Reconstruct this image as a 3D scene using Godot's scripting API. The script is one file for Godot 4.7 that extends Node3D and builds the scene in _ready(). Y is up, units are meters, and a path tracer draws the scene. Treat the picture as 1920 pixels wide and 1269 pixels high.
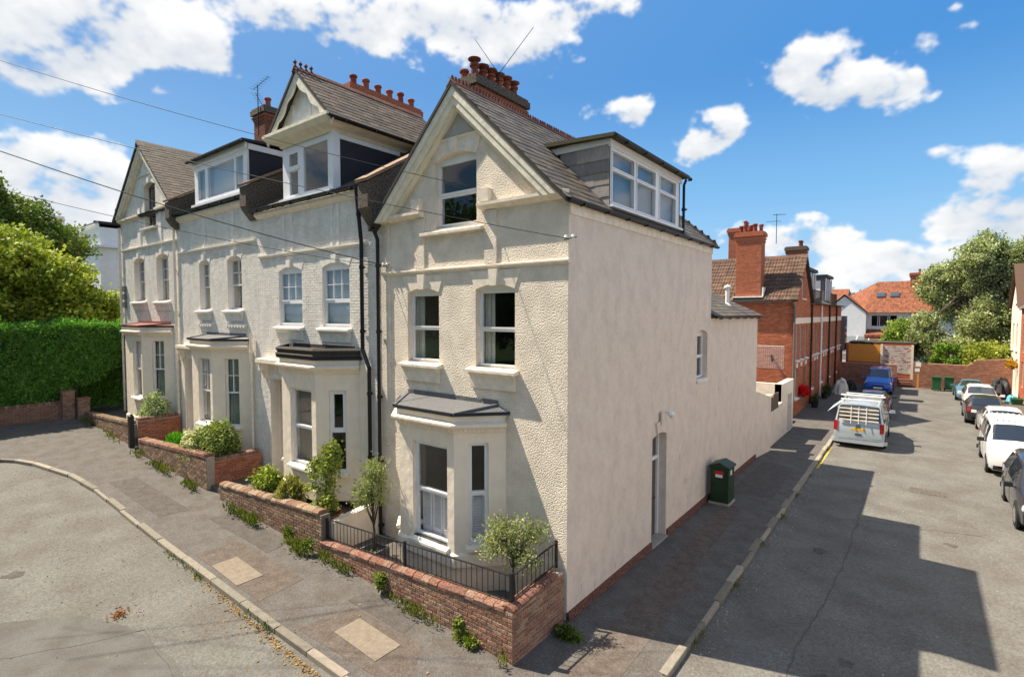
extends Node3D
# A corner terrace seen from a mast: front terrace along x (facades at z = 0), side street along -z.
var rng := RandomNumberGenerator.new()
var taken := {}
var M := {}
var T := {}

class MB:
	var v := PackedVector3Array()
	var n := PackedVector3Array()
	var c := PackedColorArray()
	var col := Color(1, 1, 1)
	func tri(a: Vector3, b: Vector3, d: Vector3) -> void:  # counter-clockwise seen from outside
		var m := (b - a).cross(d - a)
		if m.length_squared() < 1e-14:
			return
		m = m.normalized()
		v.append(a); v.append(d); v.append(b)
		for i in 3:
			n.append(m); c.append(col)
	func trin(a: Vector3, b: Vector3, d: Vector3, na: Vector3, nb: Vector3, nd: Vector3) -> void:
		v.append(a); v.append(d); v.append(b)
		n.append(na); n.append(nd); n.append(nb)
		for i in 3:
			c.append(col)
	func quad(a: Vector3, b: Vector3, d: Vector3, e: Vector3) -> void:
		tri(a, b, d); tri(a, d, e)
	func box(o: Vector3, s: Vector3, b := Basis.IDENTITY) -> void:
		var x := b.x * s.x * 0.5
		var y := b.y * s.y * 0.5
		var z := b.z * s.z * 0.5
		quad(o - x - y + z, o + x - y + z, o + x + y + z, o - x + y + z)
		quad(o + x - y - z, o - x - y - z, o - x + y - z, o + x + y - z)
		quad(o + x - y + z, o + x - y - z, o + x + y - z, o + x + y + z)
		quad(o - x - y - z, o - x - y + z, o - x + y + z, o - x + y - z)
		quad(o - x + y + z, o + x + y + z, o + x + y - z, o - x + y - z)
		quad(o - x - y - z, o + x - y - z, o + x - y + z, o - x - y + z)
	func bb(x0: float, x1: float, y0: float, y1: float, z0: float, z1: float) -> void:
		box(Vector3((x0 + x1) / 2, (y0 + y1) / 2, (z0 + z1) / 2), Vector3(x1 - x0, y1 - y0, z1 - z0))
	func beam(a: Vector3, b: Vector3, w: float, h: float, up := Vector3.UP) -> void:
		var x := (b - a).normalized()
		var z := x.cross(up).normalized()
		box((a + b) / 2, Vector3(a.distance_to(b), h, w), Basis(x, z.cross(x), z))
	func tube(a: Vector3, b: Vector3, r0: float, r1: float, seg := 8, caps := true) -> void:
		var d := (b - a).normalized()
		var x := d.cross(Vector3(0.31, 0.2, 0.93) if absf(d.y) > 0.9 else Vector3.UP).normalized()
		var y := d.cross(x)
		for i in seg:
			var p := TAU * i / seg
			var q := TAU * (i + 1) / seg
			var u := x * cos(p) + y * sin(p)
			var w := x * cos(q) + y * sin(q)
			trin(a + u * r0, a + w * r0, b + w * r1, u, w, w)
			trin(a + u * r0, b + w * r1, b + u * r1, u, w, u)
			if caps:
				tri(b, b + u * r1, b + w * r1)
				tri(a, a + w * r0, a + u * r0)
	func path(p: Array, r0: float, r1: float, seg := 6) -> void:
		for i in p.size() - 1:
			tube(p[i], p[i + 1], lerpf(r0, r1, float(i) / (p.size() - 1)), lerpf(r0, r1, float(i + 1) / (p.size() - 1)), seg, false)
	func lathe(o: Vector3, pr: Array, seg := 12, b := Basis.IDENTITY) -> void:  # pr: Vector2(radius, height), upwards along b.y
		for k in pr.size() - 1:
			var e: Vector2 = pr[k + 1] - pr[k]
			var nn := Vector2(e.y, -e.x).normalized()
			for i in seg:
				var p := TAU * i / seg
				var q := TAU * (i + 1) / seg
				var u := b.x * cos(p) - b.z * sin(p)
				var w := b.x * cos(q) - b.z * sin(q)
				var a0: Vector3 = o + u * pr[k].x + b.y * pr[k].y
				var a1: Vector3 = o + w * pr[k].x + b.y * pr[k].y
				var b0: Vector3 = o + u * pr[k + 1].x + b.y * pr[k + 1].y
				var b1: Vector3 = o + w * pr[k + 1].x + b.y * pr[k + 1].y
				var n0 := u * nn.x + b.y * nn.y
				var n1 := w * nn.x + b.y * nn.y
				if pr[k].x > 1e-5:
					trin(a0, a1, b1, n0, n1, n1)
				if pr[k + 1].x > 1e-5:
					trin(a0, b1, b0, n0, n1, n0)
	func poly(p: PackedVector2Array, t: Transform3D, z := 0.0, flip := false) -> void:
		if p.size() < 3:
			return
		if Geometry2D.is_polygon_clockwise(p):
			p = p.duplicate(); p.reverse()
		var ix := Geometry2D.triangulate_polygon(p)
		for i in range(0, ix.size(), 3):
			var a := t * Vector3(p[ix[i]].x, p[ix[i]].y, z)
			var b := t * Vector3(p[ix[i + 1]].x, p[ix[i + 1]].y, z)
			var d := t * Vector3(p[ix[i + 2]].x, p[ix[i + 2]].y, z)
			if ((p[ix[i + 1]] - p[ix[i]]).cross(p[ix[i + 2]] - p[ix[i]]) < 0) != flip:
				tri(a, d, b)
			else:
				tri(a, b, d)
	func rim(p: PackedVector2Array, t: Transform3D, z0: float, z1: float, inward := false) -> void:  # side faces of a polygon between z0 < z1
		var cw := Geometry2D.is_polygon_clockwise(p)
		for i in p.size():
			var a := p[i]
			var b := p[(i + 1) % p.size()]
			if cw != inward:
				var s := a
				a = b; b = s
			quad(t * Vector3(a.x, a.y, z0), t * Vector3(b.x, b.y, z0), t * Vector3(b.x, b.y, z1), t * Vector3(a.x, a.y, z1))
	func extrude(p: PackedVector2Array, t: Transform3D, z0: float, z1: float) -> void:
		poly(p, t, z1); poly(p, t, z0, true); rim(p, t, z0, z1)
	func wall(t: Transform3D, outline: PackedVector2Array, holes: Array, d: float, back := true) -> void:
		for piece in MB.pierced(outline, holes):
			poly(piece, t, 0.0)
			if back:
				poly(piece, t, -d, true)
		rim(outline, t, -d, 0.0)
		for h in holes:
			rim(h, t, -d, 0.0, true)
	static func pierced(outline: PackedVector2Array, holes: Array) -> Array:
		if holes.is_empty():
			return [outline]
		var lo := outline[0]
		var hi := outline[0]
		for q in outline:
			lo = lo.min(q); hi = hi.max(q)
		var xs := [lo.x - 1, hi.x + 1]
		for h in holes:
			var m := 0.0
			for q in h:
				m += q.x / h.size()
			xs.append(m)
		xs.sort()
		var out := []
		for i in xs.size() - 1:
			if xs[i + 1] - xs[i] < 1e-3:
				continue
			var strip := PackedVector2Array([Vector2(xs[i], lo.y - 1), Vector2(xs[i + 1], lo.y - 1), Vector2(xs[i + 1], hi.y + 1), Vector2(xs[i], hi.y + 1)])
			var bits := Geometry2D.intersect_polygons(outline, strip)
			for h in holes:
				var next := []
				for b in bits:
					next.append_array(Geometry2D.clip_polygons(b, h))
				bits.assign(next)
			out.append_array(bits)
		return out
	func sweep(pts: Array, pr: Array, y: float, caps := true) -> void:  # moulding: pts Vector2(x, z) walked with the outside on the right seen from above (x right, z down), pr Vector2(out, up) listed from the top down
		var rows := []
		for i in pts.size():
			var n0 := Vector2.ZERO
			var n1 := Vector2.ZERO
			if i > 0:
				var e: Vector2 = (pts[i] - pts[i - 1]).normalized()
				n0 = Vector2(-e.y, e.x)
			if i < pts.size() - 1:
				var e: Vector2 = (pts[i + 1] - pts[i]).normalized()
				n1 = Vector2(-e.y, e.x)
			var m := n1 if i == 0 else n0 if i == pts.size() - 1 else (n0 + n1) / (1.0 + n0.dot(n1))
			var row := []
			for q in pr:
				row.append(Vector3(pts[i].x + m.x * q.x, y + q.y, pts[i].y + m.y * q.x))
			rows.append(row)
		for i in pts.size() - 1:
			for k in pr.size() - 1:
				quad(rows[i][k], rows[i][k + 1], rows[i + 1][k + 1], rows[i + 1][k])
		if caps:
			for k in range(1, pr.size() - 1):
				tri(rows[0][0], rows[0][k + 1], rows[0][k])
				tri(rows[-1][0], rows[-1][k], rows[-1][k + 1])
	func mesh(smooth := 0.0) -> ArrayMesh:
		var me := ArrayMesh.new()
		if v.is_empty():
			return me
		if smooth > 0:
			var lim := cos(deg_to_rad(smooth))
			var at := {}
			for i in v.size():
				var k := Vector3i((v[i] * 2000.0).round())
				if not at.has(k):
					at[k] = []
				at[k].append(i)
			var s := n.duplicate()
			for k in at:
				for i in at[k]:
					var m := Vector3.ZERO
					for j in at[k]:
						if n[i].dot(n[j]) > lim:
							m += n[j]
					s[i] = m.normalized()
			n = s
		var a := []
		a.resize(Mesh.ARRAY_MAX)
		a[Mesh.ARRAY_VERTEX] = v
		a[Mesh.ARRAY_NORMAL] = n
		a[Mesh.ARRAY_COLOR] = c
		me.add_surface_from_arrays(Mesh.PRIMITIVE_TRIANGLES, a)
		return me

func V2(a: Array) -> PackedVector2Array:
	var p := PackedVector2Array()
	for i in range(0, a.size(), 2):
		p.append(Vector2(a[i], a[i + 1]))
	return p

func rect(x0: float, y0: float, x1: float, y1: float) -> PackedVector2Array:
	return V2([x0, y0, x1, y0, x1, y1, x0, y1])

func arched(x0: float, y0: float, x1: float, y1: float, rise: float) -> PackedVector2Array:
	var p := V2([x0, y0, x1, y0])
	for i in 9:
		var t := i / 8.0
		p.append(Vector2(lerpf(x1, x0, t), y1 + rise * (1 - pow(2 * t - 1, 2))))
	return p

# ---- nodes
func add(o: Node3D, called: String, parent: Node) -> void:
	var p: Node = parent if parent else self
	var k := str(p.get_instance_id()) + called
	var i: int = taken.get(k, 0)
	taken[k] = i + 1
	o.name = called if i == 0 else "%s_%03d" % [called, i]
	p.add_child(o, true)

func obj(called: String, mesh, mat: Material, parent: Node = null, smooth := 0.0) -> MeshInstance3D:
	var o := MeshInstance3D.new()
	o.mesh = mesh.mesh(smooth) if mesh is MB else mesh
	o.material_override = mat
	add(o, called, parent)
	return o

func tag(o: Node3D, label: String, category: String, group := "") -> Node3D:
	o.set_meta("label", label)
	o.set_meta("category", category)
	if group:
		o.set_meta("group", group)
	return o

func thing(called: String, label: String, category: String, at := Vector3.ZERO, group := "", turn := 0.0) -> Node3D:
	var o := Node3D.new()
	add(o, called, null)
	o.position = at
	o.rotation.y = turn
	tag(o, label, category, group)
	return o

func structure(called: String, mesh, mat: Material, smooth := 0.0) -> MeshInstance3D:
	var o := obj(called, mesh, mat, null, smooth)
	o.set_meta("kind", "structure")
	return o

func stuff(o: Node) -> Node:
	o.set_meta("kind", "stuff")
	return o

func piece(parent: Node, called: String, mesh: Mesh, mat: Material, x: Transform3D) -> void:
	var o := MeshInstance3D.new()
	o.mesh = mesh
	o.material_override = mat
	o.transform = x
	add(o, called, parent)

func many(parent: Node, called: String, mesh: Mesh, mat: Material, xs: Array, cols: Array = []) -> MultiMeshInstance3D:
	var mm := MultiMesh.new()
	mm.transform_format = MultiMesh.TRANSFORM_3D
	mm.use_colors = not cols.is_empty()
	mm.mesh = mesh
	mm.instance_count = xs.size()
	for i in xs.size():
		mm.set_instance_transform(i, xs[i])
		if cols:
			mm.set_instance_color(i, cols[i])
	var o := MultiMeshInstance3D.new()
	o.multimesh = mm
	o.material_override = mat
	add(o, called, parent)
	return o

# ---- textures and materials
func noise_tex(called: String, kind: int, freq: float, oct: int, lo: float, hi: float, size := 512, cut := 0.0, inv := false) -> void:
	var f := FastNoiseLite.new()
	f.seed = called.hash() % 1000
	f.noise_type = kind
	f.frequency = freq
	f.fractal_type = FastNoiseLite.FRACTAL_FBM if oct > 1 else FastNoiseLite.FRACTAL_NONE
	f.fractal_octaves = oct
	f.cellular_jitter = 1.0
	var t := NoiseTexture2D.new()
	t.width = size; t.height = size
	t.seamless = true
	t.seamless_blend_skirt = 0.15
	t.noise = f
	var g := Gradient.new()
	var a := Color(lo, lo, lo)
	var b := Color(hi, hi, hi)
	if lo > 0.01:  # colour textures are given as linear factors
		a = a.linear_to_srgb(); b = b.linear_to_srgb()
	g.set_color(0, b if inv else a); g.set_color(1, a if inv else b)
	g.set_offset(0, cut); g.set_offset(1, 1.0 - cut)
	t.color_ramp = g
	T[called] = t

func ramp_tex(called: String, kind: int, freq: float, oct: int, stops: Array, size := 512) -> void:
	noise_tex(called, kind, freq, oct, 0, 1, size)
	var g := Gradient.new()
	g.offsets = PackedFloat32Array(stops.map(func(s): return s[0]))
	g.colors = PackedColorArray(stops.map(func(s): return s[1]))
	T[called].color_ramp = g

func mt(called: String, lin: Color, rough: float, o := {}) -> StandardMaterial3D:
	var m := StandardMaterial3D.new()
	m.resource_name = called
	m.albedo_color = lin.linear_to_srgb()
	m.roughness = rough
	m.metallic_specular = o.get("spec", 0.4)
	m.metallic = o.get("metal", 0.0)
	m.uv1_triplanar = true
	m.uv1_world_triplanar = true
	m.uv1_scale = Vector3.ONE * o.get("s", 1.0)
	if o.has("stretch"):
		m.uv1_scale = o.stretch
	if o.has("tex"):
		m.albedo_texture = T[o.tex]
	if o.has("det"):
		m.detail_enabled = true
		m.detail_blend_mode = BaseMaterial3D.BLEND_MODE_MUL
		m.detail_uv_layer = BaseMaterial3D.DETAIL_UV_2
		m.uv2_triplanar = true
		m.uv2_world_triplanar = true
		m.uv2_scale = o.get("dstretch", Vector3.ONE * o.get("ds", 0.1))
		m.detail_albedo = T[o.det]
	if o.has("bump"):
		m.heightmap_enabled = true
		m.heightmap_texture = T[o.bump]
		m.heightmap_scale = o.bs
	if o.has("coat"):
		m.clearcoat_enabled = true
		m.clearcoat = o.coat
		m.clearcoat_roughness = 0.04
	if o.get("vc", false):
		m.vertex_color_use_as_albedo = true
	if o.has("back"):
		m.backlight_enabled = true
		m.backlight = o.back
	if o.has("alpha"):
		m.transparency = BaseMaterial3D.TRANSPARENCY_ALPHA
		m.albedo_color.a = o.alpha
	m.cull_mode = BaseMaterial3D.CULL_DISABLED
	M[called] = m
	return m

func materials() -> void:
	var SX := FastNoiseLite.TYPE_SIMPLEX_SMOOTH
	var CE := FastNoiseLite.TYPE_CELLULAR
	var VA := FastNoiseLite.TYPE_VALUE
	noise_tex("grain", SX, 0.09, 4, 0.80, 1.0)
	noise_tex("soft", SX, 0.012, 5, 0.88, 1.0)
	noise_tex("stain", SX, 0.016, 6, 0.80, 1.0, 512, 0.12)
	noise_tex("speck", VA, 0.36, 3, 0.45, 1.0)
	noise_tex("dab", CE, 0.085, 2, 0.80, 1.0, 512, 0.0, true)
	T.dab.noise.seed = "lumps".hash() % 1000
	noise_tex("lumps", CE, 0.085, 2, 0.0, 1.0, 512, 0.0, true)
	noise_tex("streak", SX, 0.013, 6, 0.9, 1.0, 1024, 0.1)
	noise_tex("fine", SX, 0.16, 3, 0.0, 1.0)
	noise_tex("undul", SX, 0.02, 3, 0.0, 1.0)
	noise_tex("blot", SX, 0.008, 6, 0.65, 1.0, 1024, 0.22)
	ramp_tex("lichen", SX, 0.03, 5, [[0.0, Color(0.55, 0.5, 0.46)], [0.48, Color(0.9, 0.88, 0.86)], [0.62, Color(0.95, 0.9, 0.8)], [0.78, Color(1, 0.98, 0.85)]])
	ramp_tex("warmcool", SX, 0.01, 5, [[0.2, Color(0.90, 0.87, 0.85)], [0.5, Color(0.95, 0.94, 0.93)], [0.8, Color(1, 0.995, 0.985)]], 1024)
	ramp_tex("brickwear", SX, 0.03, 5, [[0.2, Color(0.55, 0.5, 0.5)], [0.5, Color(0.88, 0.86, 0.85)], [0.72, Color(1, 1, 1)], [0.85, Color(1, 1, 0.95)]])
	ramp_tex("mottle", SX, 0.012, 6, [[0.2, Color(0.945, 0.94, 0.935)], [0.45, Color(0.975, 0.96, 0.955)], [0.6, Color(0.98, 0.98, 0.965)], [0.8, Color(1, 0.985, 0.98)]], 1024)
	# renders and paint
	mt("roughcast", Color(0.96, 0.84, 0.70), 0.9, {"tex": "dab", "s": 0.8, "bump": "lumps", "bs": 1.7, "det": "stain", "ds": 0.21})
	mt("roughgrey", Color(0.60, 0.57, 0.52), 0.9, {"tex": "grain", "s": 1.2, "bump": "lumps", "bs": 2.2})
	mt("siderender", Color(0.83, 0.72, 0.625), 0.9, {"tex": "soft", "s": 1.0, "bump": "fine", "bs": 0.6, "det": "mottle", "dstretch": Vector3(0.16, 0.10, 0.16)})
	mt("smooth", Color(0.93, 0.81, 0.665), 0.75, {"tex": "soft", "s": 0.35, "bump": "undul", "bs": 0.6, "det": "streak", "dstretch": Vector3(0.5, 0.14, 0.5)})
	mt("trim", Color(0.93, 0.82, 0.68), 0.7, {"tex": "soft", "s": 0.6, "bump": "fine", "bs": 0.2, "det": "stain", "ds": 0.5})
	mt("trimgrey", Color(0.93, 0.875, 0.80), 0.7, {"tex": "soft", "s": 0.6, "bump": "fine", "bs": 0.2, "det": "stain", "ds": 0.5})
	mt("barge", Color(0.90, 0.82, 0.66), 0.6, {"tex": "soft", "s": 0.5, "bump": "undul", "bs": 0.3, "det": "stain", "ds": 0.35})
	mt("paintbrick", Color(0.95, 0.90, 0.84), 0.7, {"vc": true, "tex": "soft", "s": 0.5, "bump": "fine", "bs": 0.1, "det": "stain", "dstretch": Vector3(0.25, 0.1, 0.25)})
	mt("paintmortar", Color(0.84, 0.77, 0.69), 0.85, {"tex": "soft", "s": 0.5})
	mt("white", Color(0.84, 0.84, 0.85), 0.28, {"tex": "soft", "s": 0.3})
	mt("whitewood", Color(0.80, 0.79, 0.75), 0.5, {"tex": "stain", "s": 0.6})
	mt("black", Color(0.012, 0.013, 0.016), 0.4, {"tex": "soft", "s": 1.0})
	mt("darkclad", Color(0.022, 0.025, 0.034), 0.6, {"tex": "stain", "s": 0.5, "bump": "fine", "bs": 0.15})
	mt("lead", Color(0.15, 0.15, 0.155), 0.55, {"tex": "stain", "s": 0.8, "bump": "undul", "bs": 0.8})
	mt("felt", Color(0.075, 0.072, 0.07), 0.85, {"tex": "lichen", "s": 0.9, "bump": "fine", "bs": 1.2})
	mt("mossy", Color(0.12, 0.12, 0.085), 0.95, {"tex": "lichen", "s": 1.3, "bump": "fine", "bs": 2.5})
	mt("redfelt", Color(0.28, 0.11, 0.09), 0.8, {"tex": "stain", "s": 0.8, "bump": "fine", "bs": 0.8})
	mt("metal", Color(0.35, 0.35, 0.36), 0.35, {"metal": 0.8})
	mt("iron", Color(0.015, 0.016, 0.018), 0.45)
	mt("zinc", Color(0.75, 0.76, 0.77), 0.4)
	mt("concrete", Color(0.42, 0.38, 0.32), 0.9, {"tex": "grain", "s": 0.9, "bump": "fine", "bs": 0.4, "det": "stain", "ds": 0.4})
	mt("oldstone", Color(0.17, 0.145, 0.12), 0.95, {"tex": "brickwear", "s": 1.1, "bump": "lumps", "bs": 1.5})
	mt("glass", Color(0.01, 0.012, 0.012), 0.02, {"alpha": 0.1, "spec": 0.75})
	mt("sideglass", Color(0.10, 0.12, 0.14), 0.04, {"alpha": 0.55, "spec": 0.7})
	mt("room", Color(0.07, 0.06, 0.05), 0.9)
	mt("tar", Color(0.125, 0.118, 0.108), 0.8, {"tex": "speck", "s": 0.4})
	mt("yellowline", Color(0.55, 0.42, 0.08), 0.8, {"tex": "grain", "s": 1.5})
	mt("pinktile", Color(0.40, 0.29, 0.235), 0.85, {"tex": "lichen", "s": 1.3, "bump": "fine", "bs": 0.6})
	mt("curtain", Color(0.60, 0.60, 0.53), 0.9, {"tex": "soft", "s": 0.8, "back": Color(0.25, 0.25, 0.22)})
	mt("darkcurtain", Color(0.30, 0.27, 0.22), 0.9, {"tex": "soft", "s": 0.8})
	mt("greencurtain", Color(0.34, 0.40, 0.34), 0.9, {"tex": "soft", "s": 0.8})
	mt("frosted", Color(0.42, 0.52, 0.60), 0.5, {"tex": "soft", "s": 0.4})
	mt("blueblind", Color(0.10, 0.19, 0.30), 0.5, {"tex": "soft", "s": 0.4})
	mt("shutter", Color(0.82, 0.82, 0.82), 0.4)
	mt("navydoor", Color(0.018, 0.035, 0.065), 0.3)
	mt("wooddark", Color(0.12, 0.085, 0.065), 0.8, {"tex": "stain", "stretch": Vector3(3, 0.3, 3)})
	mt("woodorange", Color(0.72, 0.32, 0.06), 0.6, {"tex": "stain", "stretch": Vector3(3, 0.3, 3)})
	# slates, tiles and bricks come in a few tones each
	for i in 6:
		var k: float = [0.75, 0.9, 1.0, 1.1, 1.25, 0.84][i]
		var w: float = [0.0, 0.008, -0.004, 0.012, 0.004, -0.008][i]
		mt("slate%d" % i, Color(0.185 * k + w, 0.165 * k, 0.15 * k - w), 0.62, {"tex": "lichen", "s": 1.7, "bump": "fine", "bs": 0.4})
		mt("cheek%d" % i, Color(0.33 * k + w, 0.295 * k, 0.275 * k - w), 0.6, {"tex": "stain", "stretch": Vector3(1.6, 0.5, 1.6), "bump": "fine", "bs": 0.25})
		mt("oldslate%d" % i, Color(0.19 * k + w, 0.16 * k, 0.135 * k), 0.7, {"tex": "lichen", "s": 2.2, "bump": "fine", "bs": 0.6})
		mt("ridge%d" % i, Color(0.20 * k, 0.062 * k + w, 0.042 * k), 0.8, {"tex": "brickwear", "s": 1.5, "bump": "fine", "bs": 0.5})
		mt("tile%d" % i, Color(0.15 * k + w, 0.092 * k, 0.07 * k), 0.75, {"tex": "lichen", "s": 1.2, "bump": "fine", "bs": 0.5})
		mt("gardenbrick%d" % i, [Color(0.40, 0.215, 0.145), Color(0.32, 0.165, 0.115), Color(0.45, 0.28, 0.19), Color(0.36, 0.20, 0.14), Color(0.44, 0.31, 0.215), Color(0.29, 0.175, 0.13)][i] * 1.15, 0.9, {"tex": "brickwear", "s": 1.6, "bump": "fine", "bs": 0.6, "det": "stain", "ds": 0.4})
		mt("coping%d" % i, [Color(0.42, 0.21, 0.145), Color(0.36, 0.17, 0.12), Color(0.46, 0.26, 0.185), Color(0.38, 0.19, 0.135), Color(0.45, 0.29, 0.21), Color(0.32, 0.17, 0.125)][i] * 0.82, 0.85, {"tex": "brickwear", "s": 1.3, "bump": "fine", "bs": 0.5, "det": "stain", "ds": 0.5})
		mt("oldbrick%d" % i, [Color(0.36, 0.235, 0.18), Color(0.28, 0.18, 0.145), Color(0.45, 0.34, 0.26), Color(0.33, 0.21, 0.165), Color(0.42, 0.34, 0.27), Color(0.25, 0.18, 0.15)][i], 0.95, {"tex": "lichen", "s": 1.8, "bump": "lumps", "bs": 1.0, "det": "stain", "ds": 0.5})
		mt("redbrick%d" % i, [Color(0.58, 0.19, 0.095), Color(0.49, 0.155, 0.08), Color(0.64, 0.23, 0.12), Color(0.53, 0.17, 0.09), Color(0.60, 0.25, 0.15), Color(0.42, 0.14, 0.08)][i], 0.9, {"tex": "brickwear", "s": 1.4, "bump": "fine", "bs": 0.5})
		mt("stackbrick%d" % i, [Color(0.30, 0.11, 0.07), Color(0.23, 0.09, 0.06), Color(0.37, 0.15, 0.095), Color(0.27, 0.10, 0.07), Color(0.33, 0.17, 0.12), Color(0.18, 0.085, 0.065)][i], 0.95, {"tex": "lichen", "s": 1.5, "bump": "fine", "bs": 0.8})
		mt("kerb%d" % i, Color(0.34 * k + w, 0.30 * k, 0.24 * k), 0.9, {"tex": "grain", "s": 1.6, "bump": "fine", "bs": 0.5, "det": "stain", "ds": 0.7})
		mt("pot%d" % i, Color(0.34 * k, 0.095 * k + w, 0.055 * k), 0.8, {"tex": "brickwear", "s": 2.0})
	mt("brickmix", Color(1, 1, 1), 0.9, {"vc": true, "tex": "brickwear", "s": 1.4, "bump": "fine", "bs": 0.5})
	mt("mortar", Color(0.42, 0.35, 0.275), 0.95, {"tex": "stain", "s": 1.0, "bump": "fine", "bs": 0.5})
	mt("redmortar", Color(0.50, 0.29, 0.20), 0.95, {"tex": "stain", "s": 0.6})
	mt("darkmortar", Color(0.22, 0.18, 0.145), 0.95, {"tex": "stain", "s": 1.0})
	mt("grit", Color(1, 1, 1), 0.9, {"vc": true})
	mt("slatemix", Color(1, 1, 1), 0.65, {"vc": true, "tex": "lichen", "s": 1.7, "bump": "fine", "bs": 0.4})
	mt("underslate", Color(0.05, 0.045, 0.042), 0.9)
	mt("plinthbrick", Color(0.24, 0.115, 0.085), 0.95, {"tex": "brickwear", "s": 1.0, "bump": "lumps", "bs": 0.8, "det": "stain", "ds": 0.4})
	# ground
	mt("road", Color(0.224, 0.218, 0.200), 0.93, {"tex": "speck", "s": 0.2, "bump": "fine", "bs": 0.9, "det": "warmcool", "ds": 0.06})
	mt("pave", Color(0.182, 0.170, 0.157), 0.93, {"tex": "speck", "s": 0.25, "bump": "fine", "bs": 0.8, "det": "warmcool", "ds": 0.16})
	mt("patchred", Color(0.185, 0.154, 0.132), 0.95, {"tex": "speck", "s": 0.22, "bump": "fine", "bs": 0.8, "det": "warmcool", "ds": 0.3})
	mt("patchdark", Color(0.15, 0.137, 0.126), 0.95, {"tex": "speck", "s": 0.25, "bump": "fine", "bs": 0.8, "det": "warmcool", "ds": 0.3})
	mt("slab", Color(0.36, 0.295, 0.225), 0.9, {"tex": "speck", "s": 0.9, "bump": "fine", "bs": 0.4, "det": "stain", "ds": 0.7})
	mt("yard", Color(0.20, 0.18, 0.15), 0.95, {"tex": "speck", "s": 0.25, "bump": "fine", "bs": 0.8, "det": "warmcool", "ds": 0.4})
	mt("earth", Color(0.09, 0.10, 0.05), 1.0, {"tex": "blot", "s": 0.05, "bump": "fine", "bs": 3.0})
	mt("grass", Color(0.06, 0.13, 0.025), 1.0, {"tex": "grain", "s": 0.4, "bump": "fine", "bs": 3.0})
	mt("rust", Color(0.22, 0.07, 0.02), 0.9, {"tex": "grain", "s": 3.0})
	mt("leafmat", Color(1, 1, 1), 0.55, {"vc": true, "spec": 0.3, "back": Color(0.75, 0.8, 0.4)})
	mt("bark", Color(0.10, 0.08, 0.06), 0.95, {"tex": "stain", "s": 2.0, "bump": "fine", "bs": 1.5})
	mt("terracotta", Color(0.33, 0.14, 0.08), 0.85, {"tex": "brickwear", "s": 2.0})
	mt("cable", Color(0.02, 0.02, 0.022), 0.6)
	mt("plasticgreen", Color(0.03, 0.15, 0.06), 0.5, {"tex": "soft", "s": 0.8})
	mt("cabinet", Color(0.022, 0.05, 0.022), 0.42, {"tex": "stain", "s": 1.4, "bump": "fine", "bs": 0.1})
	mt("red", Color(0.55, 0.02, 0.02), 0.4)
	mt("tyre", Color(0.018, 0.018, 0.018), 0.85)
	mt("alloy", Color(0.45, 0.46, 0.48), 0.3, {"metal": 0.7})
	mt("plateyellow", Color(0.75, 0.42, 0.04), 0.4)
	mt("platewhite", Color(0.8, 0.8, 0.78), 0.4)
	mt("tail", Color(0.30, 0.012, 0.015), 0.15, {"coat": 1.0})
	mt("lamp", Color(0.72, 0.75, 0.78), 0.1, {"coat": 1.0, "metal": 0.3})
	mt("blackplastic", Color(0.022, 0.022, 0.024), 0.6)

# ---- laid pieces
func tones(base: String) -> Array:
	var out := []
	for i in 6:
		out.append(M[base + str(i)])
	return out

func brick_mesh(w: float, h: float, d: float, cut: float) -> ArrayMesh:  # front face at z = d, chamfered, centred in x and y
	var b := MB.new()
	var x := w / 2
	var y := h / 2
	var o := [Vector3(-x, -y, d - cut), Vector3(x, -y, d - cut), Vector3(x, y, d - cut), Vector3(-x, y, d - cut)]
	var k := []
	var f := []
	for q in o:
		k.append(Vector3(q.x, q.y, 0))
		f.append(Vector3(q.x - signf(q.x) * cut * rng.randf_range(0.7, 1.6), q.y - signf(q.y) * cut * rng.randf_range(0.7, 1.6), d * rng.randf_range(0.92, 1.0)))
	b.quad(f[0], f[1], f[2], f[3])
	for i in 4:
		var j := (i + 1) % 4
		b.quad(o[i], o[j], f[j], f[i])
		b.quad(k[i], k[j], o[j], o[i])
	return b.mesh()

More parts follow.
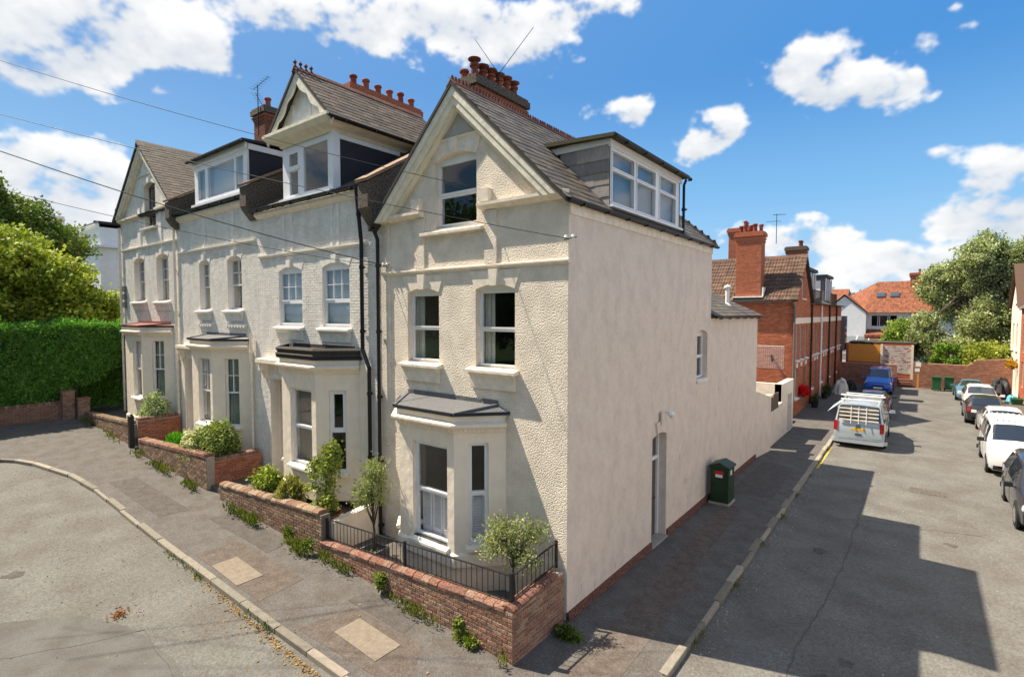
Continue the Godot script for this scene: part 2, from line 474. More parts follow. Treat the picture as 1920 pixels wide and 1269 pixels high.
# Lays bricks on the face z = 0 of t. keep(centre) says whether a brick is there. The `limit` nearest the eye become parts, the rest one stuff part.
func lay_bricks(parent: Node3D, t: Transform3D, w: float, h: float, mats: Array, limit: int, keep = null, bw := 0.225, bh := 0.075, d := 0.012, joint := 0.011, called := "brick") -> void:
	var var_meshes := []
	var half := []
	bw = 2.0 * w / roundf(2.0 * w / bw)
	for i in 4:
		var_meshes.append(brick_mesh(bw - joint, bh - joint, d, 0.006))
		half.append(brick_mesh(bw / 2 - joint, bh - joint, d, 0.006))
	var all := []
	var rows := int(h / bh)
	for r in rows:
		var x := 0.0
		var k := 0
		while x < w - 0.04:
			var is_half := r % 2 == 1 and k == 0
			var l := bw / 2 if is_half else bw
			if x + l > w + 0.005:
				l = bw / 2
				is_half = true
				if x + l > w + 0.005:
					break
			var c := Vector2(x + l / 2, (r + 0.5) * bh)
			x += l
			k += 1
			if keep != null and not keep.call(c):
				continue
			var q := Transform3D(Basis(Vector3(0, 0, 1), rng.randf_range(-0.012, 0.012)) * Basis(Vector3(0, 1, 0), rng.randf_range(-0.012, 0.012)), Vector3(c.x, c.y, -0.002 + rng.randf_range(-0.002, 0.002)))
			all.append([t * q, is_half, rng.randi() % 4, rng.randi() % 6])
	var eye := Vector3(5.13, 5.8, 8.3)
	all.sort_custom(func(a, b): return a[0].origin.distance_squared_to(eye) < b[0].origin.distance_squared_to(eye))
	for i in mini(limit, all.size()):
		var a = all[i]
		piece(parent, called, (half if a[1] else var_meshes)[a[2]], mats[a[3]], a[0])
	for s in 2:
		for m in (2 if all.size() > limit else 0):
			var xs := []
			for i in range(limit, all.size()):
				if int(all[i][1]) == s and all[i][3] % 2 == m:
					xs.append(all[i][0])
			if xs:
				stuff(many(parent, called + "work", (half if s else var_meshes)[m], mats[m], xs))

# Joined relief bricks with a tone each, for faces where one brick is only a few pixels.
func brickwork(t: Transform3D, outline: PackedVector2Array, holes: Array, tints: Array, bw := 0.225, bh := 0.075, d := 0.008, joint := 0.012, spread := 0.1) -> MB:
	var b := MB.new()
	var lo := outline[0]
	var hi := outline[0]
	for q in outline:
		lo = lo.min(q); hi = hi.max(q)
	var r := 0
	var y := lo.y
	while y < hi.y - 0.02:
		var x := lo.x - (bw / 2 if r % 2 else 0.0)
		while x < hi.x - 0.03:
			var x0 := maxf(x + joint / 2, lo.x)
			var x1 := minf(x + bw - joint / 2, hi.x)
			x += bw
			var p := rect(x0, y + joint / 2, x1, y + bh - joint / 2)
			var mid := Vector2((x0 + x1) / 2, y + bh / 2)
			if not Geometry2D.is_point_in_polygon(mid, outline):
				continue
			var bits := [p]
			for hh in holes:
				if mid.x > hh[0].x - bw and mid.x < hh[1].x + bw and mid.y > hh[0].y - bh and mid.y < hh[-1].y + bh * 3:
					var next := []
					for q in bits:
						next.append_array(Geometry2D.clip_polygons(q, hh))
					bits = next
			var tone: Color = tints[rng.randi() % tints.size()]
			b.col = tone * rng.randf_range(1 - spread, 1 + spread)
			b.col.a = 1
			var z := d * rng.randf_range(0.75, 1.15)
			for q in bits:
				b.poly(q, t, z)
				b.rim(q, t, 0.0, z)
		y += bh
		r += 1
	return b

func slate_mesh(w: float, l: float, th: float) -> ArrayMesh:  # lies on z = 0, lower edge at y = 0 and lifted, slightly uneven
	var b := MB.new()
	var j := func(s): return rng.randf_range(-s, s)
	var a := [Vector3(-w / 2 + j.call(0.006), j.call(0.008), th * 2.1), Vector3(w / 2 + j.call(0.006), j.call(0.008), th * 2.1 + j.call(0.003)), Vector3(w / 2, l, th * 0.5), Vector3(-w / 2, l, th * 0.5)]
	b.quad(a[0], a[1], a[2], a[3])
	for i in 4:
		var p: Vector3 = a[i]
		var q: Vector3 = a[(i + 1) % 4]
		b.quad(p - Vector3(0, 0, th), q - Vector3(0, 0, th), q, p)
	return b.mesh()

func pantile_mesh(w: float, l: float) -> ArrayMesh:  # a double-roll tile
	var b := MB.new()
	var n := 8
	for i in n:
		var u0 := float(i) / n
		var u1 := float(i + 1) / n
		var z0 := 0.035 * absf(sin(u0 * TAU)) * (1.0 if u0 < 0.5 else 0.55) + 0.02
		var z1 := 0.035 * absf(sin(u1 * TAU)) * (1.0 if u1 <= 0.5 else 0.55) + 0.02
		b.quad(Vector3((u0 - 0.5) * w, 0, z0 + 0.02), Vector3((u1 - 0.5) * w, 0, z1 + 0.02), Vector3((u1 - 0.5) * w, l, z1 - 0.01), Vector3((u0 - 0.5) * w, l, z0 - 0.01))
		b.quad(Vector3((u0 - 0.5) * w, 0, z0 - 0.005), Vector3((u1 - 0.5) * w, 0, z1 - 0.005), Vector3((u1 - 0.5) * w, 0, z1 + 0.02), Vector3((u0 - 0.5) * w, 0, z0 + 0.02))
	return b.mesh()

# Courses of slates up a slope: t has x along the eave, y up the slope, z outwards.
func lay_slates(parent: Node3D, t: Transform3D, w: float, h: float, tw: float, expo: float, mats: Array, limit: int, keep = null, called := "slate", pan := false, th := 0.008) -> void:
	var meshes := []
	for i in 6:
		meshes.append(pantile_mesh(tw, expo + 0.05) if pan else slate_mesh(tw - 0.006, expo + 0.07, th))
	var all := []
	var r := 0
	var y := -0.03
	while y < h - 0.05:
		var x := tw / 2 if r % 2 == 0 or pan else 0.0
		while x < w + tw / 2 - 0.04:
			var c := Vector2(x, y + expo / 2)
			var xx := clampf(x, tw / 2 - 0.012, w - tw / 2 + 0.012)
			x += tw
			if keep != null and not keep.call(c):
				continue
			var q := Transform3D(Basis(Vector3(0, 0, 1), rng.randf_range(-0.014, 0.014)), Vector3(xx, y + rng.randf_range(-0.006, 0.006), rng.randf_range(0, 0.004)))
			all.append([t * q, rng.randi() % 6, rng.randi() % 6])
		y += expo
		r += 1
	var eye := Vector3(5.13, 5.8, 8.3)
	all.sort_custom(func(a, b): return a[0].origin.distance_squared_to(eye) < b[0].origin.distance_squared_to(eye))
	for i in mini(limit, all.size()):
		piece(parent, called, meshes[all[i][1]], mats[all[i][2]], all[i][0])
	if all.size() > limit:
		for m in 3:
			var xs := []
			for i in range(limit, all.size()):
				if all[i][2] % 3 == m:
					xs.append(all[i][0])
			if xs:
				stuff(many(parent, called + "s", meshes[m], mats[m], xs))

func slope(eave: Vector3, along: Vector3, up: Vector3) -> Transform3D:
	var x := along.normalized()
	var y := up.normalized()
	return Transform3D(Basis(x, y, x.cross(y)), eave)

func seg(p0: Vector2, p1: Vector2, y: float) -> Transform3D:  # an upright plane over (x, z) points, outside on the right of p0 -> p1 seen from above
	var x := Vector3(p1.x - p0.x, 0, p1.y - p0.y).normalized()
	return Transform3D(Basis(x, Vector3.UP, x.cross(Vector3.UP)), Vector3(p0.x, y, p0.y))

# ---- windows: a frame with panes, in the opening x0..x1, y0..y1 of the wall plane t, set back by `deep`
func window(parent: Node, t: Transform3D, x0: float, y0: float, x1: float, y1: float, rise: float, style: String, deep := 0.12, frame := "white", behind := "") -> MeshInstance3D:
	var panes := []
	var fw := 0.055
	var m := 0.035
	var w := x1 - x0
	var h := y1 - y0
	var mid := y0 + h * 0.5
	match style:
		"sash":  # two upvc lights, deep meeting rail
			fw = 0.075
			panes = [[x0 + fw, y0 + fw + 0.02, x1 - fw, mid - 0.05], [x0 + fw, mid + 0.045, x1 - fw, y1 - fw]]
		"attic":
			fw = 0.075
			mid = y0 + h * 0.5
			panes = [[x0 + fw, y0 + fw + 0.03, x1 - fw, mid - 0.05], [x0 + fw, mid + 0.05, x1 - fw, y1 - fw]]
		"sash6":  # six small panes over one
			fw = 0.08
			mid = y0 + h * 0.45
			panes = [[x0 + fw, y0 + fw + 0.03, x1 - fw, mid - 0.06]]
			var gw := (w - 2 * fw - 0.04) / 3.0
			var gh := (y1 - fw - mid - 0.05 - 0.02) / 2.0
			for i in 3:
				for j in 2:
					panes.append([x0 + fw + i * (gw + 0.02), mid + 0.05 + j * (gh + 0.02), x0 + fw + i * (gw + 0.02) + gw, mid + 0.05 + j * (gh + 0.02) + gh])
		"sash4", "dark4":  # slim timber sash, four over one
			fw = 0.05
			panes = [[x0 + fw, y0 + fw + 0.02, x1 - fw, mid - 0.025]]
			var gw := (w - 2 * fw - 0.025) / 2.0
			var gh := (y1 - fw * 0.6 - mid - 0.025 - 0.025) / 2.0
			for i in 2:
				for j in 2:
					panes.append([x0 + fw + i * (gw + 0.025), mid + 0.025 + j * (gh + 0.025), x0 + fw + i * (gw + 0.025) + gw, mid + 0.025 + j * (gh + 0.025) + gh])
		"vent":  # opening light over fixed light
			fw = 0.07
			mid = y0 + h * 0.5
			panes = [[x0 + fw * 0.7, y0 + fw, x1 - fw * 0.7, mid - 0.035], [x0 + fw + 0.035, mid + 0.09, x1 - fw - 0.035, y1 - fw - 0.04]]
		"single":
			panes = [[x0 + fw, y0 + fw, x1 - fw, y1 - fw]]
		"cross":
			panes = [[x0 + fw, y0 + fw, (x0 + x1) / 2 - m, y1 - fw], [(x0 + x1) / 2 + m, y0 + fw, x1 - fw, y1 - fw]]
	var holes := panes.map(func(p): return rect(p[0], p[1], p[2], p[3]))
	var b := MB.new()
	var ft := t * Transform3D(Basis.IDENTITY, Vector3(0, 0, -deep))
	var outline := arched(x0, y0, x1, y1, rise) if rise > 0 else rect(x0, y0, x1, y1)
	b.wall(ft, outline, holes, 0.06)
	if style in ["sash", "attic", "sash6"]:  # a proud bottom rail and head to each light
		for p in panes.slice(0, 2):
			b.box(ft * Vector3((p[0] + p[2]) / 2, p[1] - 0.018, 0.012), Vector3(p[2] - p[0] + 0.05, 0.036, 0.03), t.basis)
	var o := obj("window", b, M[frame], parent)
	for p in panes:
		var g := MB.new()
		g.quad(ft * Vector3(p[0], p[1], -0.03), ft * Vector3(p[2], p[1], -0.03), ft * Vector3(p[2], p[3], -0.03), ft * Vector3(p[0], p[3], -0.03))
		obj("pane", g, M.glass, o)
	if behind == "curtains" or behind == "darkcurtains" or behind == "greencurtains" or behind == "leftcurtain":
		for s in [0, 1] if behind != "leftcurtain" else [0]:
			var cm := MB.new()
			var cw := w * (0.24 if behind == "leftcurtain" else 0.3 if behind == "curtains" else 0.48)
			var c0 := x0 + 0.03 if s == 0 else x1 - 0.03 - cw
			drape(cm, ft, c0, c0 + cw, y0 - 0.05, y1 + rise, -0.16)
			obj("curtain", cm, M.curtain if behind in ["curtains", "leftcurtain"] else M.darkcurtain if behind == "darkcurtains" else M.greencurtain, o, 40)
	elif behind == "blind" or behind == "frosted":
		var cm := MB.new()
		cm.box(ft * Vector3((x0 + x1) / 2, (y0 + y1 + rise) / 2, -0.12), Vector3(w, h + rise, 0.01), t.basis)
		obj("blind", cm, M.curtain if behind == "blind" else M.frosted, o)
	return o

func drape(b: MB, t: Transform3D, x0: float, x1: float, y0: float, y1: float, z: float) -> void:
	var n := maxi(10, int((x1 - x0) / 0.025))
	for i in n:
		var a := lerpf(x0, x1, float(i) / n)
		var c := lerpf(x0, x1, float(i + 1) / n)
		var za := z + 0.03 * sin(a * 70.0) + 0.012 * sin(a * 31.0)
		var zc := z + 0.03 * sin(c * 70.0) + 0.012 * sin(c * 31.0)
		b.quad(t * Vector3(a, y0, za), t * Vector3(c, y0, zc), t * Vector3(c, y1, zc), t * Vector3(a, y1, za))

func louvres(parent: Node, t: Transform3D, x0: float, y0: float, x1: float, y1: float, leaves: int) -> void:  # plantation shutters
	for k in leaves:
		var a := lerpf(x0, x1, float(k) / leaves) + 0.01
		var c := lerpf(x0, x1, float(k + 1) / leaves) - 0.01
		var b := MB.new()
		for e in [[a, a + 0.05, y0, y1], [c - 0.05, c, y0, y1], [a + 0.05, c - 0.05, y0, y0 + 0.14], [a + 0.05, c - 0.05, y1 - 0.05, y1]]:
			b.box(t * Vector3((e[0] + e[1]) / 2, (e[2] + e[3]) / 2, 0), Vector3(e[1] - e[0], e[3] - e[2], 0.03), t.basis)
		var y := y0 + 0.17
		while y < y1 - 0.07:
			b.box(t * Vector3((a + c) / 2, y, 0), Vector3(c - a - 0.1, 0.008, 0.058), t.basis * Basis(Vector3(1, 0, 0), 0.62))
			y += 0.052
		obj("shutter", b, M.shutter, parent)

func sill(parent: Node, t: Transform3D, x0: float, x1: float, y: float, out := 0.13, mat := "trim", apron := 0.0) -> void:
	var b := MB.new()
	var p := V2([0, -0.09, out, -0.085, out, -0.03, 0.0, 0.01, -0.1, 0.01, -0.1, -0.09])
	var s := Transform3D(Basis(t.basis.z, t.basis.y, -t.basis.x), t * Vector3(x1, y, 0))
	b.extrude(p, s, 0.0, x1 - x0)
	obj("sill", b, M[mat], parent)
	if apron > 0:
		var q := MB.new()
		var pp := V2([0, -apron, 0.05, -apron, 0.07, -apron * 0.45, out - 0.02, -0.092, 0, -0.092])
		var s2 := Transform3D(Basis(t.basis.z, t.basis.y, -t.basis.x), t * Vector3(x1 - 0.07, y, 0))
		q.extrude(pp, s2, 0.0, x1 - x0 - 0.14)
		obj("apron", q, M[mat], parent)

func lintel(parent: Node, t: Transform3D, x0: float, x1: float, y1: float, rise: float, hgt: float, mat := "trim", key := true) -> void:  # splayed blocks round an arched head
	var b := MB.new()
	var top := y1 + rise + hgt
	var cx := (x0 + x1) / 2
	var p := PackedVector2Array([Vector2(x0 - 0.16, top), Vector2(x0, y1)])
	for i in 9:
		var u := i / 8.0
		p.append(Vector2(lerpf(x0, x1, u), y1 + rise * (1 - pow(2 * u - 1, 2))))
	p.append_array(PackedVector2Array([Vector2(x1, y1), Vector2(x1 + 0.16, top)]))
	b.extrude(p, t, 0.001, 0.02)
	obj("lintel", b, M[mat], parent)
	if key:
		var k := MB.new()
		var kp := V2([cx - 0.085, y1 + rise - 0.03, cx + 0.085, y1 + rise - 0.03, cx + 0.12, top + 0.03, cx - 0.12, top + 0.03])
		k.extrude(kp, t, 0.002, 0.075)
		obj("keystone", k, M[mat], parent)

func string_course(parent: Node, x0: float, x1: float, y: float, z := 0.0, h := 0.11, out := 0.07, mat := "trim", called := "string_course") -> void:
	var b := MB.new()
	b.sweep([Vector2(x0, z), Vector2(x1, z)], [Vector2(-0.02, h), Vector2(out, h - 0.025), Vector2(out, h * 0.5), Vector2(out * 0.5, h * 0.2), Vector2(-0.02, 0)], y)
	obj(called, b, M[mat], parent)

func gutter(parent: Node, a: Vector3, c: Vector3, r := 0.055, mat := "black") -> void:  # half-round, open at the top
	var b := MB.new()
	var d := (c - a).normalized()
	var side := d.cross(Vector3.UP).normalized()
	var n := 8
	for i in n:
		var p := PI * i / n
		var q := PI * (i + 1) / n
		var u := side * cos(p) * r - Vector3.UP * sin(p) * r
		var w := side * cos(q) * r - Vector3.UP * sin(q) * r
		b.quad(a + u, c + u, c + w, a + w)
		b.quad(a + w * 0.86, c + w * 0.86, c + u * 0.86, a + u * 0.86)
	b.beam(a + side * r * 0.94, c + side * r * 0.94, 0.012, 0.014)
	b.beam(a - side * r * 0.94, c - side * r * 0.94, 0.012, 0.014)
	var len := a.distance_to(c)
	var k := 0.5
	while k < len:
		b.box(a + d * k - Vector3.UP * r * 0.6, Vector3(0.035, r * 1.5, r * 2.15), Basis(d, Vector3.UP, d.cross(Vector3.UP)))
		k += 0.95
	obj("gutter", b, M[mat], parent)

func downpipe(parent: Node, pts: Array, r := 0.04, mat := "black") -> void:
	var b := MB.new()
	b.path(pts, r, r, 10)
	for i in pts.size() - 1:
		var l: float = pts[i].distance_to(pts[i + 1])
		if l > 1.2:
			for k in int(l / 1.6) + 1:
				var p: Vector3 = pts[i].lerp(pts[i + 1], (k + 0.4) * 1.6 / l if (k + 0.4) * 1.6 < l else 0.9)
				b.tube(p - Vector3(0, 0.04, 0), p + Vector3(0, 0.04, 0), r + 0.014, r + 0.014, 10)
				b.box(p + Vector3(0, 0, -0.05), Vector3(0.15, 0.035, 0.02))
	obj("downpipe", b, M[mat], parent)

# A canted bay: left wall end, front corners, right wall end along x; depth d; feet at yb, cornice at yt.
func bay(h: Node3D, xs: Array, d: float, yb: float, yt: float, win: Array, mat: String, roofmat: String, style_front: String, style_side: String, roof_h: float, behind: Array, sill_y := 0.0) -> void:
	var pts := [Vector2(xs[0], 0), Vector2(xs[1], d), Vector2(xs[2], d), Vector2(xs[3], 0)]
	var b := MB.new()
	for i in 3:
		var t := seg(pts[i], pts[i + 1], 0.0)
		var l: float = pts[i].distance_to(pts[i + 1])
		var w: Array = win[i]
		b.wall(t, rect(0, yb, l, yt), [rect(w[0], w[2], w[1], w[3])], 0.2)
		var o := window(h, t, w[0], w[2], w[1], w[3], 0.0, style_front if i == 1 else style_side, 0.09, "white", behind[i])
		sill(h, t, w[0] - 0.06, w[1] + 0.06, w[2], 0.11, "trimgrey" if i == 1 else mat)
		if behind[i] == "shutters":
			louvres(o, t * Transform3D(Basis.IDENTITY, Vector3(0, 0, -0.24)), w[0] + 0.05, w[2] + 0.06, w[1] - 0.05, (w[2] + w[3]) / 2 - 0.03, 3 if i == 1 else 1)
	obj("bay_wall", b, M[mat], h)
	var fl := MB.new()
	fl.poly(PackedVector2Array([Vector2(xs[0], 0.1), Vector2(xs[0], 0), Vector2(xs[1], -d), Vector2(xs[2], -d), Vector2(xs[3], 0), Vector2(xs[3], 0.1)]), Transform3D(Basis(Vector3(1, 0, 0), Vector3(0, 0, -1), Vector3(0, 1, 0)), Vector3(0, yb + 0.35, 0)))
	obj("bay_floor", fl, M.room, h)
	fl = MB.new()
	fl.poly(PackedVector2Array([Vector2(xs[0], 0.1), Vector2(xs[0], 0), Vector2(xs[1], -d), Vector2(xs[2], -d), Vector2(xs[3], 0), Vector2(xs[3], 0.1)]), Transform3D(Basis(Vector3(1, 0, 0), Vector3(0, 0, -1), Vector3(0, 1, 0)), Vector3(0, yt - 0.02, 0)))
	obj("bay_ceiling", fl, M.room, h)
	var c := MB.new()
	c.sweep(pts, [Vector2(0.0, 0.36), Vector2(0.05, 0.34), Vector2(0.05, 0.19), Vector2(0.17, 0.15), Vector2(0.17, 0.11), Vector2(0.11, 0.06), Vector2(0.05, 0.03), Vector2(0.04, -0.03), Vector2(0.0, -0.05)], yt)
	obj("bay_cornice", c, M[mat], h)
	var dn := MB.new()
	for i in 3:
		var t := seg(pts[i], pts[i + 1], 0.0)
		var l: float = pts[i].distance_to(pts[i + 1])
		for k in int(l / 0.09):
			dn.box(t * Vector3(0.045 + k * 0.09, yt + 0.02, 0.055), Vector3(0.05, 0.05, 0.04), t.basis)
	stuff(obj("dentils", dn, M[mat], h))
	var pl := MB.new()
	pl.sweep(pts, [Vector2(0.0, 0.28), Vector2(0.05, 0.24), Vector2(0.05, 0.0), Vector2(0.0, 0.0)], yb - 0.02)
	obj("bay_plinth", pl, M[mat], h)
	var r := MB.new()
	var e := []
	for q in [Vector2(xs[0] - 0.1, 0.0), Vector2(xs[1] - 0.05, d + 0.1), Vector2(xs[2] + 0.05, d + 0.1), Vector2(xs[3] + 0.1, 0.0)]:
		e.append(Vector3(q.x, yt + 0.36, q.y))
	var top := [Vector3(xs[0] + 0.2, yt + 0.36 + roof_h, 0.0), Vector3(xs[3] - 0.2, yt + 0.36 + roof_h, 0.0)]
	r.tri(e[0], e[1], top[0]); r.quad(e[1], e[2], top[1], top[0]); r.tri(e[2], e[3], top[1])
	var ed := MB.new()
	for i in 3:
		var dd := Vector3(0, 0.05, 0)
		r.quad(e[i] - dd, e[i + 1] - dd, e[i + 1], e[i])
		ed.beam(e[i] + Vector3(0, -0.005, 0), e[i + 1] + Vector3(0, -0.005, 0), 0.05, 0.055)
	r.beam(e[1] + Vector3(0, 0.01, 0), top[0] + Vector3(0, 0.01, 0), 0.07, 0.04)
	r.beam(e[2] + Vector3(0, 0.01, 0), top[1] + Vector3(0, 0.01, 0), 0.07, 0.04)
	r.beam(top[0] + Vector3(0, 0.03, 0.01), top[1] + Vector3(0, 0.03, 0.01), 0.03, 0.12)
	obj("bay_roof", r, M[roofmat], h)
	obj("roof_edge", ed, M.darkclad, h)

# Chimney stack with a moulded cap, courses of brick and pots along z.
func stack(parent: Node3D, at: Vector3, sx: float, sz: float, y1: float, n: int, two_rows: bool, tone: String, mortar: String, cowls := false, limit := 150) -> Node3D:
	var o := Node3D.new()
	add(o, "chimney", parent)
	var b := MB.new()
	b.bb(at.x - sx / 2, at.x + sx / 2, at.y, y1 - 0.1, at.z - sz / 2, at.z + sz / 2)
	obj("core", b, M[mortar], o)
	var hh := y1 - 0.5 - at.y
	for f in 2:
		var t := seg(Vector2(at.x - sx / 2, at.z + sz / 2), Vector2(at.x + sx / 2, at.z + sz / 2), at.y) if f == 0 else seg(Vector2(at.x + sx / 2, at.z + sz / 2), Vector2(at.x + sx / 2, at.z - sz / 2), at.y)
		lay_bricks(o, t, sx if f == 0 else sz, hh, tones(tone), limit / (3 if f == 0 else 2))
	var c := MB.new()
	var y := y1 - 0.52
	for s in [[0.03, 0.09], [0.075, 0.08], [0.03, 0.07]]:
		c.bb(at.x - sx / 2 - s[0], at.x + sx / 2 + s[0], y, y + s[1] - 0.004, at.z - sz / 2 - s[0], at.z + sz / 2 + s[0])
		y += s[1]
	for k in int(sz / 0.15):
		c.bb(at.x + sx / 2, at.x + sx / 2 + 0.055, y1 - 0.62, y1 - 0.53, at.z - sz / 2 + k * 0.15 + 0.02, at.z - sz / 2 + k * 0.15 + 0.09)
	obj("corbel", c, M[tone + "2"], o)
	c = MB.new()
	for s in [[0.11, 0.20], [0.065, 0.08]]:
		c.bb(at.x - sx / 2 - s[0], at.x + sx / 2 + s[0], y, y + s[1] - 0.004, at.z - sz / 2 - s[0], at.z + sz / 2 + s[0])
		y += s[1]
	obj("cap", c, M.oldstone if tone == "stackbrick" else M[tone + "3"], o)
	for k in n:
		for r in (2 if two_rows else 1):
			var p := Vector3(at.x + ((0.2 if r else -0.2) if two_rows else minf(0.26, sx * 0.5 - 0.2)), y, at.z + sz / 2 - 0.25 - (sz - 0.5) * (float(k) / maxf(1, n - 1)))
			var b2 := MB.new()
			var hgt := rng.randf_range(0.36, 0.46)
			b2.lathe(p, [Vector2(0.15, 0), Vector2(0.115, 0.05), Vector2(0.105, hgt * 0.75), Vector2(0.14, hgt * 0.8), Vector2(0.145, hgt * 0.92), Vector2(0.125, hgt), Vector2(0.09, hgt), Vector2(0.085, hgt * 0.6)], 14)
			if cowls and r == 1:
				b2.lathe(p + Vector3(0, hgt, 0), [Vector2(0.02, 0.0), Vector2(0.19, 0.1), Vector2(0.19, 0.125), Vector2(0.08, 0.17), Vector2(0.0, 0.18)], 14)
				for q in 3:
					b2.tube(p + Vector3(0.1 * cos(q * 2.1), hgt * 0.9, 0.1 * sin(q * 2.1)), p + Vector3(0.12 * cos(q * 2.1), hgt + 0.1, 0.12 * sin(q * 2.1)), 0.012, 0.012, 5)
			obj("chimney_pot", b2, M["pot%d" % (rng.randi() % 6)], o)
	return o

func ridge_tiles(parent: Node3D, a: Vector3, c: Vector3, mats: Array, crest: bool, l := 0.32) -> void:
	var d := (c - a).normalized()
	var x := Basis(d, Vector3.UP, d.cross(Vector3.UP))
	var b := MB.new()
	for s in [1, -1]:
		var t := Transform3D(Basis(Vector3(1, 0, 0), s * 0.76))
		var p0 := t * Vector3(0, 0, 0.17 * s)
		b.box(p0 * 0.5 + Vector3(0, 0.035, 0), Vector3(l - 0.012, 0.03, 0.19), Basis(Vector3(1, 0, 0), s * 0.76))
	if crest:
		for k in 3:
			b.box(Vector3((k - 1) * l / 3.2, 0.075, 0), Vector3(l / 5.0, 0.07, 0.03))
			b.box(Vector3((k - 1) * l / 3.2, 0.115, 0), Vector3(l / 9.0, 0.035, 0.028))
	var me := b.mesh()
	for k in int(a.distance_to(c) / l):
		piece(parent, "ridge_tile", me, mats[rng.randi() % mats.size()], Transform3D(x * Basis(Vector3(0, 0, 1), rng.randf_range(-0.02, 0.02)), a + d * (l * (k + 0.5))))

# A dark room behind windows: floors, ceilings, back and party walls, facing inwards.
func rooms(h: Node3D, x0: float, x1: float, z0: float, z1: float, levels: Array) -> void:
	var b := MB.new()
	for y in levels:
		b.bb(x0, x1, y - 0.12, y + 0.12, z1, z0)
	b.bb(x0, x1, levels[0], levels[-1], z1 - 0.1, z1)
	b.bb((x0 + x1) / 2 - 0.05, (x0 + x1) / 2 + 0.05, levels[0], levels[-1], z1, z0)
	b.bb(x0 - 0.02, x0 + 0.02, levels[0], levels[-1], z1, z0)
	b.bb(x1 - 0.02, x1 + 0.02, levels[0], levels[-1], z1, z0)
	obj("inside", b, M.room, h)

func rebase(o: Node3D, p: Vector3) -> void:
	for c in o.get_children():
		c.position -= p
	o.position = p

func gable_roof(h: Node3D, xl: float, xr: float, ye: float, xa: float, ya: float, z0: float, z1: float, mats: Array, limit: int, keep: Callable, under: String, hip := 0.0) -> void:  # ridge along -z; the slope that faces +x gets its slates one by one
	var b := MB.new()
	var th := 0.09
	for s in [[xr, 1], [xl, -1]]:
		var e0 := Vector3(s[0], ye, z0)
		var e1 := Vector3(s[0], ye, z1)
		var r0 := Vector3(xa, ya, z0)
		var r1 := Vector3(xa, ya, z1 + hip)
		var d := Vector3(0, th, 0)
		if s[1] > 0:
			b.quad(e0, e1, r1, r0); b.quad(r0 - d, r1 - d, e1 - d, e0 - d); b.quad(e0 - d, e1 - d, e1, e0)
		else:
			b.quad(e1, e0, r0, r1); b.quad(e0 - d, e1 - d, r1 - d, r0 - d); b.quad(e1 - d, e0 - d, e0, e1)
		b.quad(e0 - d, e0, r0, r0 - d)
	if hip > 0:
		b.tri(Vector3(xr, ye, z1), Vector3(xl, ye, z1), Vector3(xa, ya, z1 + hip))
	var o := obj("roof", b, M[under], h)
	var up := Vector3(xa - xr, ya - ye, 0)
	lay_slates(o, slope(Vector3(xr, ye, z0) + Vector3(0, 0.004, 0), Vector3(0, 0, -1), up), z0 - z1, up.length(), 0.3, 0.2, mats, limit, keep)

func barge(h: Node3D, xa: float, ya: float, xl: float, xr: float, yb: float, z: float, wd: float, mat := "barge", rc := 0.0) -> void:
	for s in [xl, xr]:
		var b := MB.new()
		var run := absf(s - xa)
		var k := (ya - yb) / run
		for st in [[0.0, 0.42, z], [0.42, 0.8, z - 0.035], [0.8, 1.0, z - 0.1]]:
			var o0: float = st[0] * wd
			var o1: float = st[1] * wd
			var d := signf(s - xa)
			var p := PackedVector2Array([Vector2(xa, ya - o0), Vector2(s - d * o0 / k, yb), Vector2(s - d * o1 / k, yb), Vector2(xa, ya - o1)])
			b.extrude(p, Transform3D.IDENTITY, 0.004, st[2])
		obj("bargeboard", b, M[mat], h)

func brick_front(h: Node3D, outline: PackedVector2Array, holes: Array, paint := true) -> void:
	var b := MB.new()
	b.wall(Transform3D.IDENTITY, outline, holes, 0.3)
	obj("front_wall", b, M.paintmortar, h)
	var bw := brickwork(Transform3D(Basis.IDENTITY, Vector3(0, 0, 0.0)), outline, holes, [Color(1, 1, 1), Color(0.96, 0.95, 0.94), Color(0.985, 0.985, 0.975), Color(0.93, 0.92, 0.9)], 0.225, 0.075, 0.011, 0.014, 0.02)
	stuff(obj("painted_brickwork", bw, M.paintbrick, h))

func side_box(h: Node3D, called: String, x: float, z0: float, z1: float, y0: float, y1: float, mat: String, th := 0.3) -> void:
	var b := MB.new()
	b.bb(x - th / 2, x + th / 2, y0, y1, z1, z0)
	obj(called, b, M[mat], h)

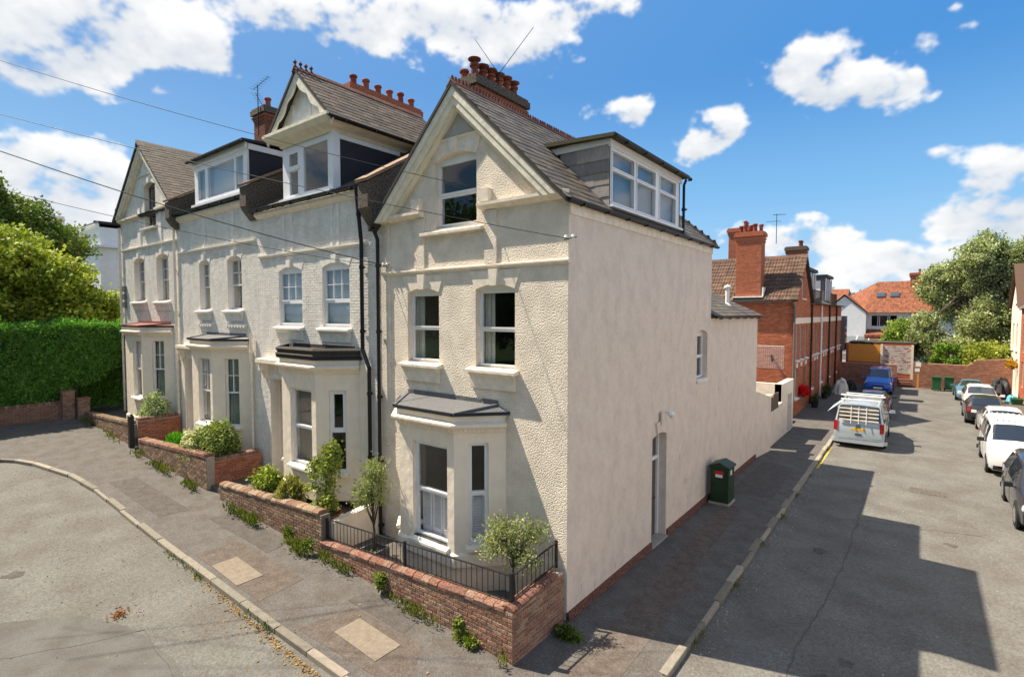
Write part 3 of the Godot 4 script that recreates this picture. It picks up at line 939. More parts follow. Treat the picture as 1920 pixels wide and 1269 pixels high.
func corner_house() -> void:
	var h := thing("terraced_house", "cream roughcast end house on the street corner with gabled front", "house", Vector3.ZERO, "cream terraced houses")
	var I := Transform3D.IDENTITY
	var outline := V2([-5.4, -0.15, 0, -0.15, 0, 7.88, -2.7, 10.5, -5.4, 7.88])
	var bayhole := rect(-4.15, 0.95, -1.85, 3.3)
	var w1 := arched(-4.4, 4.67, -3.36, 6.28, 0.1)
	var w2 := arched(-2.27, 4.66, -1.23, 6.3, 0.1)
	var wa := arched(-3.46, 7.66, -2.235, 9.12, 0.13)
	var b := MB.new()
	b.wall(I, outline, [bayhole, w1, w2, wa], 0.3)
	obj("front_wall", b, M.roughcast, h)
	window(h, I, -4.4, 4.67, -3.36, 6.28, 0.1, "sash", 0.13, "white", "leftcurtain")
	window(h, I, -2.27, 4.66, -1.23, 6.3, 0.1, "sash", 0.13, "white", "leftcurtain")
	window(h, I, -3.46, 7.66, -2.235, 9.12, 0.13, "attic", 0.12)
	for s in [[-4.4, -3.36, 6.28], [-2.27, -1.23, 6.3]]:
		lintel(h, I, s[0], s[1], s[2], 0.1, 0.28)
		sill(h, I, s[0] - 0.17, s[1] + 0.1, 4.67, 0.17, "trim", 0.42)
	lintel(h, I, -3.46, -2.235, 9.12, 0.13, 0.27, "trim")
	sill(h, I, -3.86, -2.03, 7.62, 0.12, "trim")
	string_course(h, -5.3, 0.03, 6.71)
	string_course(h, -5.35, -3.82, 7.95, 0.0, 0.17, 0.17, "trim", "ledge")
	string_course(h, -2.1, -0.0, 7.9, 0.0, 0.17, 0.17, "trim", "ledge")
	string_course(h, -3.75, -1.95, 9.5, 0.0, 0.08, 0.06, "trim", "gable_band")
	for s in [[-4.12, -3.8, 6.82, 7.95], [-2.0, -1.68, 6.82, 7.9], [-5.1, -5.02, 4.0, 7.95], [-4.12, -3.86, 8.12, 8.38], [-2.08, -1.82, 8.07, 8.33]]:
		var p := MB.new()
		p.bb(s[0], s[1], s[2], s[3], -0.02, 0.035 if s[2] < 8 else 0.13)
		obj("pilaster", p, M.roughcast if s[2] < 8 else M.trim, h)
	var gp := MB.new()
	gp.extrude(V2([-3.6, 9.585, -1.8, 9.585, -2.7, 10.45]), I, 0.002, 0.014)
	obj("gable_panel", gp, M.roughgrey, h)
	barge(h, -2.7, 10.53, -5.36, -0.04, 7.97, 0.24, 0.47)
	# bay
	bay(h, [-4.6, -3.85, -2.2, -1.46], 0.75, 0.7, 3.45, [[0.3, 0.75, 1.05, 3.1], [0.43, 1.46, 1.03, 3.1], [0.29, 0.7, 1.1, 3.2]], "smooth", "lead", "sash", "sash", 0.13, ["", "shutters", "shutters"])
	var pl := MB.new()
	var pts := [Vector2(-4.55, 0.0), Vector2(-3.83, 0.72), Vector2(-2.22, 0.72), Vector2(-1.51, 0.0)]
	for i in 3:
		pl.wall(seg(pts[i], pts[i + 1], 0.0), rect(0, -0.15, pts[i].distance_to(pts[i + 1]), 0.72), [], 0.15)
	obj("bay_base", pl, M.roughcast, h)
	# long side wall and the lower rear wing
	var S := seg(Vector2(0.004, -0.004), Vector2(0.004, -14.2), 0.0)
	b = MB.new()
	b.wall(S, V2([0, -0.15, 14.2, -0.15, 14.2, 5.75, 8.32, 5.75, 8.32, 7.9, 0, 7.9]), [arched(3.93, 0.03, 4.85, 2.72, 0.08), arched(7.08, 3.85, 8.02, 5.2, 0.12)], 0.34)
	obj("side_wall", b, M.siderender, h)
	window(h, S, 7.08, 3.85, 8.02, 5.2, 0.12, "sash", 0.15, "white", "")
	sill(h, S, 7.05, 8.05, 3.86, 0.05, "trimgrey")
	var ks := MB.new()
	ks.extrude(V2([4.16, 2.83, 4.62, 2.83, 4.7, 3.1, 4.08, 3.1]), S, 0.0, 0.05)
	ks.extrude(V2([4.32, 3.02, 4.46, 3.02, 4.48, 3.34, 4.3, 3.34]), S, 0.052, 0.09)
	obj("door_keystone", ks, M.siderender, h)
	var lm := MB.new()
	lm.tube(S * Vector3(4.62, 3.3, 0.0), S * Vector3(4.62, 3.3, 0.2), 0.015, 0.015)
	lm.lathe(S * Vector3(4.62, 3.16, 0.2), [Vector2(0.02, 0), Vector2(0.09, 0.1), Vector2(0.07, 0.15), Vector2(0.01, 0.19)], 10)
	obj("wall_lamp", lm, M.zinc, h)
	# side door deep in its reveal
	var dr := MB.new()
	dr.bb(-0.32, -0.26, 0.03, 2.8, -4.85, -3.93)
	var door := obj("door", dr, M.slate0, h)
	var df := MB.new()
	for z in [-3.96, -4.82]:
		df.bb(-0.27, -0.2, 0.03, 2.8, z - 0.04, z + 0.04)
	df.bb(-0.27, -0.2, 2.05, 2.14, -4.78, -4.0)
	obj("frame", df, M.white, door)
	var hd := MB.new()
	hd.tube(Vector3(-0.2, 1.05, -4.65), Vector3(-0.2, 1.05, -4.5), 0.014, 0.014)
	obj("handle", hd, M.black, door)
	var st := MB.new()
	st.bb(-0.34, 0.06, -0.05, 0.04, -4.88, -3.9)
	obj("doorstep", st, M.concrete, h)
	for e in [[0.0, 3.88], [4.9, 14.2]]:
		var q := MB.new()
		q.bb(-0.02, 0.055, -0.1, 0.17, -e[1], -e[0])
		obj("plinth", q, M.plinthbrick, h)
	for e in [[0.62, 0.45], [5.9, 1.9], [6.4, 1.1], [6.6, 0.6], [9.3, 3.4], [1.15, 0.27], [2.1, 0.3]]:
		var q := MB.new()
		q.box(S * Vector3(e[0], e[1], 0.005), Vector3(0.2, 0.13, 0.014), S.basis)
		obj("air_brick", q, M.siderender, h)
	var eb := MB.new()
	eb.bb(-0.02, 0.03, 7.62, 7.86, -8.34, -0.02)
	obj("eaves_board", eb, M.trim, h)
	side_box(h, "party_wall", -5.25, -0.3, -8.3, -0.1, 7.9, "paintmortar")
	b = MB.new()
	b.bb(-5.4, 0, -0.1, 7.9, -8.32, -8.05); b.bb(-4.4, 0, -0.1, 5.75, -14.2, -13.95); b.bb(-4.4, -4.15, -0.1, 5.75, -13.95, -8.3)
	obj("rear_wall", b, M.siderender, h)
	rooms(h, -5.2, -0.3, -0.3, -5.6, [0.5, 3.75, 7.1])
	b = MB.new()
	b.bb(-4.8, -0.6, 7.15, 7.25, -6.0, -0.32); b.bb(-4.6, -0.8, 7.2, 9.9, -3.2, -3.1)
	obj("attic_room", b, M.room, h)
	# roof
	var keep := func(c: Vector2): return not (c.x > 1.78 and c.x < 5.9 and c.y < 2.05) and c.x < 8.62 - c.y * 0.717 - 0.1
	gable_roof(h, -5.5, 0.1, 7.88, -2.7, 10.62, 0.27, -8.5, tones("slate"), 300, keep, "underslate", 2.8)
	ridge_tiles(h, Vector3(-2.7, 10.6, 0.28), Vector3(-2.7, 10.6, -5.6), tones("ridge"), true)
	lay_slates(h, slope(Vector3(0.1, 7.884, -8.5), Vector3(-1, 0, 0), Vector3(0, 2.74, 2.8)), 5.6, 3.9, 0.3, 0.2, tones("slate"), 0, func(c): return c.x > c.y * 0.71 and c.x < 5.6 - c.y * 0.71)
	for e in [[Vector3(0.1, 7.9, -8.5), Vector3(-2.7, 10.64, -5.7)]]:
		ridge_tiles(h, e[0], e[1], tones("slate"), false)
	gutter(h, Vector3(0.13, 7.86, 0.2), Vector3(0.13, 7.84, -8.5))
	# flat-roofed side dormer
	var D := seg(Vector2(-0.02, -1.6), Vector2(-0.02, -5.6), 8.03)
	b = MB.new()
	var panes := [[0.12, 0.09, 1.15, 0.73], [0.12, 0.80, 1.15, 1.13], [1.31, 0.09, 2.34, 0.73], [1.31, 0.80, 2.34, 1.13], [2.62, 0.09, 3.66, 0.73], [2.62, 0.80, 3.66, 1.13]]
	b.wall(D, rect(0.0, 0, 4.0, 1.2), panes.map(func(p): return rect(p[0], p[1], p[2], p[3])), 0.07)
	for p in panes:
		for e in [[p[0] - 0.025, p[1] - 0.025, p[2] + 0.025, p[1]], [p[0] - 0.025, p[3], p[2] + 0.025, p[3] + 0.025], [p[0] - 0.025, p[1], p[0], p[3]], [p[2], p[1], p[2] + 0.025, p[3]]]:
			b.box(D * Vector3((e[0] + e[2]) / 2, (e[1] + e[3]) / 2, 0.008), Vector3(e[2] - e[0], e[3] - e[1], 0.03), D.basis)
	b.box(D * Vector3(2.0, -0.01, 0.04), Vector3(4.02, 0.05, 0.12), D.basis)
	var dw := obj("window", b, M.white, h)
	for p in panes:
		var g := MB.new()
		g.quad(D * Vector3(p[0], p[1], -0.03), D * Vector3(p[2], p[1], -0.03), D * Vector3(p[2], p[3], -0.03), D * Vector3(p[0], p[3], -0.03))
		obj("pane", g, M.glass, dw)
	var bl := MB.new()
	bl.box(D * Vector3(2.0, 0.6, -0.14), Vector3(3.9, 1.2, 0.01), D.basis)
	obj("blind", bl, M.blueblind, dw)
	b = MB.new()
	b.box(D * Vector3(2.0, 1.29, 0.02), Vector3(4.06, 0.19, 0.05), D.basis)
	b.box(Vector3(-0.86, 9.335, -1.58), Vector3(1.7, 0.14, 0.04))
	obj("dormer_fascia", b, M.white, h)
	b = MB.new()
	b.extrude(V2([-0.02, 8.0, -0.02, 9.4, -1.5, 9.4]), Transform3D(Basis.IDENTITY, Vector3(0, 0, -1.6)), -0.05, 0.0)
	var b2 := MB.new()
	b2.extrude(V2([-0.02, 8.0, -0.02, 9.4, -1.5, 9.4]), Transform3D(Basis.IDENTITY, Vector3(0, 0, -5.6)), -0.0, 0.05)
	obj("dormer_cheek", b2, M.darkclad, h)
	var ck := obj("dormer_cheek", b, M.darkclad, h)
	lay_slates(ck, Transform3D(Basis.IDENTITY, Vector3(-1.62, 7.98, -1.6)), 1.6, 1.3, 0.42, 0.255, tones("cheek"), 60, func(c): return c.y < 1.25 and c.x > 1.55 - c.y * 1.1, "cladding_slate", false, 0.009)
	b = MB.new()
	b.extrude(V2([0.17, 9.36, 0.19, 9.43, -1.7, 9.53, -1.7, 9.44]), Transform3D(Basis.IDENTITY, Vector3(0, 0, -5.75)), 0.0, 4.33)
	obj("dormer_roof", b, M.mossy, h)
	gutter(h, Vector3(0.2, 9.38, -1.45), Vector3(0.2, 9.36, -5.75), 0.045)
	downpipe(h, [Vector3(0.13, 9.33, -5.66), Vector3(0.06, 9.2, -5.68), Vector3(0.06, 7.95, -5.68)], 0.035)
	# wing roof, flue
	b = MB.new()
	b.quad(Vector3(0.12, 5.73, -8.3), Vector3(0.12, 5.73, -14.3), Vector3(-2.2, 7.15, -11.9), Vector3(-2.2, 7.15, -8.3))
	b.tri(Vector3(0.12, 5.73, -14.3), Vector3(-4.5, 5.73, -14.3), Vector3(-2.2, 7.15, -11.9))
	b.quad(Vector3(-4.5, 5.73, -14.3), Vector3(-4.5, 5.73, -8.3), Vector3(-2.2, 7.15, -8.3), Vector3(-2.2, 7.15, -11.9))
	b.bb(-4.5, 0.12, 5.66, 5.725, -14.3, -8.33)
	var wr := obj("wing_roof", b, M.underslate, h)
	lay_slates(wr, slope(Vector3(0.12, 5.735, -8.33), Vector3(0, 0, -1), Vector3(-2.32, 1.42, 0)), 5.97, 2.72, 0.3, 0.2, tones("slate"), 120, func(c): return c.x < 5.97 - c.y * 0.885)
	gutter(h, Vector3(0.15, 5.7, -8.36), Vector3(0.15, 5.69, -14.35))
	b = MB.new()
	b.tube(Vector3(-0.55, 6.0, -12.0), Vector3(-0.55, 6.75, -12.0), 0.07, 0.07, 10)
	b.lathe(Vector3(-0.55, 6.72, -12.0), [Vector2(0.07, 0), Vector2(0.13, 0.03), Vector2(0.13, 0.08), Vector2(0.02, 0.14)], 10)
	b.lathe(Vector3(-0.55, 6.08, -12.0), [Vector2(0.16, 0), Vector2(0.07, 0.12)], 10)
	obj("flue", b, M.zinc, h)
	downpipe(h, [Vector3(-5.28, 7.85, 0.3), Vector3(-5.36, 7.6, 0.1), Vector3(-5.36, 0.3, 0.1)], 0.045)
	stack(h, Vector3(-5.45, 9.6, -4.25), 0.95, 2.35, 12.54, 6, true, "stackbrick", "darkmortar", true, 160)
	rebase(h, Vector3(-2.7, 0, 0))

func party_parapet(h: Node3D, x: float, yf: float, zr: float, yr: float) -> void:  # raised wall between two roofs with a sloping coping
	var b := MB.new()
	var t := Transform3D(Basis(Vector3(0, 0, 1), Vector3(0, 1, 0), Vector3(-1, 0, 0)), Vector3(x + 0.19, 0, 0))
	b.extrude(V2([0.06, yf - 1.0, 0.3, yf - 0.7, 0.36, yf - 0.6, 0.36, yf, zr, yr + 0.3, zr, yr - 2.0]), t, 0.0, 0.38)
	obj("parapet", b, M.oldstone, h)
	b = MB.new()
	var n := 9
	var d := Vector3(0, yr + 0.3 - yf, zr - 0.42)
	for k in n:
		b.box(Vector3(x, yf + 0.035, 0.42) + d * ((k + 0.5) / n), Vector3(0.46, 0.07, d.length() / n - 0.02), Basis(Vector3.RIGHT, d.cross(Vector3.RIGHT).normalized() * -1.0, -d.normalized()))
	obj("parapet_coping", b, M.pinktile, h)

func lean_roof(h: Node3D, x0: float, x1: float, ye: float, zr: float, yr: float, mat: String) -> void:  # main roof with its ridge along x, eave at the front
	var b := MB.new()
	var d := Vector3(0, 0.1, 0)
	var p := [Vector3(x0, ye, 0.12), Vector3(x1, ye, 0.12), Vector3(x1, yr, zr), Vector3(x0, yr, zr), Vector3(x0, ye, zr * 2 - 0.12), Vector3(x1, ye, zr * 2 - 0.12)]
	b.quad(p[0], p[1], p[2], p[3]); b.quad(p[3], p[2], p[5], p[4])
	b.quad(p[0] - d, p[1] - d, p[1], p[0])
	b.quad(p[1] - d, p[0] - d, p[4] - d, p[5] - d)
	var o := obj("roof", b, M.underslate, h)
	var up: Vector3 = p[3] - p[0]
	lay_slates(o, slope(p[0] + Vector3(0, 0.004, 0), Vector3.RIGHT, up), x1 - x0, up.length(), 0.3, 0.2, tones(mat), 0)

func blue_door_house() -> void:
	var h := thing("terraced_house", "white painted brick house with dark blue front door and gable over its dormer", "house", Vector3.ZERO, "cream terraced houses")
	var I := Transform3D.IDENTITY
	var outline := rect(-11.4, 0.2, -5.4, 8.95)
	var holes := [rect(-9.1, 1.4, -6.8, 4.2), rect(-10.8, 0.55, -9.85, 3.8), arched(-10.17, 5.42, -8.9, 7.05, 0.13), arched(-7.88, 5.4, -6.64, 7.05, 0.13)]
	brick_front(h, outline, holes)
	for s in [[-10.17, -8.9], [-7.88, -6.64]]:
		window(h, I, s[0], 5.42, s[1], 7.05, 0.13, "sash6", 0.05, "white", "frosted")
		lintel(h, I, s[0], s[1], 7.05, 0.13, 0.16, "trimgrey")
		sill(h, I, s[0] - 0.16, s[1] + 0.1, 5.42, 0.16, "trimgrey", 0.38)
	string_course(h, -11.3, -5.85, 7.5, 0.0, 0.12, 0.08, "trimgrey")
	string_course(h, -11.35, -5.8, 8.7, 0.0, 0.24, 0.14, "trim", "eaves_cornice")
	for x in [-9.87, -9.43, -7.43, -7.14]:
		var p := MB.new()
		p.bb(x - 0.02, x + 0.1, 7.62, 8.72, -0.02, 0.035)
		obj("pilaster", p, M.trimgrey, h)
	gutter(h, Vector3(-11.45, 8.98, 0.22), Vector3(-5.85, 8.98, 0.22), 0.06)
	bay(h, [-9.6, -8.75, -7.1, -6.25], 0.75, 0.98, 4.3, [[0.3, 0.85, 1.75, 3.82], [0.42, 1.45, 1.76, 3.82], [0.33, 0.77, 1.68, 3.83]], "smooth", "felt", "sash", "vent", 0.2, ["", "darkcurtains", ""])
	var up := MB.new()  # the buckled old felt edge above the cornice
	up.sweep([Vector2(-9.62, 0), Vector2(-8.78, 0.8), Vector2(-7.07, 0.8), Vector2(-6.22, 0)], [Vector2(0.02, 0.26), Vector2(0.09, 0.2), Vector2(0.04, 0.12), Vector2(0.1, 0.06), Vector2(0.02, 0.0)], 4.66)
	obj("felt_edge", up, M.felt, h)
	var pr := MB.new()
	pr.bb(-6.2, -5.75, 0.5, 4.5, -0.02, 0.05)
	obj("pilaster", pr, M.smooth, h)
	# door in its recess with hood brackets
	var dm := MB.new()
	dm.bb(-10.8, -9.85, 0.6, 2.95, -0.62, -0.57)
	var door := obj("door", dm, M.navydoor, h)
	dm = MB.new()
	for e in [[-10.65, -10.37, 0.8, 1.6], [-10.28, -10.0, 0.8, 1.6], [-10.65, -10.37, 1.75, 2.75], [-10.28, -10.0, 1.75, 2.75]]:
		dm.bb(e[0], e[1], e[2], e[3], -0.57, -0.55)
	obj("door_panel", dm, M.navydoor, door)
	dm = MB.new()
	dm.bb(-10.8, -9.85, 2.95, 3.8, -0.62, -0.6)
	obj("fanlight", dm, M.sideglass, door)
	dm = MB.new()
	dm.bb(-10.82, -10.78, 0.5, 3.8, -0.6, -0.28); dm.bb(-9.87, -9.83, 0.5, 3.8, -0.6, -0.28); dm.bb(-10.8, -9.85, 3.8, 3.84, -0.6, -0.28); dm.bb(-10.8, -9.85, 0.5, 0.58, -0.62, 0.2)
	obj("porch_reveal", dm, M.smooth, h)
	dm = MB.new()
	for x in [-11.0, -9.75]:
		dm.bb(x - 0.13, x + 0.13, 4.05, 4.3, -0.02, 0.22); dm.bb(x - 0.1, x + 0.1, 3.8, 4.05, -0.02, 0.13)
	dm.bb(-11.15, -9.6, 4.3, 4.42, -0.02, 0.3)
	obj("door_hood", dm, M.smooth, h)
	dm = MB.new()
	dm.tube(Vector3(-10.3, 3.78, -0.25), Vector3(-10.3, 3.5, -0.25), 0.01, 0.01)
	dm.lathe(Vector3(-10.3, 3.15, -0.25), [Vector2(0.02, 0), Vector2(0.07, 0.05), Vector2(0.1, 0.28), Vector2(0.12, 0.3), Vector2(0.02, 0.4)], 6)
	obj("lantern", dm, M.black, h)
	# dormer under its gable
	var D := Transform3D(Basis.IDENTITY, Vector3(0, 0, 0.04))
	var b := MB.new()
	var panes := [[-9.4, 9.2, -8.95, 9.86], [-9.4, 10.02, -8.95, 10.36], [-8.65, 9.2, -7.48, 10.42]]
	b.wall(D, rect(-9.75, 9.05, -7.27, 10.66), panes.map(func(p): return rect(p[0], p[1], p[2], p[3])), 0.08)
	for e in [[-9.48, -8.87, 9.94], [-9.48, -8.87, 9.14]]:
		b.bb(e[0], e[1], e[2] - 0.05, e[2] + 0.05, 0.03, 0.07)
	b.bb(-9.78, -7.24, 9.02, 9.09, 0.0, 0.16)
	b.bb(-7.36, -7.2, 9.09, 10.6, -0.15, 0.07)
	var dw := obj("window", b, M.white, h)
	for p in panes:
		var g := MB.new()
		g.quad(Vector3(p[0], p[1], 0), Vector3(p[2], p[1], 0), Vector3(p[2], p[3], 0), Vector3(p[0], p[3], 0))
		obj("pane", g, M.glass, dw)
	b = MB.new()
	b.bb(-7.3, -7.24, 8.95, 10.62, -2.3, -0.1)
	obj("dormer_cheek", b, M.darkclad, h)
	b = MB.new()
	b.bb(-9.75, -9.69, 8.95, 10.62, -2.3, -0.05)
	obj("dormer_cheek", b, M.darkclad, h)
	b = MB.new()
	b.bb(-9.7, -7.3, 9.0, 10.62, -2.35, -2.3)
	obj("dormer_back", b, M.room, h)
	b = MB.new()
	b.beam(Vector3(-7.22, 10.5, -0.15), Vector3(-7.22, 10.5, -2.2), 0.05, 0.12)
	obj("cheek_fascia", b, M.white, h)
	b = MB.new()
	b.sweep([Vector2(-9.72, -2.6), Vector2(-9.72, 0.06), Vector2(-7.27, 0.06), Vector2(-7.27, -2.6)], [Vector2(0.0, 0.3), Vector2(0.40, 0.28), Vector2(0.40, 0.2), Vector2(0.36, 0.16), Vector2(0.30, 0.08), Vector2(0.08, 0.02), Vector2(0.04, -0.06), Vector2(0.0, -0.06)], 10.64)
	b.bb(-9.7, -7.3, 10.6, 10.9, -2.5, 0.04)
	obj("dormer_cornice", b, M.barge, h)
	b = MB.new()
	b.extrude(V2([-9.85, 10.9, -7.05, 10.9, -8.45, 12.3]), Transform3D(Basis.IDENTITY, Vector3(0, 0, 0.12)), -0.08, 0.0)
	for x in [-9.45, -9.0, -8.55, -8.1, -7.65]:
		b.bb(x - 0.02, x + 0.02, 10.9, 12.2 - absf(x + 8.45), 0.12, 0.145)
	obj("gable_boarding", b, M.whitewood, h)
	for s in [-1.0, 1.0]:  # scalloped bargeboards
		var p := PackedVector2Array([Vector2(-8.45, 12.44), Vector2(-8.45 + s * 1.68, 10.76), Vector2(-8.45 + s * 1.56, 10.62)])
		for k in 21:
			var u := 1.0 - k / 20.0
			var q := Vector2(-8.45 + s * 1.56 * u, 12.14 - 1.42 * u)
			p.append(q + Vector2(-s, -1).normalized() * (0.10 * absf(sin(u * 3.0 * PI)) + 0.02))
		b = MB.new()
		b.extrude(p, I, 0.30, 0.34)
		obj("bargeboard", b, M.barge, h)
	gable_roof(h, -10.1, -6.8, 10.82, -8.45, 12.44, 0.38, -4.2, tones("oldslate"), 170, func(c): return c.x < 2.9 + c.y * 1.0, "underslate")
	ridge_tiles(h, Vector3(-8.45, 12.43, 0.40), Vector3(-8.45, 12.43, -4.2), tones("ridge"), false)
	for k in 4:
		b = MB.new()
		b.lathe(Vector3(-8.45, 12.47, 0.36 - k * 0.16), [Vector2(0.05, 0), Vector2(0.02, 0.06), Vector2(0.055, 0.12), Vector2(0.0, 0.2)], 7)
		obj("finial", b, M.ridge1, h)
	gutter(h, Vector3(-6.74, 10.8, 0.5), Vector3(-6.74, 10.78, -3.0), 0.05)
	lean_roof(h, -11.4, -5.4, 9.0, -4.3, 11.75, "oldslate")
	party_parapet(h, -5.57, 8.95, -4.2, 11.4)
	rooms(h, -11.2, -5.6, -0.65, -5.0, [0.7, 4.9, 8.3])
	side_box(h, "party_wall", -11.3, -0.3, -8.5, 0.2, 8.9, "paintmortar")
	b = MB.new()
	b.bb(-11.4, -5.4, 0.2, 8.95, -8.75, -8.5)
	obj("rear_wall", b, M.paintmortar, h)
	stack(h, Vector3(-11.4, 11.0, -4.8), 0.9, 3.2, 13.92, 6, false, "redbrick", "darkmortar", false, 110)
	downpipe(h, [Vector3(-5.98, 8.9, 0.25), Vector3(-6.0, 7.6, 0.1), Vector3(-6.0, 4.9, 0.1), Vector3(-5.72, 4.45, 0.12), Vector3(-5.72, 0.7, 0.12)], 0.05)
	rebase(h, Vector3(-8.4, 0.46, 0))

func flat_dormer_house() -> void:
	var h := thing("terraced_house", "white painted brick house with wide flat-roofed dormer and net curtains", "house", Vector3.ZERO, "cream terraced houses")
	var I := Transform3D.IDENTITY
	brick_front(h, rect(-17.6, 0.4, -11.4, 9.5), [rect(-14.9, 1.6, -12.7, 4.5), rect(-17.1, 0.9, -16.2, 4.1), arched(-15.72, 5.92, -14.86, 7.6, 0.13), arched(-13.5, 5.9, -12.5, 7.6, 0.13)])
	for s in [[-15.72, -14.86], [-13.5, -12.5]]:
		window(h, I, s[0], 5.92, s[1], 7.6, 0.13, "sash4", 0.13, "white", "curtains")
		lintel(h, I, s[0], s[1], 7.6, 0.13, 0.15, "trimgrey")
		sill(h, I, s[0] - 0.2, s[1] + 0.14, 5.92, 0.17, "trimgrey", 0.36)
	string_course(h, -17.5, -11.5, 8.05, 0.0, 0.12, 0.09, "trimgrey")
	string_course(h, -17.55, -11.5, 9.22, 0.0, 0.25, 0.14, "trim", "eaves_cornice")
	for x in [-15.41, -13.16]:
		var p := MB.new()
		p.bb(x, x + 0.22, 8.17, 9.22, -0.02, 0.035)
		obj("pilaster", p, M.trimgrey, h)
	gutter(h, Vector3(-17.6, 9.54, 0.22), Vector3(-11.6, 9.54, 0.22), 0.06)
	bay(h, [-15.4, -14.65, -13.1, -12.1], 0.75, 1.1, 4.6, [[0.3, 0.75, 2.15, 4.3], [0.5, 1.38, 2.15, 4.32], [0.42, 0.88, 2.1, 4.34]], "smooth", "lead", "sash4", "sash4", 0.1, ["", "curtains", "greencurtains"])
	var dm := MB.new()
	dm.bb(-17.1, -16.2, 0.9, 3.2, -0.5, -0.45); 
	var door := obj("door", dm, M.wooddark, h)
	dm = MB.new()
	dm.bb(-17.1, -16.2, 3.2, 4.1, -0.5, -0.48)
	obj("fanlight", dm, M.sideglass, door)
	dm = MB.new()
	for x in [-17.3, -15.95]:
		dm.bb(x - 0.12, x + 0.12, 4.3, 4.5, -0.02, 0.2); dm.bb(x - 0.09, x + 0.09, 4.05, 4.3, -0.02, 0.12)
		dm.bb(x - 0.14, x + 0.14, 0.8, 4.05, -0.02, 0.06)
	dm.bb(-17.45, -15.8, 4.5, 4.6, -0.02, 0.26)
	obj("door_hood", dm, M.smooth, h)
	# zigzag brick trim under the sills
	dm = MB.new()
	for s in [[-15.85, -14.75], [-13.6, -12.4]]:
		var k := 0
		var x: float = s[0]
		while x < s[1]:
			dm.extrude(V2([x, 5.42, x + 0.1, 5.32, x + 0.2, 5.42, x + 0.2, 5.47, x, 5.47]), I, 0.0, 0.09)
			x += 0.2
	obj("zigzag_trim", dm, M.trimgrey, h)
	# dormer
	var D := Transform3D(Basis.IDENTITY, Vector3(0, 0, 0.03))
	var b := MB.new()
	var panes := [[-15.57, 9.85, -14.98, 10.88], [-14.77, 9.85, -12.79, 10.88], [-12.68, 9.85, -12.18, 10.88]]
	b.wall(D, rect(-15.85, 9.66, -11.95, 11.05), panes.map(func(p): return rect(p[0], p[1], p[2], p[3])), 0.08)
	b.bb(-15.9, -11.9, 9.62, 9.7, 0.0, 0.15)
	var dw := obj("window", b, M.white, h)
	for p in panes:
		var g := MB.new()
		g.quad(Vector3(p[0], p[1], 0), Vector3(p[2], p[1], 0), Vector3(p[2], p[3], 0), Vector3(p[0], p[3], 0))
		obj("pane", g, M.glass, dw)
	var bl := MB.new()
	bl.bb(-15.8, -12.0, 9.7, 11.0, -0.15, -0.14)
	obj("blind", bl, M.frosted, dw)
	b = MB.new()
	b.bb(-12.0, -11.93, 9.5, 11.1, -2.2, -0.05)
	obj("dormer_cheek", b, M.darkclad, h)
	b = MB.new()
	b.bb(-15.86, -15.8, 9.5, 11.1, -2.2, -0.05)
	obj("dormer_cheek", b, M.darkclad, h)
	b = MB.new()
	b.bb(-15.85, -11.95, 9.6, 11.1, -2.2, -2.15)
	obj("dormer_back", b, M.room, h)
	b = MB.new()
	b.bb(-15.9, -11.9, 11.05, 11.22, 0.02, 0.1); b.bb(-11.95, -11.88, 11.02, 11.2, -2.2, 0.0)
	obj("dormer_fascia", b, M.white, h)
	b = MB.new()
	b.extrude(V2([0.22, 11.22, 0.22, 11.3, -2.9, 11.48, -2.9, 11.4]), Transform3D(Basis(Vector3(0, 0, 1), Vector3(0, 1, 0), Vector3(-1, 0, 0)), Vector3(-11.82, 0, 0)), 0.0, 4.18)
	obj("dormer_roof", b, M.darkclad, h)
	gutter(h, Vector3(-16.0, 11.22, 0.24), Vector3(-11.82, 11.22, 0.24), 0.05)
	lean_roof(h, -17.6, -11.4, 9.55, -4.3, 12.2, "oldslate")
	party_parapet(h, -11.57, 9.72, -4.2, 12.0)
	party_parapet(h, -17.55, 10.0, -4.2, 12.4)
	rooms(h, -17.4, -11.6, -0.55, -5.0, [0.9, 5.2, 8.9])
	b = MB.new()
	b.bb(-17.6, -11.4, 0.4, 9.5, -8.75, -8.5)
	obj("rear_wall", b, M.paintmortar, h)
	side_box(h, "party_wall", -17.5, -0.3, -8.5, 0.4, 9.5, "paintmortar")
	stack(h, Vector3(-17.4, 11.6, -4.5), 0.95, 2.6, 14.55, 4, false, "stackbrick", "darkmortar", false, 60)
	downpipe(h, [Vector3(-11.8, 5.2, 0.1), Vector3(-11.8, 0.9, 0.1)], 0.045, "trim")
	rebase(h, Vector3(-14.5, 0.8, 0))

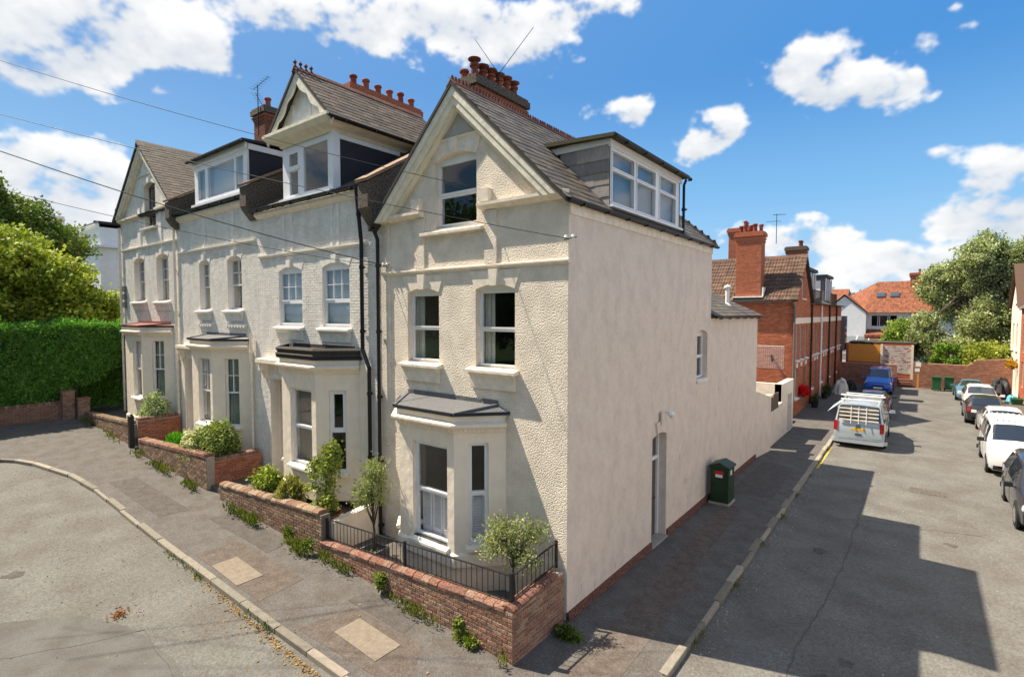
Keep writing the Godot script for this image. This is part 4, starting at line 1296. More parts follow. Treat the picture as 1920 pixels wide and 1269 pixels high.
func far_gable_house() -> void:
	var h := thing("terraced_house", "gabled white painted brick house at the far hedge end of the terrace", "house", Vector3.ZERO, "cream terraced houses")
	var I := Transform3D.IDENTITY
	brick_front(h, V2([-24, 0.6, -17.6, 0.6, -17.6, 10.0, -20.8, 12.75, -24, 10.0]), [rect(-21.6, 1.6, -19.0, 4.9), arched(-20.95, 9.4, -19.72, 11.1, 0.14), arched(-22.43, 6.32, -21.16, 8.08, 0.14), arched(-19.82, 6.3, -18.56, 8.08, 0.14)])
	for s in [[-20.95, -19.72, 9.4, 11.1], [-22.43, -21.16, 6.32, 8.08], [-19.82, -18.56, 6.3, 8.08]]:
		window(h, I, s[0], s[2], s[1], s[3], 0.14, "sash4" , 0.17, "white" if s[2] < 9 else "lead", "curtains" if s[2] < 9 else "")
		lintel(h, I, s[0], s[1], s[3], 0.14, 0.15, "trimgrey")
		sill(h, I, s[0] - 0.2, s[1] + 0.16, s[2], 0.17, "trimgrey", 0.36 if s[2] < 9 else 0.0)
	string_course(h, -23.9, -17.7, 8.58, 0.0, 0.12, 0.09, "trimgrey")
	string_course(h, -23.95, -21.35, 9.85, 0.0, 0.19, 0.18, "trim", "ledge")
	string_course(h, -19.45, -17.7, 9.9, 0.0, 0.19, 0.18, "trim", "ledge")
	string_course(h, -21.9, -19.7, 11.55, 0.0, 0.09, 0.07, "trimgrey", "gable_band")
	for s in [[-21.75, -21.4, 8.7, 9.85], [-19.4, -19.1, 8.7, 9.9], [-21.7, -21.4, 10.04, 10.3]]:
		var p := MB.new()
		p.bb(s[0], s[1], s[2], s[3], -0.02, 0.05)
		obj("pilaster", p, M.trimgrey, h)
	barge(h, -20.8, 12.78, -24.02, -17.62, 10.04, 0.22, 0.4)
	gable_roof(h, -24.25, -17.45, 9.98, -20.8, 12.9, 0.28, -4.2, tones("oldslate"), 150, func(c): return c.x < 4.4, "underslate")
	ridge_tiles(h, Vector3(-20.8, 12.88, 0.3), Vector3(-20.8, 12.88, -4.2), tones("slate"), false)
	lean_roof(h, -24.0, -17.6, 10.0, -4.3, 12.7, "oldslate")
	bay(h, [-22.3, -21.3, -19.4, -18.3], 0.75, 1.35, 4.95, [[0.3, 0.85, 2.4, 4.7], [0.86, 1.78, 2.42, 4.7], [0.42, 0.92, 2.45, 4.73]], "smooth", "redfelt", "sash4", "sash4", 0.09, ["", "curtains", "greencurtains"])
	for x in [-23.95, -17.72]:
		downpipe(h, [Vector3(x, 9.7, 0.09), Vector3(x, 1.1, 0.09)], 0.05, "trim")
	rooms(h, -23.8, -17.8, -0.45, -5.0, [1.2, 5.7, 9.3])
	side_box(h, "end_wall", -23.85, -0.3, -8.5, 0.5, 10.0, "siderender")
	var b := MB.new()
	b.bb(-24, -17.6, 0.6, 10.0, -8.75, -8.5)
	obj("rear_wall", b, M.paintmortar, h)
	b = MB.new()
	for k in 3:
		b.bb(-23.75, -23.45, 6.8 - k * 0.36, 7.05 - k * 0.36, 0.0, 0.12)
	obj("meter_box", b, M.lead, h)
	rebase(h, Vector3(-20.8, 1.15, 0))

# ---- the lie of the land: level on the side street, climbing to the left along the terrace
func g(x: float) -> float:
	return 0.0 if x >= 0 else -0.055 * maxf(x, -24.0)

func sheet(b: MB, poly: PackedVector2Array, lift: float) -> void:  # (x, z) outline laid on the slope, facing up
	for cut in [[-900.0, -24.0], [-24.0, 0.0], [0.0, 900.0]]:
		for p in Geometry2D.intersect_polygons(poly, rect(cut[0], -900, cut[1], 900)):
			var ix := Geometry2D.triangulate_polygon(p)
			for i in range(0, ix.size(), 3):
				var q := []
				for k in 3:
					var w: Vector2 = p[ix[i + k]]
					q.append(Vector3(w.x, g(w.x) + lift, w.y))
				if (q[1] - q[0]).cross(q[2] - q[0]).y > 0:
					b.tri(q[0], q[1], q[2])
				else:
					b.tri(q[0], q[2], q[1])

var kerb_line := [Vector2(-19.0, 14), Vector2(-18.9, 7), Vector2(-18.72, 5.04), Vector2(-18.3, 4.72), Vector2(-17.53, 4.40), Vector2(-15.57, 3.94), Vector2(-13.64, 3.76), Vector2(-11.43, 3.74), Vector2(-8.93, 3.72), Vector2(-6.25, 3.66), Vector2(-3.81, 3.6), Vector2(-1.9, 3.52), Vector2(-0.5, 3.35), Vector2(0.6, 2.95), Vector2(1.4, 2.2), Vector2(1.85, 1.3), Vector2(2.0, 0.3), Vector2(2.0, -22.0)]

func setting() -> void:
	var b := MB.new()
	sheet(b, rect(-850, -850, 850, 850), -0.16)
	structure("ground", b, M.earth)
	b = MB.new()
	sheet(b, rect(-19.6, -22.5, 9.4, 16.0), -0.1)
	sheet(b, rect(1.2, -46, 9.4, -22.5), -0.1)
	structure("road", b, M.road)
	b = MB.new()
	var p := PackedVector2Array()
	for q in kerb_line:
		p.append(q + Vector2(0, 0))
	p.append_array(PackedVector2Array([Vector2(2.0, -46), Vector2(-0.4, -46), Vector2(-0.4, -23.5), Vector2(-0.05, -23.5), Vector2(-0.05, -0.05), Vector2(-24.0, -0.05), Vector2(-24.0, 14)]))
	sheet(b, p, 0.0)
	structure("pavement", b, M.pave)
	b = MB.new()
	sheet(b, rect(9.4, -46, 10.6, 16), 0.0)
	structure("pavement", b, M.pave)
	# kerb stones one by one
	for side in 2:
		var k := Node3D.new()
		add(k, "kerb", null)
		k.set_meta("kind", "structure")
		var line: Array = kerb_line if side == 0 else [Vector2(9.35, -44), Vector2(9.35, 2)]
		var fine := []
		for i in line.size() - 1:
			var n := maxi(1, int(line[i].distance_to(line[i + 1]) / 0.9))
			for j in n:
				fine.append(line[i].lerp(line[i + 1], float(j) / n))
		fine.append(line[-1])
		for i in fine.size() - 1:
			var a: Vector2 = fine[i]
			var c: Vector2 = fine[i + 1]
			var q := Vector3(a.x, g(a.x) - 0.052, a.y)
			var r := Vector3(c.x, g(c.x) - 0.052, c.y)
			var l := q.distance_to(r)
			var x := (r - q) / l
			var z := x.cross(Vector3.UP).normalized()
			var s := MB.new()
			var w := 0.15
			var e := 0.012
			s.extrude(V2([-w / 2, -0.11, w / 2, -0.11, w / 2, 0.058 - e, w / 2 - e, 0.058, -w / 2 + e, 0.058, -w / 2, 0.058 - e]), Transform3D(Basis(z, z.cross(x), -x), (q + r) / 2 + Vector3(rng.randf_range(-0.012, 0.012), rng.randf_range(-0.012, 0.006), rng.randf_range(-0.012, 0.012))), -l / 2 + 0.012, l / 2 - 0.012)
			obj("kerb_stone", s, M["kerb%d" % (rng.randi() % 6)], k)
	# reinstated strips and cover slabs in the pavement
	var pv := get_node("pavement")
	for s in [[V2([0.72, 1.9, 1.5, 1.9, 1.46, -3.0, 1.2, -3.1, 1.1, -8.2, 0.55, -8.3, 0.6, -3.2, 0.75, -3.0]), "patchred"], [V2([-7.6, 3.5, -7.5, 2.55, -4.9, 2.45, -4.8, 3.45]), "patchred"], [V2([-3.5, 3.4, -3.3, 2.35, -1.5, 2.25, -0.9, 3.2]), "patchred"], [V2([-3.6, 2.3, -3.5, 1.8, -2.1, 1.75, -2.0, 2.25]), "patchdark"], [V2([-9.3, 2.5, -9.2, 1.9, -6.6, 1.8, -6.5, 2.4]), "patchdark"], [V2([-14.0, 3.4, -13.8, 2.7, -10.2, 2.6, -10.3, 3.3]), "patchdark"], [V2([0.3, -9.4, 0.4, -13.9, 1.5, -13.6, 1.6, -9.6]), "patchdark"]]:
		b = MB.new()
		sheet(b, s[0], 0.004)
		obj("pavement_patch", b, M[s[1]], pv)
	b = MB.new()
	sheet(b, V2([-8.5, 12, -7.6, 6.6, -6.9, 5.7, -5.9, 5.25, -4.4, 5.05, -2.4, 5.3, -1.3, 6.3, -0.4, 12]), -0.096)
	obj("road_patch", b, M.patchdark, get_node("road")).material_override = mt("roadpatch", Color(0.198, 0.193, 0.178), 0.95, {"tex": "speck", "s": 0.8, "bump": "fine", "bs": 0.7, "det": "warmcool", "ds": 0.12})
	for s in [[-6.8, -5.64, 2.94, 3.48, "square pale concrete cover slab set in pavement by wall of potted plants"], [-2.94, -1.79, 2.5, 3.04, "larger tan concrete cover slab in pavement before the corner house wall"]]:
		b = MB.new()
		var t := slope(Vector3(s[0], g(s[0]), s[3]), Vector3(s[1] - s[0], g(s[1]) - g(s[0]), 0), Vector3(0, 0, -1))
		b.wall(t * Transform3D(Basis.IDENTITY, Vector3(0, 0, 0.014)), rect(0, 0, s[1] - s[0], s[3] - s[2]), [], 0.06)
		b.box(t * Vector3((s[1] - s[0]) / 2, (s[3] - s[2]) / 2, 0.0145), Vector3(0.16, 0.07, 0.006), t.basis)
		tag(obj("cover_slab", b, M.slab), s[4], "cover slab", "cover slabs in the front pavement")
	# tar seams, oil spots and the worn yellow line
	for s in [[Vector2(-7.4, 9.0), Vector2(-5.6, 5.1), 0.03], [Vector2(-5.6, 5.1), Vector2(-2.0, 5.4), 0.022], [Vector2(3.4, 1.5), Vector2(3.9, -12.0), 0.02], [Vector2(2.6, -9.0), Vector2(6.6, -10.2), 0.02]]:
		b = MB.new()
		var a: Vector2 = s[0]
		var c: Vector2 = s[1]
		var n := int(a.distance_to(c) / 0.25)
		var nn: Vector2 = (c - a).normalized().orthogonal()
		var up := PackedVector2Array()
		var dn := PackedVector2Array()
		var w := 0.0
		for k in n + 1:
			w = w * 0.93 + rng.randfn(0, 0.035)
			var q := a.lerp(c, float(k) / n) + nn * w * sin(PI * k / n)
			up.append(q + nn * s[2] * rng.randf_range(0.15, 0.6))
			dn.append(q - nn * s[2] * rng.randf_range(0.15, 0.6))
		dn.reverse()
		up.append_array(dn)
		sheet(b, up, -0.093)
		obj("tar_seam", b, M.tar, get_node("road"))
	for s in [[4.1, -1.2, 0.22], [4.5, -0.6, 0.16], [4.75, -1.5, 0.13], [3.6, -0.9, 0.12], [4.3, -2.0, 0.1], [3.3, -6.6, 0.16], [5.9, -9.0, 0.12], [-9.5, 6.2, 0.14]]:
		b = MB.new()
		var p2 := PackedVector2Array()
		for k in 14:
			p2.append(Vector2(s[0], s[1]) + Vector2(1.25, 0).rotated(TAU * k / 14) * s[2] * rng.randf_range(0.6, 1.2))
		sheet(b, p2, -0.095)
		obj("oil_spot", b, M.patchdark, get_node("road"))
	b = MB.new()
	sheet(b, V2([2.10, -14.6, 2.19, -14.6, 2.19, -18.6, 2.10, -18.6]), -0.095)
	obj("yellow_line", b, M.yellowline, get_node("road"))
	var gr := thing("drain_cover", "rusty iron grid cover set in the middle of the side street", "drain cover", Vector3(5.47, -0.1, -13.75))
	b = MB.new()
	b.bb(-0.5, 0.5, 0.0, 0.006, -0.33, 0.33)
	obj("plate", b, M.pave, gr)
	b = MB.new()
	for i in 8:
		b.bb(-0.45 + i * 0.12, -0.39 + i * 0.12, 0.006, 0.014, -0.28, 0.28)
	obj("grid", b, M.patchred, gr)
	# front yards
	for s in [[-5.35, -0.1, 0.12, 1.5], [-11.3, -5.6, 0.74, 1.6], [-17.3, -11.6, 0.98, 1.65], [-23.0, -17.7, 1.22, 1.65]]:
		b = MB.new()
		b.bb(s[0], s[1], s[2] - 0.5, s[2], -0.1, s[3])
		structure("yard", b, M.yard)
	# grass and trees across the road, which the windows mirror
	b = MB.new()
	sheet(b, rect(-60, 16, 60, 60), -0.02)
	structure("lawn", b, M.grass)

func garden_wall(label: String, p0: Vector2, p1: Vector2, b0: float, b1: float, t0: float, t1: float, tone: String, mortar: String, limit: int, cap: String, captone := "coping", th := 0.22) -> Node3D:
	var h := thing("garden_wall", label, "wall", Vector3(p0.x, b0, p0.y), "brick garden walls")
	var t := seg(p0, p1, 0.0)
	t.origin -= h.position
	var l := p0.distance_to(p1)
	var off := -h.position.y
	var b := MB.new()
	b.extrude(PackedVector2Array([Vector2(0, b0 - 0.2), Vector2(l, b1 - 0.2), Vector2(l, t1), Vector2(0, t0)]), t, -th, 0.0)
	obj("core", b, M[mortar], h)
	var ylo := minf(b0, b1) - 0.05
	var tt := t * Transform3D(Basis.IDENTITY, Vector3(0, ylo, 0.0))
	tt = tt * Transform3D(Basis.IDENTITY, Vector3(-0.014, 0, 0))
	lay_bricks(h, tt, l + 0.028, maxf(t0, t1) - ylo + 0.05, tones(tone), limit, func(c: Vector2): return c.y + ylo + 0.02 < lerpf(t0, t1, c.x / l) and c.y + ylo + 0.06 > lerpf(b0, b1, c.x / l), 0.225, 0.075, 0.012)
	# coping
	var cl := 0.225 if cap == "round" else 0.112
	var dir := Vector3(p1.x - p0.x, t1 - t0, p1.y - p0.y).normalized()
	var z := t.basis.z
	var bs := Basis(dir, z.cross(dir), z)
	var me := []
	for i in 3:
		var c := MB.new()
		var w := th + 0.05
		var j := rng.randf_range(-0.008, 0.008)
		var pr := V2([-w / 2, 0, w / 2, 0, w / 2 + j, 0.05, w * 0.33, 0.088 + j, 0, 0.105, -w * 0.33, 0.09, -w / 2, 0.05]) if cap == "round" else V2([-w / 2, 0, w / 2, 0, w / 2, 0.09 + j, w / 2 - 0.02, 0.108 + j, -w / 2 + 0.02, 0.108, -w / 2, 0.09])
		c.extrude(pr, Transform3D(Basis(Vector3(0, 0, 1), Vector3(0, 1, 0), Vector3(-1, 0, 0)), Vector3.ZERO), -cl / 2 + 0.006, cl / 2 - 0.006)
		me.append(c.mesh())
	for k in int(l / cl):
		var u := (k + 0.5) * cl / l
		var at := Vector3(lerpf(p0.x, p1.x, u), lerpf(t0, t1, u), lerpf(p0.y, p1.y, u)) - z * th / 2 - h.position
		piece(h, "coping_brick", me[k % 3], M["%s%d" % [captone, rng.randi() % 6]], Transform3D(bs * Basis(Vector3(0, 1, 0), rng.randf_range(-0.03, 0.03)) * Basis(Vector3(1, 0, 0), rng.randf_range(-0.03, 0.03)), at + Vector3(0, rng.randf_range(-0.006, 0.006), 0)))
	return h

func railing(label: String, a: Vector3, c: Vector3, hgt: float, posts: Array) -> void:
	var h := thing("railing", label, "railing", a, "black iron railings on the corner garden wall")
	var d := c - a
	var l := d.length()
	var b := MB.new()
	b.beam(Vector3(0, hgt, 0), d + Vector3(0, hgt, 0), 0.035, 0.014)
	obj("top_rail", b, M.iron, h)
	b = MB.new()
	b.beam(Vector3(0, 0.05, 0), d + Vector3(0, 0.05, 0), 0.03, 0.012)
	obj("bottom_rail", b, M.iron, h)
	var n := int(l / 0.125)
	for i in range(1, n):
		var p := d * (float(i) / n)
		b = MB.new()
		b.tube(p + Vector3(0, 0.05, 0), p + Vector3(0, hgt, 0), 0.0075, 0.0075, 6, false)
		obj("baluster", b, M.iron, h)
	for u in posts:
		var p: Vector3 = d * u
		b = MB.new()
		b.box(p + Vector3(0, hgt / 2 + 0.01, 0), Vector3(0.045, hgt + 0.06, 0.045))
		obj("post", b, M.iron, h)

func front_things() -> void:
	garden_wall("red brick front garden wall with rounded coping and railing, at the street corner", Vector2(-5.6, 1.62), Vector2(-0.04, 1.62), 0.31, 0.0, 0.53, 0.86, "gardenbrick", "mortar", 300, "round")
	garden_wall("short red brick return wall butting against the corner of the end house", Vector2(-0.04, 1.62), Vector2(-0.04, 0.06), 0.0, 0.0, 0.87, 0.97, "gardenbrick", "mortar", 120, "round")
	garden_wall("weathered lichened brick wall in front of the potted plants and blue door", Vector2(-10.36, 1.76), Vector2(-5.55, 1.62), 0.56, 0.3, 0.96, 1.2, "oldbrick", "darkmortar", 260, "round", "oldbrick", 0.24)
	garden_wall("brick garden wall with bright orange-red coping, in front of the bushy shrubs", Vector2(-16.4, 1.85), Vector2(-11.3, 1.72), 0.9, 0.62, 1.33, 1.58, "oldbrick", "mortar", 220, "edge", "gardenbrick", 0.24)
	garden_wall("low red brick side wall running from orange-coped wall to the blue door house", Vector2(-11.3, 1.48), Vector2(-11.3, 0.1), 0.62, 0.62, 1.42, 1.42, "redbrick", "mortar", 80, "edge", "gardenbrick")
	garden_wall("crumbling old brick wall at the far left end of the terrace", Vector2(-23.0, 1.8), Vector2(-17.75, 1.72), 1.2, 0.95, 1.5, 1.72, "oldbrick", "mortar", 150, "edge", "oldbrick", 0.24)
	garden_wall("red brick side wall behind the dark timber gate post", Vector2(-17.6, 1.5), Vector2(-17.6, 0.1), 0.95, 0.95, 1.85, 1.85, "redbrick", "mortar", 60, "edge", "gardenbrick")
	garden_wall("long low red brick wall beneath the tall hedge", Vector2(-23.9, 11.0), Vector2(-23.9, 2.0), 1.31, 1.31, 1.95, 1.95, "gardenbrick", "mortar", 220, "edge", "gardenbrick", 0.3)
	for s in [[1.72, 1.75, "brick gate pier at the end of the hedge wall, nearer the house"], [2.18, 2.1, "taller brick gate pier half buried in the end of the hedge"]]:
		var h := thing("gate_pier", s[2], "pier", Vector3(-23.6 - (0.25 if s[0] > 2 else 0.0), 1.2, s[0]), "brick gate piers by the hedge")
		var b := MB.new()
		b.bb(-0.2, 0.2, 0, s[1] - 0.8, -0.2, 0.2)
		obj("core", b, M.mortar, h)
		for f in 2:
			lay_bricks(h, seg(Vector2(-0.2, 0.2), Vector2(0.2, 0.2), 0.0) if f == 0 else seg(Vector2(0.2, 0.2), Vector2(0.2, -0.2), 0.0), 0.4, s[1] - 0.85, tones("gardenbrick"), 60)
		b = MB.new()
		b.bb(-0.23, 0.23, s[1] - 0.86, s[1] - 0.79, -0.23, 0.23)
		obj("cap", b, M.gardenbrick3, h)
	var gp := MB.new()
	gp.bb(-0.08, 0.08, 0, 1.15, -0.08, 0.08); gp.lathe(Vector3(0, 1.15, 0), [Vector2(0.1, 0), Vector2(0.05, 0.06), Vector2(0, 0.08)], 4)
	var gpo := obj("gate_post", gp, M.iron)
	gpo.position = Vector3(-17.4, 0.95, 1.78)
	tag(gpo, "dark square timber gate post at the end of the crumbling brick wall", "gate post")
	# rendered divider beside the plant pots
	var dv := MB.new()
	dv.extrude(V2([0, 0, 1.35, 0, 1.35, 1.0, 0, 0.85]), Transform3D(Basis(Vector3(0, 0, -1), Vector3(0, 1, 0), Vector3(1, 0, 0)), Vector3(0, 0, 0.6)), -0.1, 0.1)
	var dvo := obj("dividing_wall", dv, M.smooth)
	dvo.position = Vector3(-5.5, 0.15, 0.8)
	tag(dvo, "cream rendered dividing wall between the potted plants and the olive tree in a planter", "wall")
	railing("black iron railing along the top of the corner house front wall", Vector3(-5.5, 0.62, 1.5), Vector3(-0.16, 0.95, 1.5), 0.48, [0.0, 0.5, 1.0])
	railing("short black iron railing on the return wall beside the corner olive tree", Vector3(-0.16, 0.96, 1.45), Vector3(-0.16, 1.06, 0.12), 0.46, [0.0, 1.0])

# ---- plants
func leaf_mesh(kind: String, n: int, size: float, spread: float) -> ArrayMesh:
	var b := MB.new()
	for i in n:
		var o := Vector3(rng.randfn(0, 1), rng.randfn(0, 1), rng.randfn(0, 1)) * spread
		var d := Vector3(rng.randf_range(-1, 1), rng.randf_range(-0.5, 0.9), rng.randf_range(-1, 1)).normalized()
		if kind == "blade":
			d = Vector3(rng.randf_range(-0.6, 0.6), 1.0, rng.randf_range(-0.6, 0.6)).normalized()
		var s := d.cross(Vector3(rng.randf_range(-1, 1), rng.randf_range(0.2, 1), rng.randf_range(-1, 1))).normalized()
		var l := size * rng.randf_range(0.7, 1.3)
		var w := l * (0.16 if kind == "blade" else 0.22 if kind == "narrow" else 0.42)
		var k := rng.randf_range(0.75, 1.15)
		b.col = Color(k, k, k)
		var up := s.cross(d) * l * 0.12
		b.tri(o, o + d * l * 0.5 + s * w - up, o + d * l)
		b.tri(o, o + d * l, o + d * l * 0.5 - s * w - up)
	return b.mesh()

func crown(parent: Node, called: String, blobs: Array, clumps: int, per: int, mesh: ArrayMesh, dark: Color, light: Color, clump_r: float, shell := 0.55) -> MultiMeshInstance3D:
	var xs := []
	var cs := []
	for bl in blobs:
		var n := int(clumps * bl[2])
		for i in n:
			var d := Vector3(rng.randfn(0, 1), rng.randfn(0, 1), rng.randfn(0, 1)).normalized()
			var r := lerpf(shell, 1.0, sqrt(rng.randf()))
			var c: Vector3 = bl[0] + d * bl[1] * r
			var tone := dark.lerp(light, clampf(rng.randf_range(0.1, 0.9), 0, 1))
			for k in per:
				var o := Vector3(rng.randfn(0, 1), rng.randfn(0, 0.7), rng.randfn(0, 1)) * clump_r
				var q := Basis(Vector3(rng.randfn(0, 1), rng.randfn(0, 1), rng.randfn(0, 1)).normalized(), rng.randf() * TAU)
				xs.append(Transform3D(q.scaled(Vector3.ONE * rng.randf_range(0.7, 1.25)), c + o))
				var m := tone * rng.randf_range(0.95, 1.9)
				m.a = 1
				cs.append(m)
	var o := many(parent, called, mesh, M.leafmat, xs, cs)
	o.set_meta("kind", "stuff")
	return o

func tree(called: String, label: String, cat: String, at: Vector3, trunk: Array, limbs: Array, r: float, blobs: Array, clumps: int, per: int, leaf: ArrayMesh, dark: Color, light: Color, clump_r: float, group := "", shell := 0.55) -> Node3D:
	var h := thing(called, label, cat, at, group)
	var b := MB.new()
	if trunk:
		b.path(trunk, r, r * 0.55, 8)
		for l in limbs:
			b.path(l, r * 0.5, r * 0.12, 6)
		obj("trunk" if r > 0.05 else "stem", b, M.bark, h)
	crown(h, "crown" if r > 0.05 else "foliage", blobs, clumps, per, leaf, dark, light, clump_r, shell)
	return h

func limbs_to(trunk: Array, blobs: Array, n: int, spread := 0.6) -> Array:
	var out := []
	for bl in blobs:
		for i in n:
			var u := rng.randf_range(0.45, 1.0)
			var f := u * (trunk.size() - 1)
			var k := mini(int(f), trunk.size() - 2)
			var a: Vector3 = trunk[k].lerp(trunk[k + 1], f - k)
			var e: Vector3 = bl[0] + Vector3(rng.randf_range(-1, 1), rng.randf_range(-0.6, 0.8), rng.randf_range(-1, 1)) * bl[1] * spread
			out.append([a, a.lerp(e, 0.5) + Vector3(rng.randf_range(-0.1, 0.1), 0.12, rng.randf_range(-0.1, 0.1)) * a.distance_to(e), e])
	return out

func pot(label: String, at: Vector3, r: float, hgt: float, grp := "terracotta plant pots") -> void:
	var h := thing("plant_pot", label, "plant pot", at, grp)
	var b := MB.new()
	b.lathe(Vector3.ZERO, [Vector2(r * 0.72, 0), Vector2(r * 0.98, hgt * 0.85), Vector2(r * 1.08, hgt * 0.86), Vector2(r * 1.08, hgt), Vector2(r * 0.95, hgt), Vector2(r * 0.9, hgt * 0.85)], 18)
	obj("bowl", b, M.terracotta, h)
	b = MB.new()
	b.lathe(Vector3(0, hgt * 0.84, 0), [Vector2(r * 0.92, 0), Vector2(0, 0.02)], 14)
	obj("soil", b, M.earth, h)

func plants() -> void:
	var broad := leaf_mesh("broad", 9, 0.17, 0.11)
	var big := leaf_mesh("broad", 8, 0.30, 0.2)
	var olive := leaf_mesh("narrow", 12, 0.07, 0.05)
	var small := leaf_mesh("broad", 10, 0.07, 0.05)
	var shrub := leaf_mesh("broad", 9, 0.10, 0.06)
	var blade := leaf_mesh("blade", 9, 0.20, 0.03)
	var weedm := leaf_mesh("broad", 8, 0.055, 0.035)
	# by the doors
	var ob := [[Vector3(0, 1.35, 0), Vector3(0.32, 0.42, 0.3), 1.0], [Vector3(0.1, 1.75, 0), Vector3(0.24, 0.25, 0.22), 0.5], [Vector3(-0.2, 1.15, 0.05), Vector3(0.22, 0.2, 0.2), 0.4]]
	var ot := [Vector3(0, 0, 0), Vector3(0.02, 0.4, 0.0), Vector3(-0.01, 0.75, 0.02), Vector3(0.02, 1.2, 0)]
	tree("olive_tree", "small olive tree standing in a grey square planter behind the railing", "olive tree", Vector3(-4.35, 0.55, 1.08), ot, limbs_to(ot, ob, 5), 0.03, ob, 21, 7, olive, Color(0.15, 0.18, 0.075), Color(0.33, 0.34, 0.15), 0.085, "olive trees behind the railing", 0.1)
	ob = [[Vector3(-0.3, 1.25, 0.05), Vector3(0.36, 0.36, 0.3), 1.0], [Vector3(0.15, 1.1, 0), Vector3(0.38, 0.3, 0.3), 0.6], [Vector3(0.28, 1.5, -0.1), Vector3(0.25, 0.28, 0.2), 0.45]]
	ot = [Vector3(0, 0, 0), Vector3(0.0, 0.5, 0.02), Vector3(-0.05, 0.85, 0), Vector3(-0.1, 1.3, 0)]
	tree("olive_tree", "bushy olive tree in the corner between the bay and return wall", "olive tree", Vector3(-0.68, 0.32, 0.72), ot, limbs_to(ot, ob, 6), 0.028, ob, 21, 7, olive, Color(0.15, 0.18, 0.075), Color(0.33, 0.34, 0.15), 0.085, "olive trees behind the railing", 0.1)
	var h := thing("planter", "square dark grey planter holding the small olive tree", "planter", Vector3(-4.35, 0.12, 1.08))
	var b := MB.new()
	for s in [[-0.24, 0.24, 0.2, 0.24], [-0.24, 0.24, -0.24, -0.2], [-0.24, -0.2, -0.2, 0.2], [0.2, 0.24, -0.2, 0.2]]:
		b.bb(s[0], s[1], 0, 0.48, s[2], s[3])
	obj("box", b, M.lead, h)
	b = MB.new()
	b.bb(-0.2, 0.2, 0.36, 0.42, -0.2, 0.2)
	obj("soil", b, M.earth, h)
	pot("dark pot under the bushy corner olive tree", Vector3(-0.68, 0.12, 0.72), 0.2, 0.24, "")
	pot("wide terracotta pot holding the tall leggy shrub by the bay", Vector3(-5.98, 0.82, 1.22), 0.34, 0.24)
	pot("terracotta pot with a wispy grass behind the lichened wall", Vector3(-7.45, 0.78, 1.3), 0.26, 0.28)
	pot("terracotta pot with yellow-green plant nearest the blue door", Vector3(-8.75, 0.8, 1.25), 0.26, 0.3)
	ot = [Vector3(0, 0, 0), Vector3(0.03, 0.6, 0), Vector3(0.0, 1.2, 0.02), Vector3(0.08, 1.7, 0)]
	ob = [[Vector3(0.25, 1.45, 0), Vector3(0.25, 0.35, 0.2), 0.8], [Vector3(-0.3, 1.05, 0.05), Vector3(0.22, 0.25, 0.2), 0.35], [Vector3(0.05, 0.6, 0), Vector3(0.4, 0.35, 0.25), 0.6], [Vector3(0.0, 0.15, 0), Vector3(0.3, 0.12, 0.28), 0.5], [Vector3(0.1, 1.05, 0), Vector3(0.3, 0.2, 0.2), 0.4]]
	tree("shrub", "tall leggy shrub with yellow-green leaves in a wide terracotta pot", "shrub", Vector3(-5.98, 1.02, 1.22), ot, limbs_to(ot, ob, 4), 0.02, ob, 15, 7, small, Color(0.12, 0.16, 0.03), Color(0.36, 0.38, 0.09), 0.06, "potted plants", 0.1)
	tree("shrub", "wispy pale grass plant in the middle terracotta pot", "plant", Vector3(-7.45, 1.0, 1.3), [], [], 0.02, [[Vector3(0, 0.22, 0), Vector3(0.25, 0.22, 0.22), 1.0]], 26, 7, blade, Color(0.16, 0.15, 0.05), Color(0.36, 0.34, 0.13), 0.05, "potted plants", 0.1)
	tree("shrub", "yellow-green bushy plant in the pot nearest the blue door", "plant", Vector3(-8.75, 1.05, 1.25), [], [], 0.02, [[Vector3(0, 0.2, 0), Vector3(0.42, 0.25, 0.26), 1.0], [Vector3(0.25, 0.4, 0), Vector3(0.26, 0.22, 0.2), 0.6]], 22, 8, small, Color(0.10, 0.16, 0.02), Color(0.33, 0.36, 0.07), 0.07, "potted plants", 0.2)
	var hb := [[Vector3(0.3, 0.72, 0), Vector3(0.62, 0.62, 0.42), 1.2], [Vector3(-0.7, 0.4, 0.1), Vector3(0.8, 0.42, 0.45), 0.9]]
	var sh := tree("shrub", "large bushy shrub with pale flowers in front of the net curtain bay", "shrub", Vector3(-12.3, 1.05, 1.1), [], [], 0.02, hb, 60, 10, small, Color(0.07, 0.11, 0.025), Color(0.27, 0.30, 0.09), 0.10, "garden shrubs", 0.45)
	crown(sh, "blossom", [[Vector3(-0.75, 0.72, 0.15), Vector3(0.5, 0.3, 0.35), 1.0]], 40, 8, small, Color(0.5, 0.48, 0.36), Color(0.72, 0.70, 0.58), 0.06, 0.6)
	tree("shrub", "bright green strappy clump beside the large bushy shrub", "plant", Vector3(-14.6, 1.05, 1.2), [], [], 0.02, [[Vector3(0, 0.22, 0), Vector3(0.8, 0.26, 0.35), 1.0]], 60, 8, blade, Color(0.04, 0.16, 0.015), Color(0.13, 0.32, 0.03), 0.07, "garden shrubs", 0.3)
	tree("shrub", "pale variegated shrub against the bay of the far gabled house", "shrub", Vector3(-18.15, 1.3, 0.75), [], [], 0.02, [[Vector3(0, 0.75, 0), Vector3(0.55, 0.6, 0.3), 1.0], [Vector3(-0.4, 0.45, 0), Vector3(0.5, 0.4, 0.3), 0.6]], 50, 10, small, Color(0.14, 0.18, 0.07), Color(0.42, 0.46, 0.28), 0.08, "garden shrubs", 0.4)
	# the clipped hedge
	var hd := thing("hedge", "tall clipped dense green hedge above the low brick wall", "hedge", Vector3(-25.2, 1.3, 4.0))
	b = MB.new()
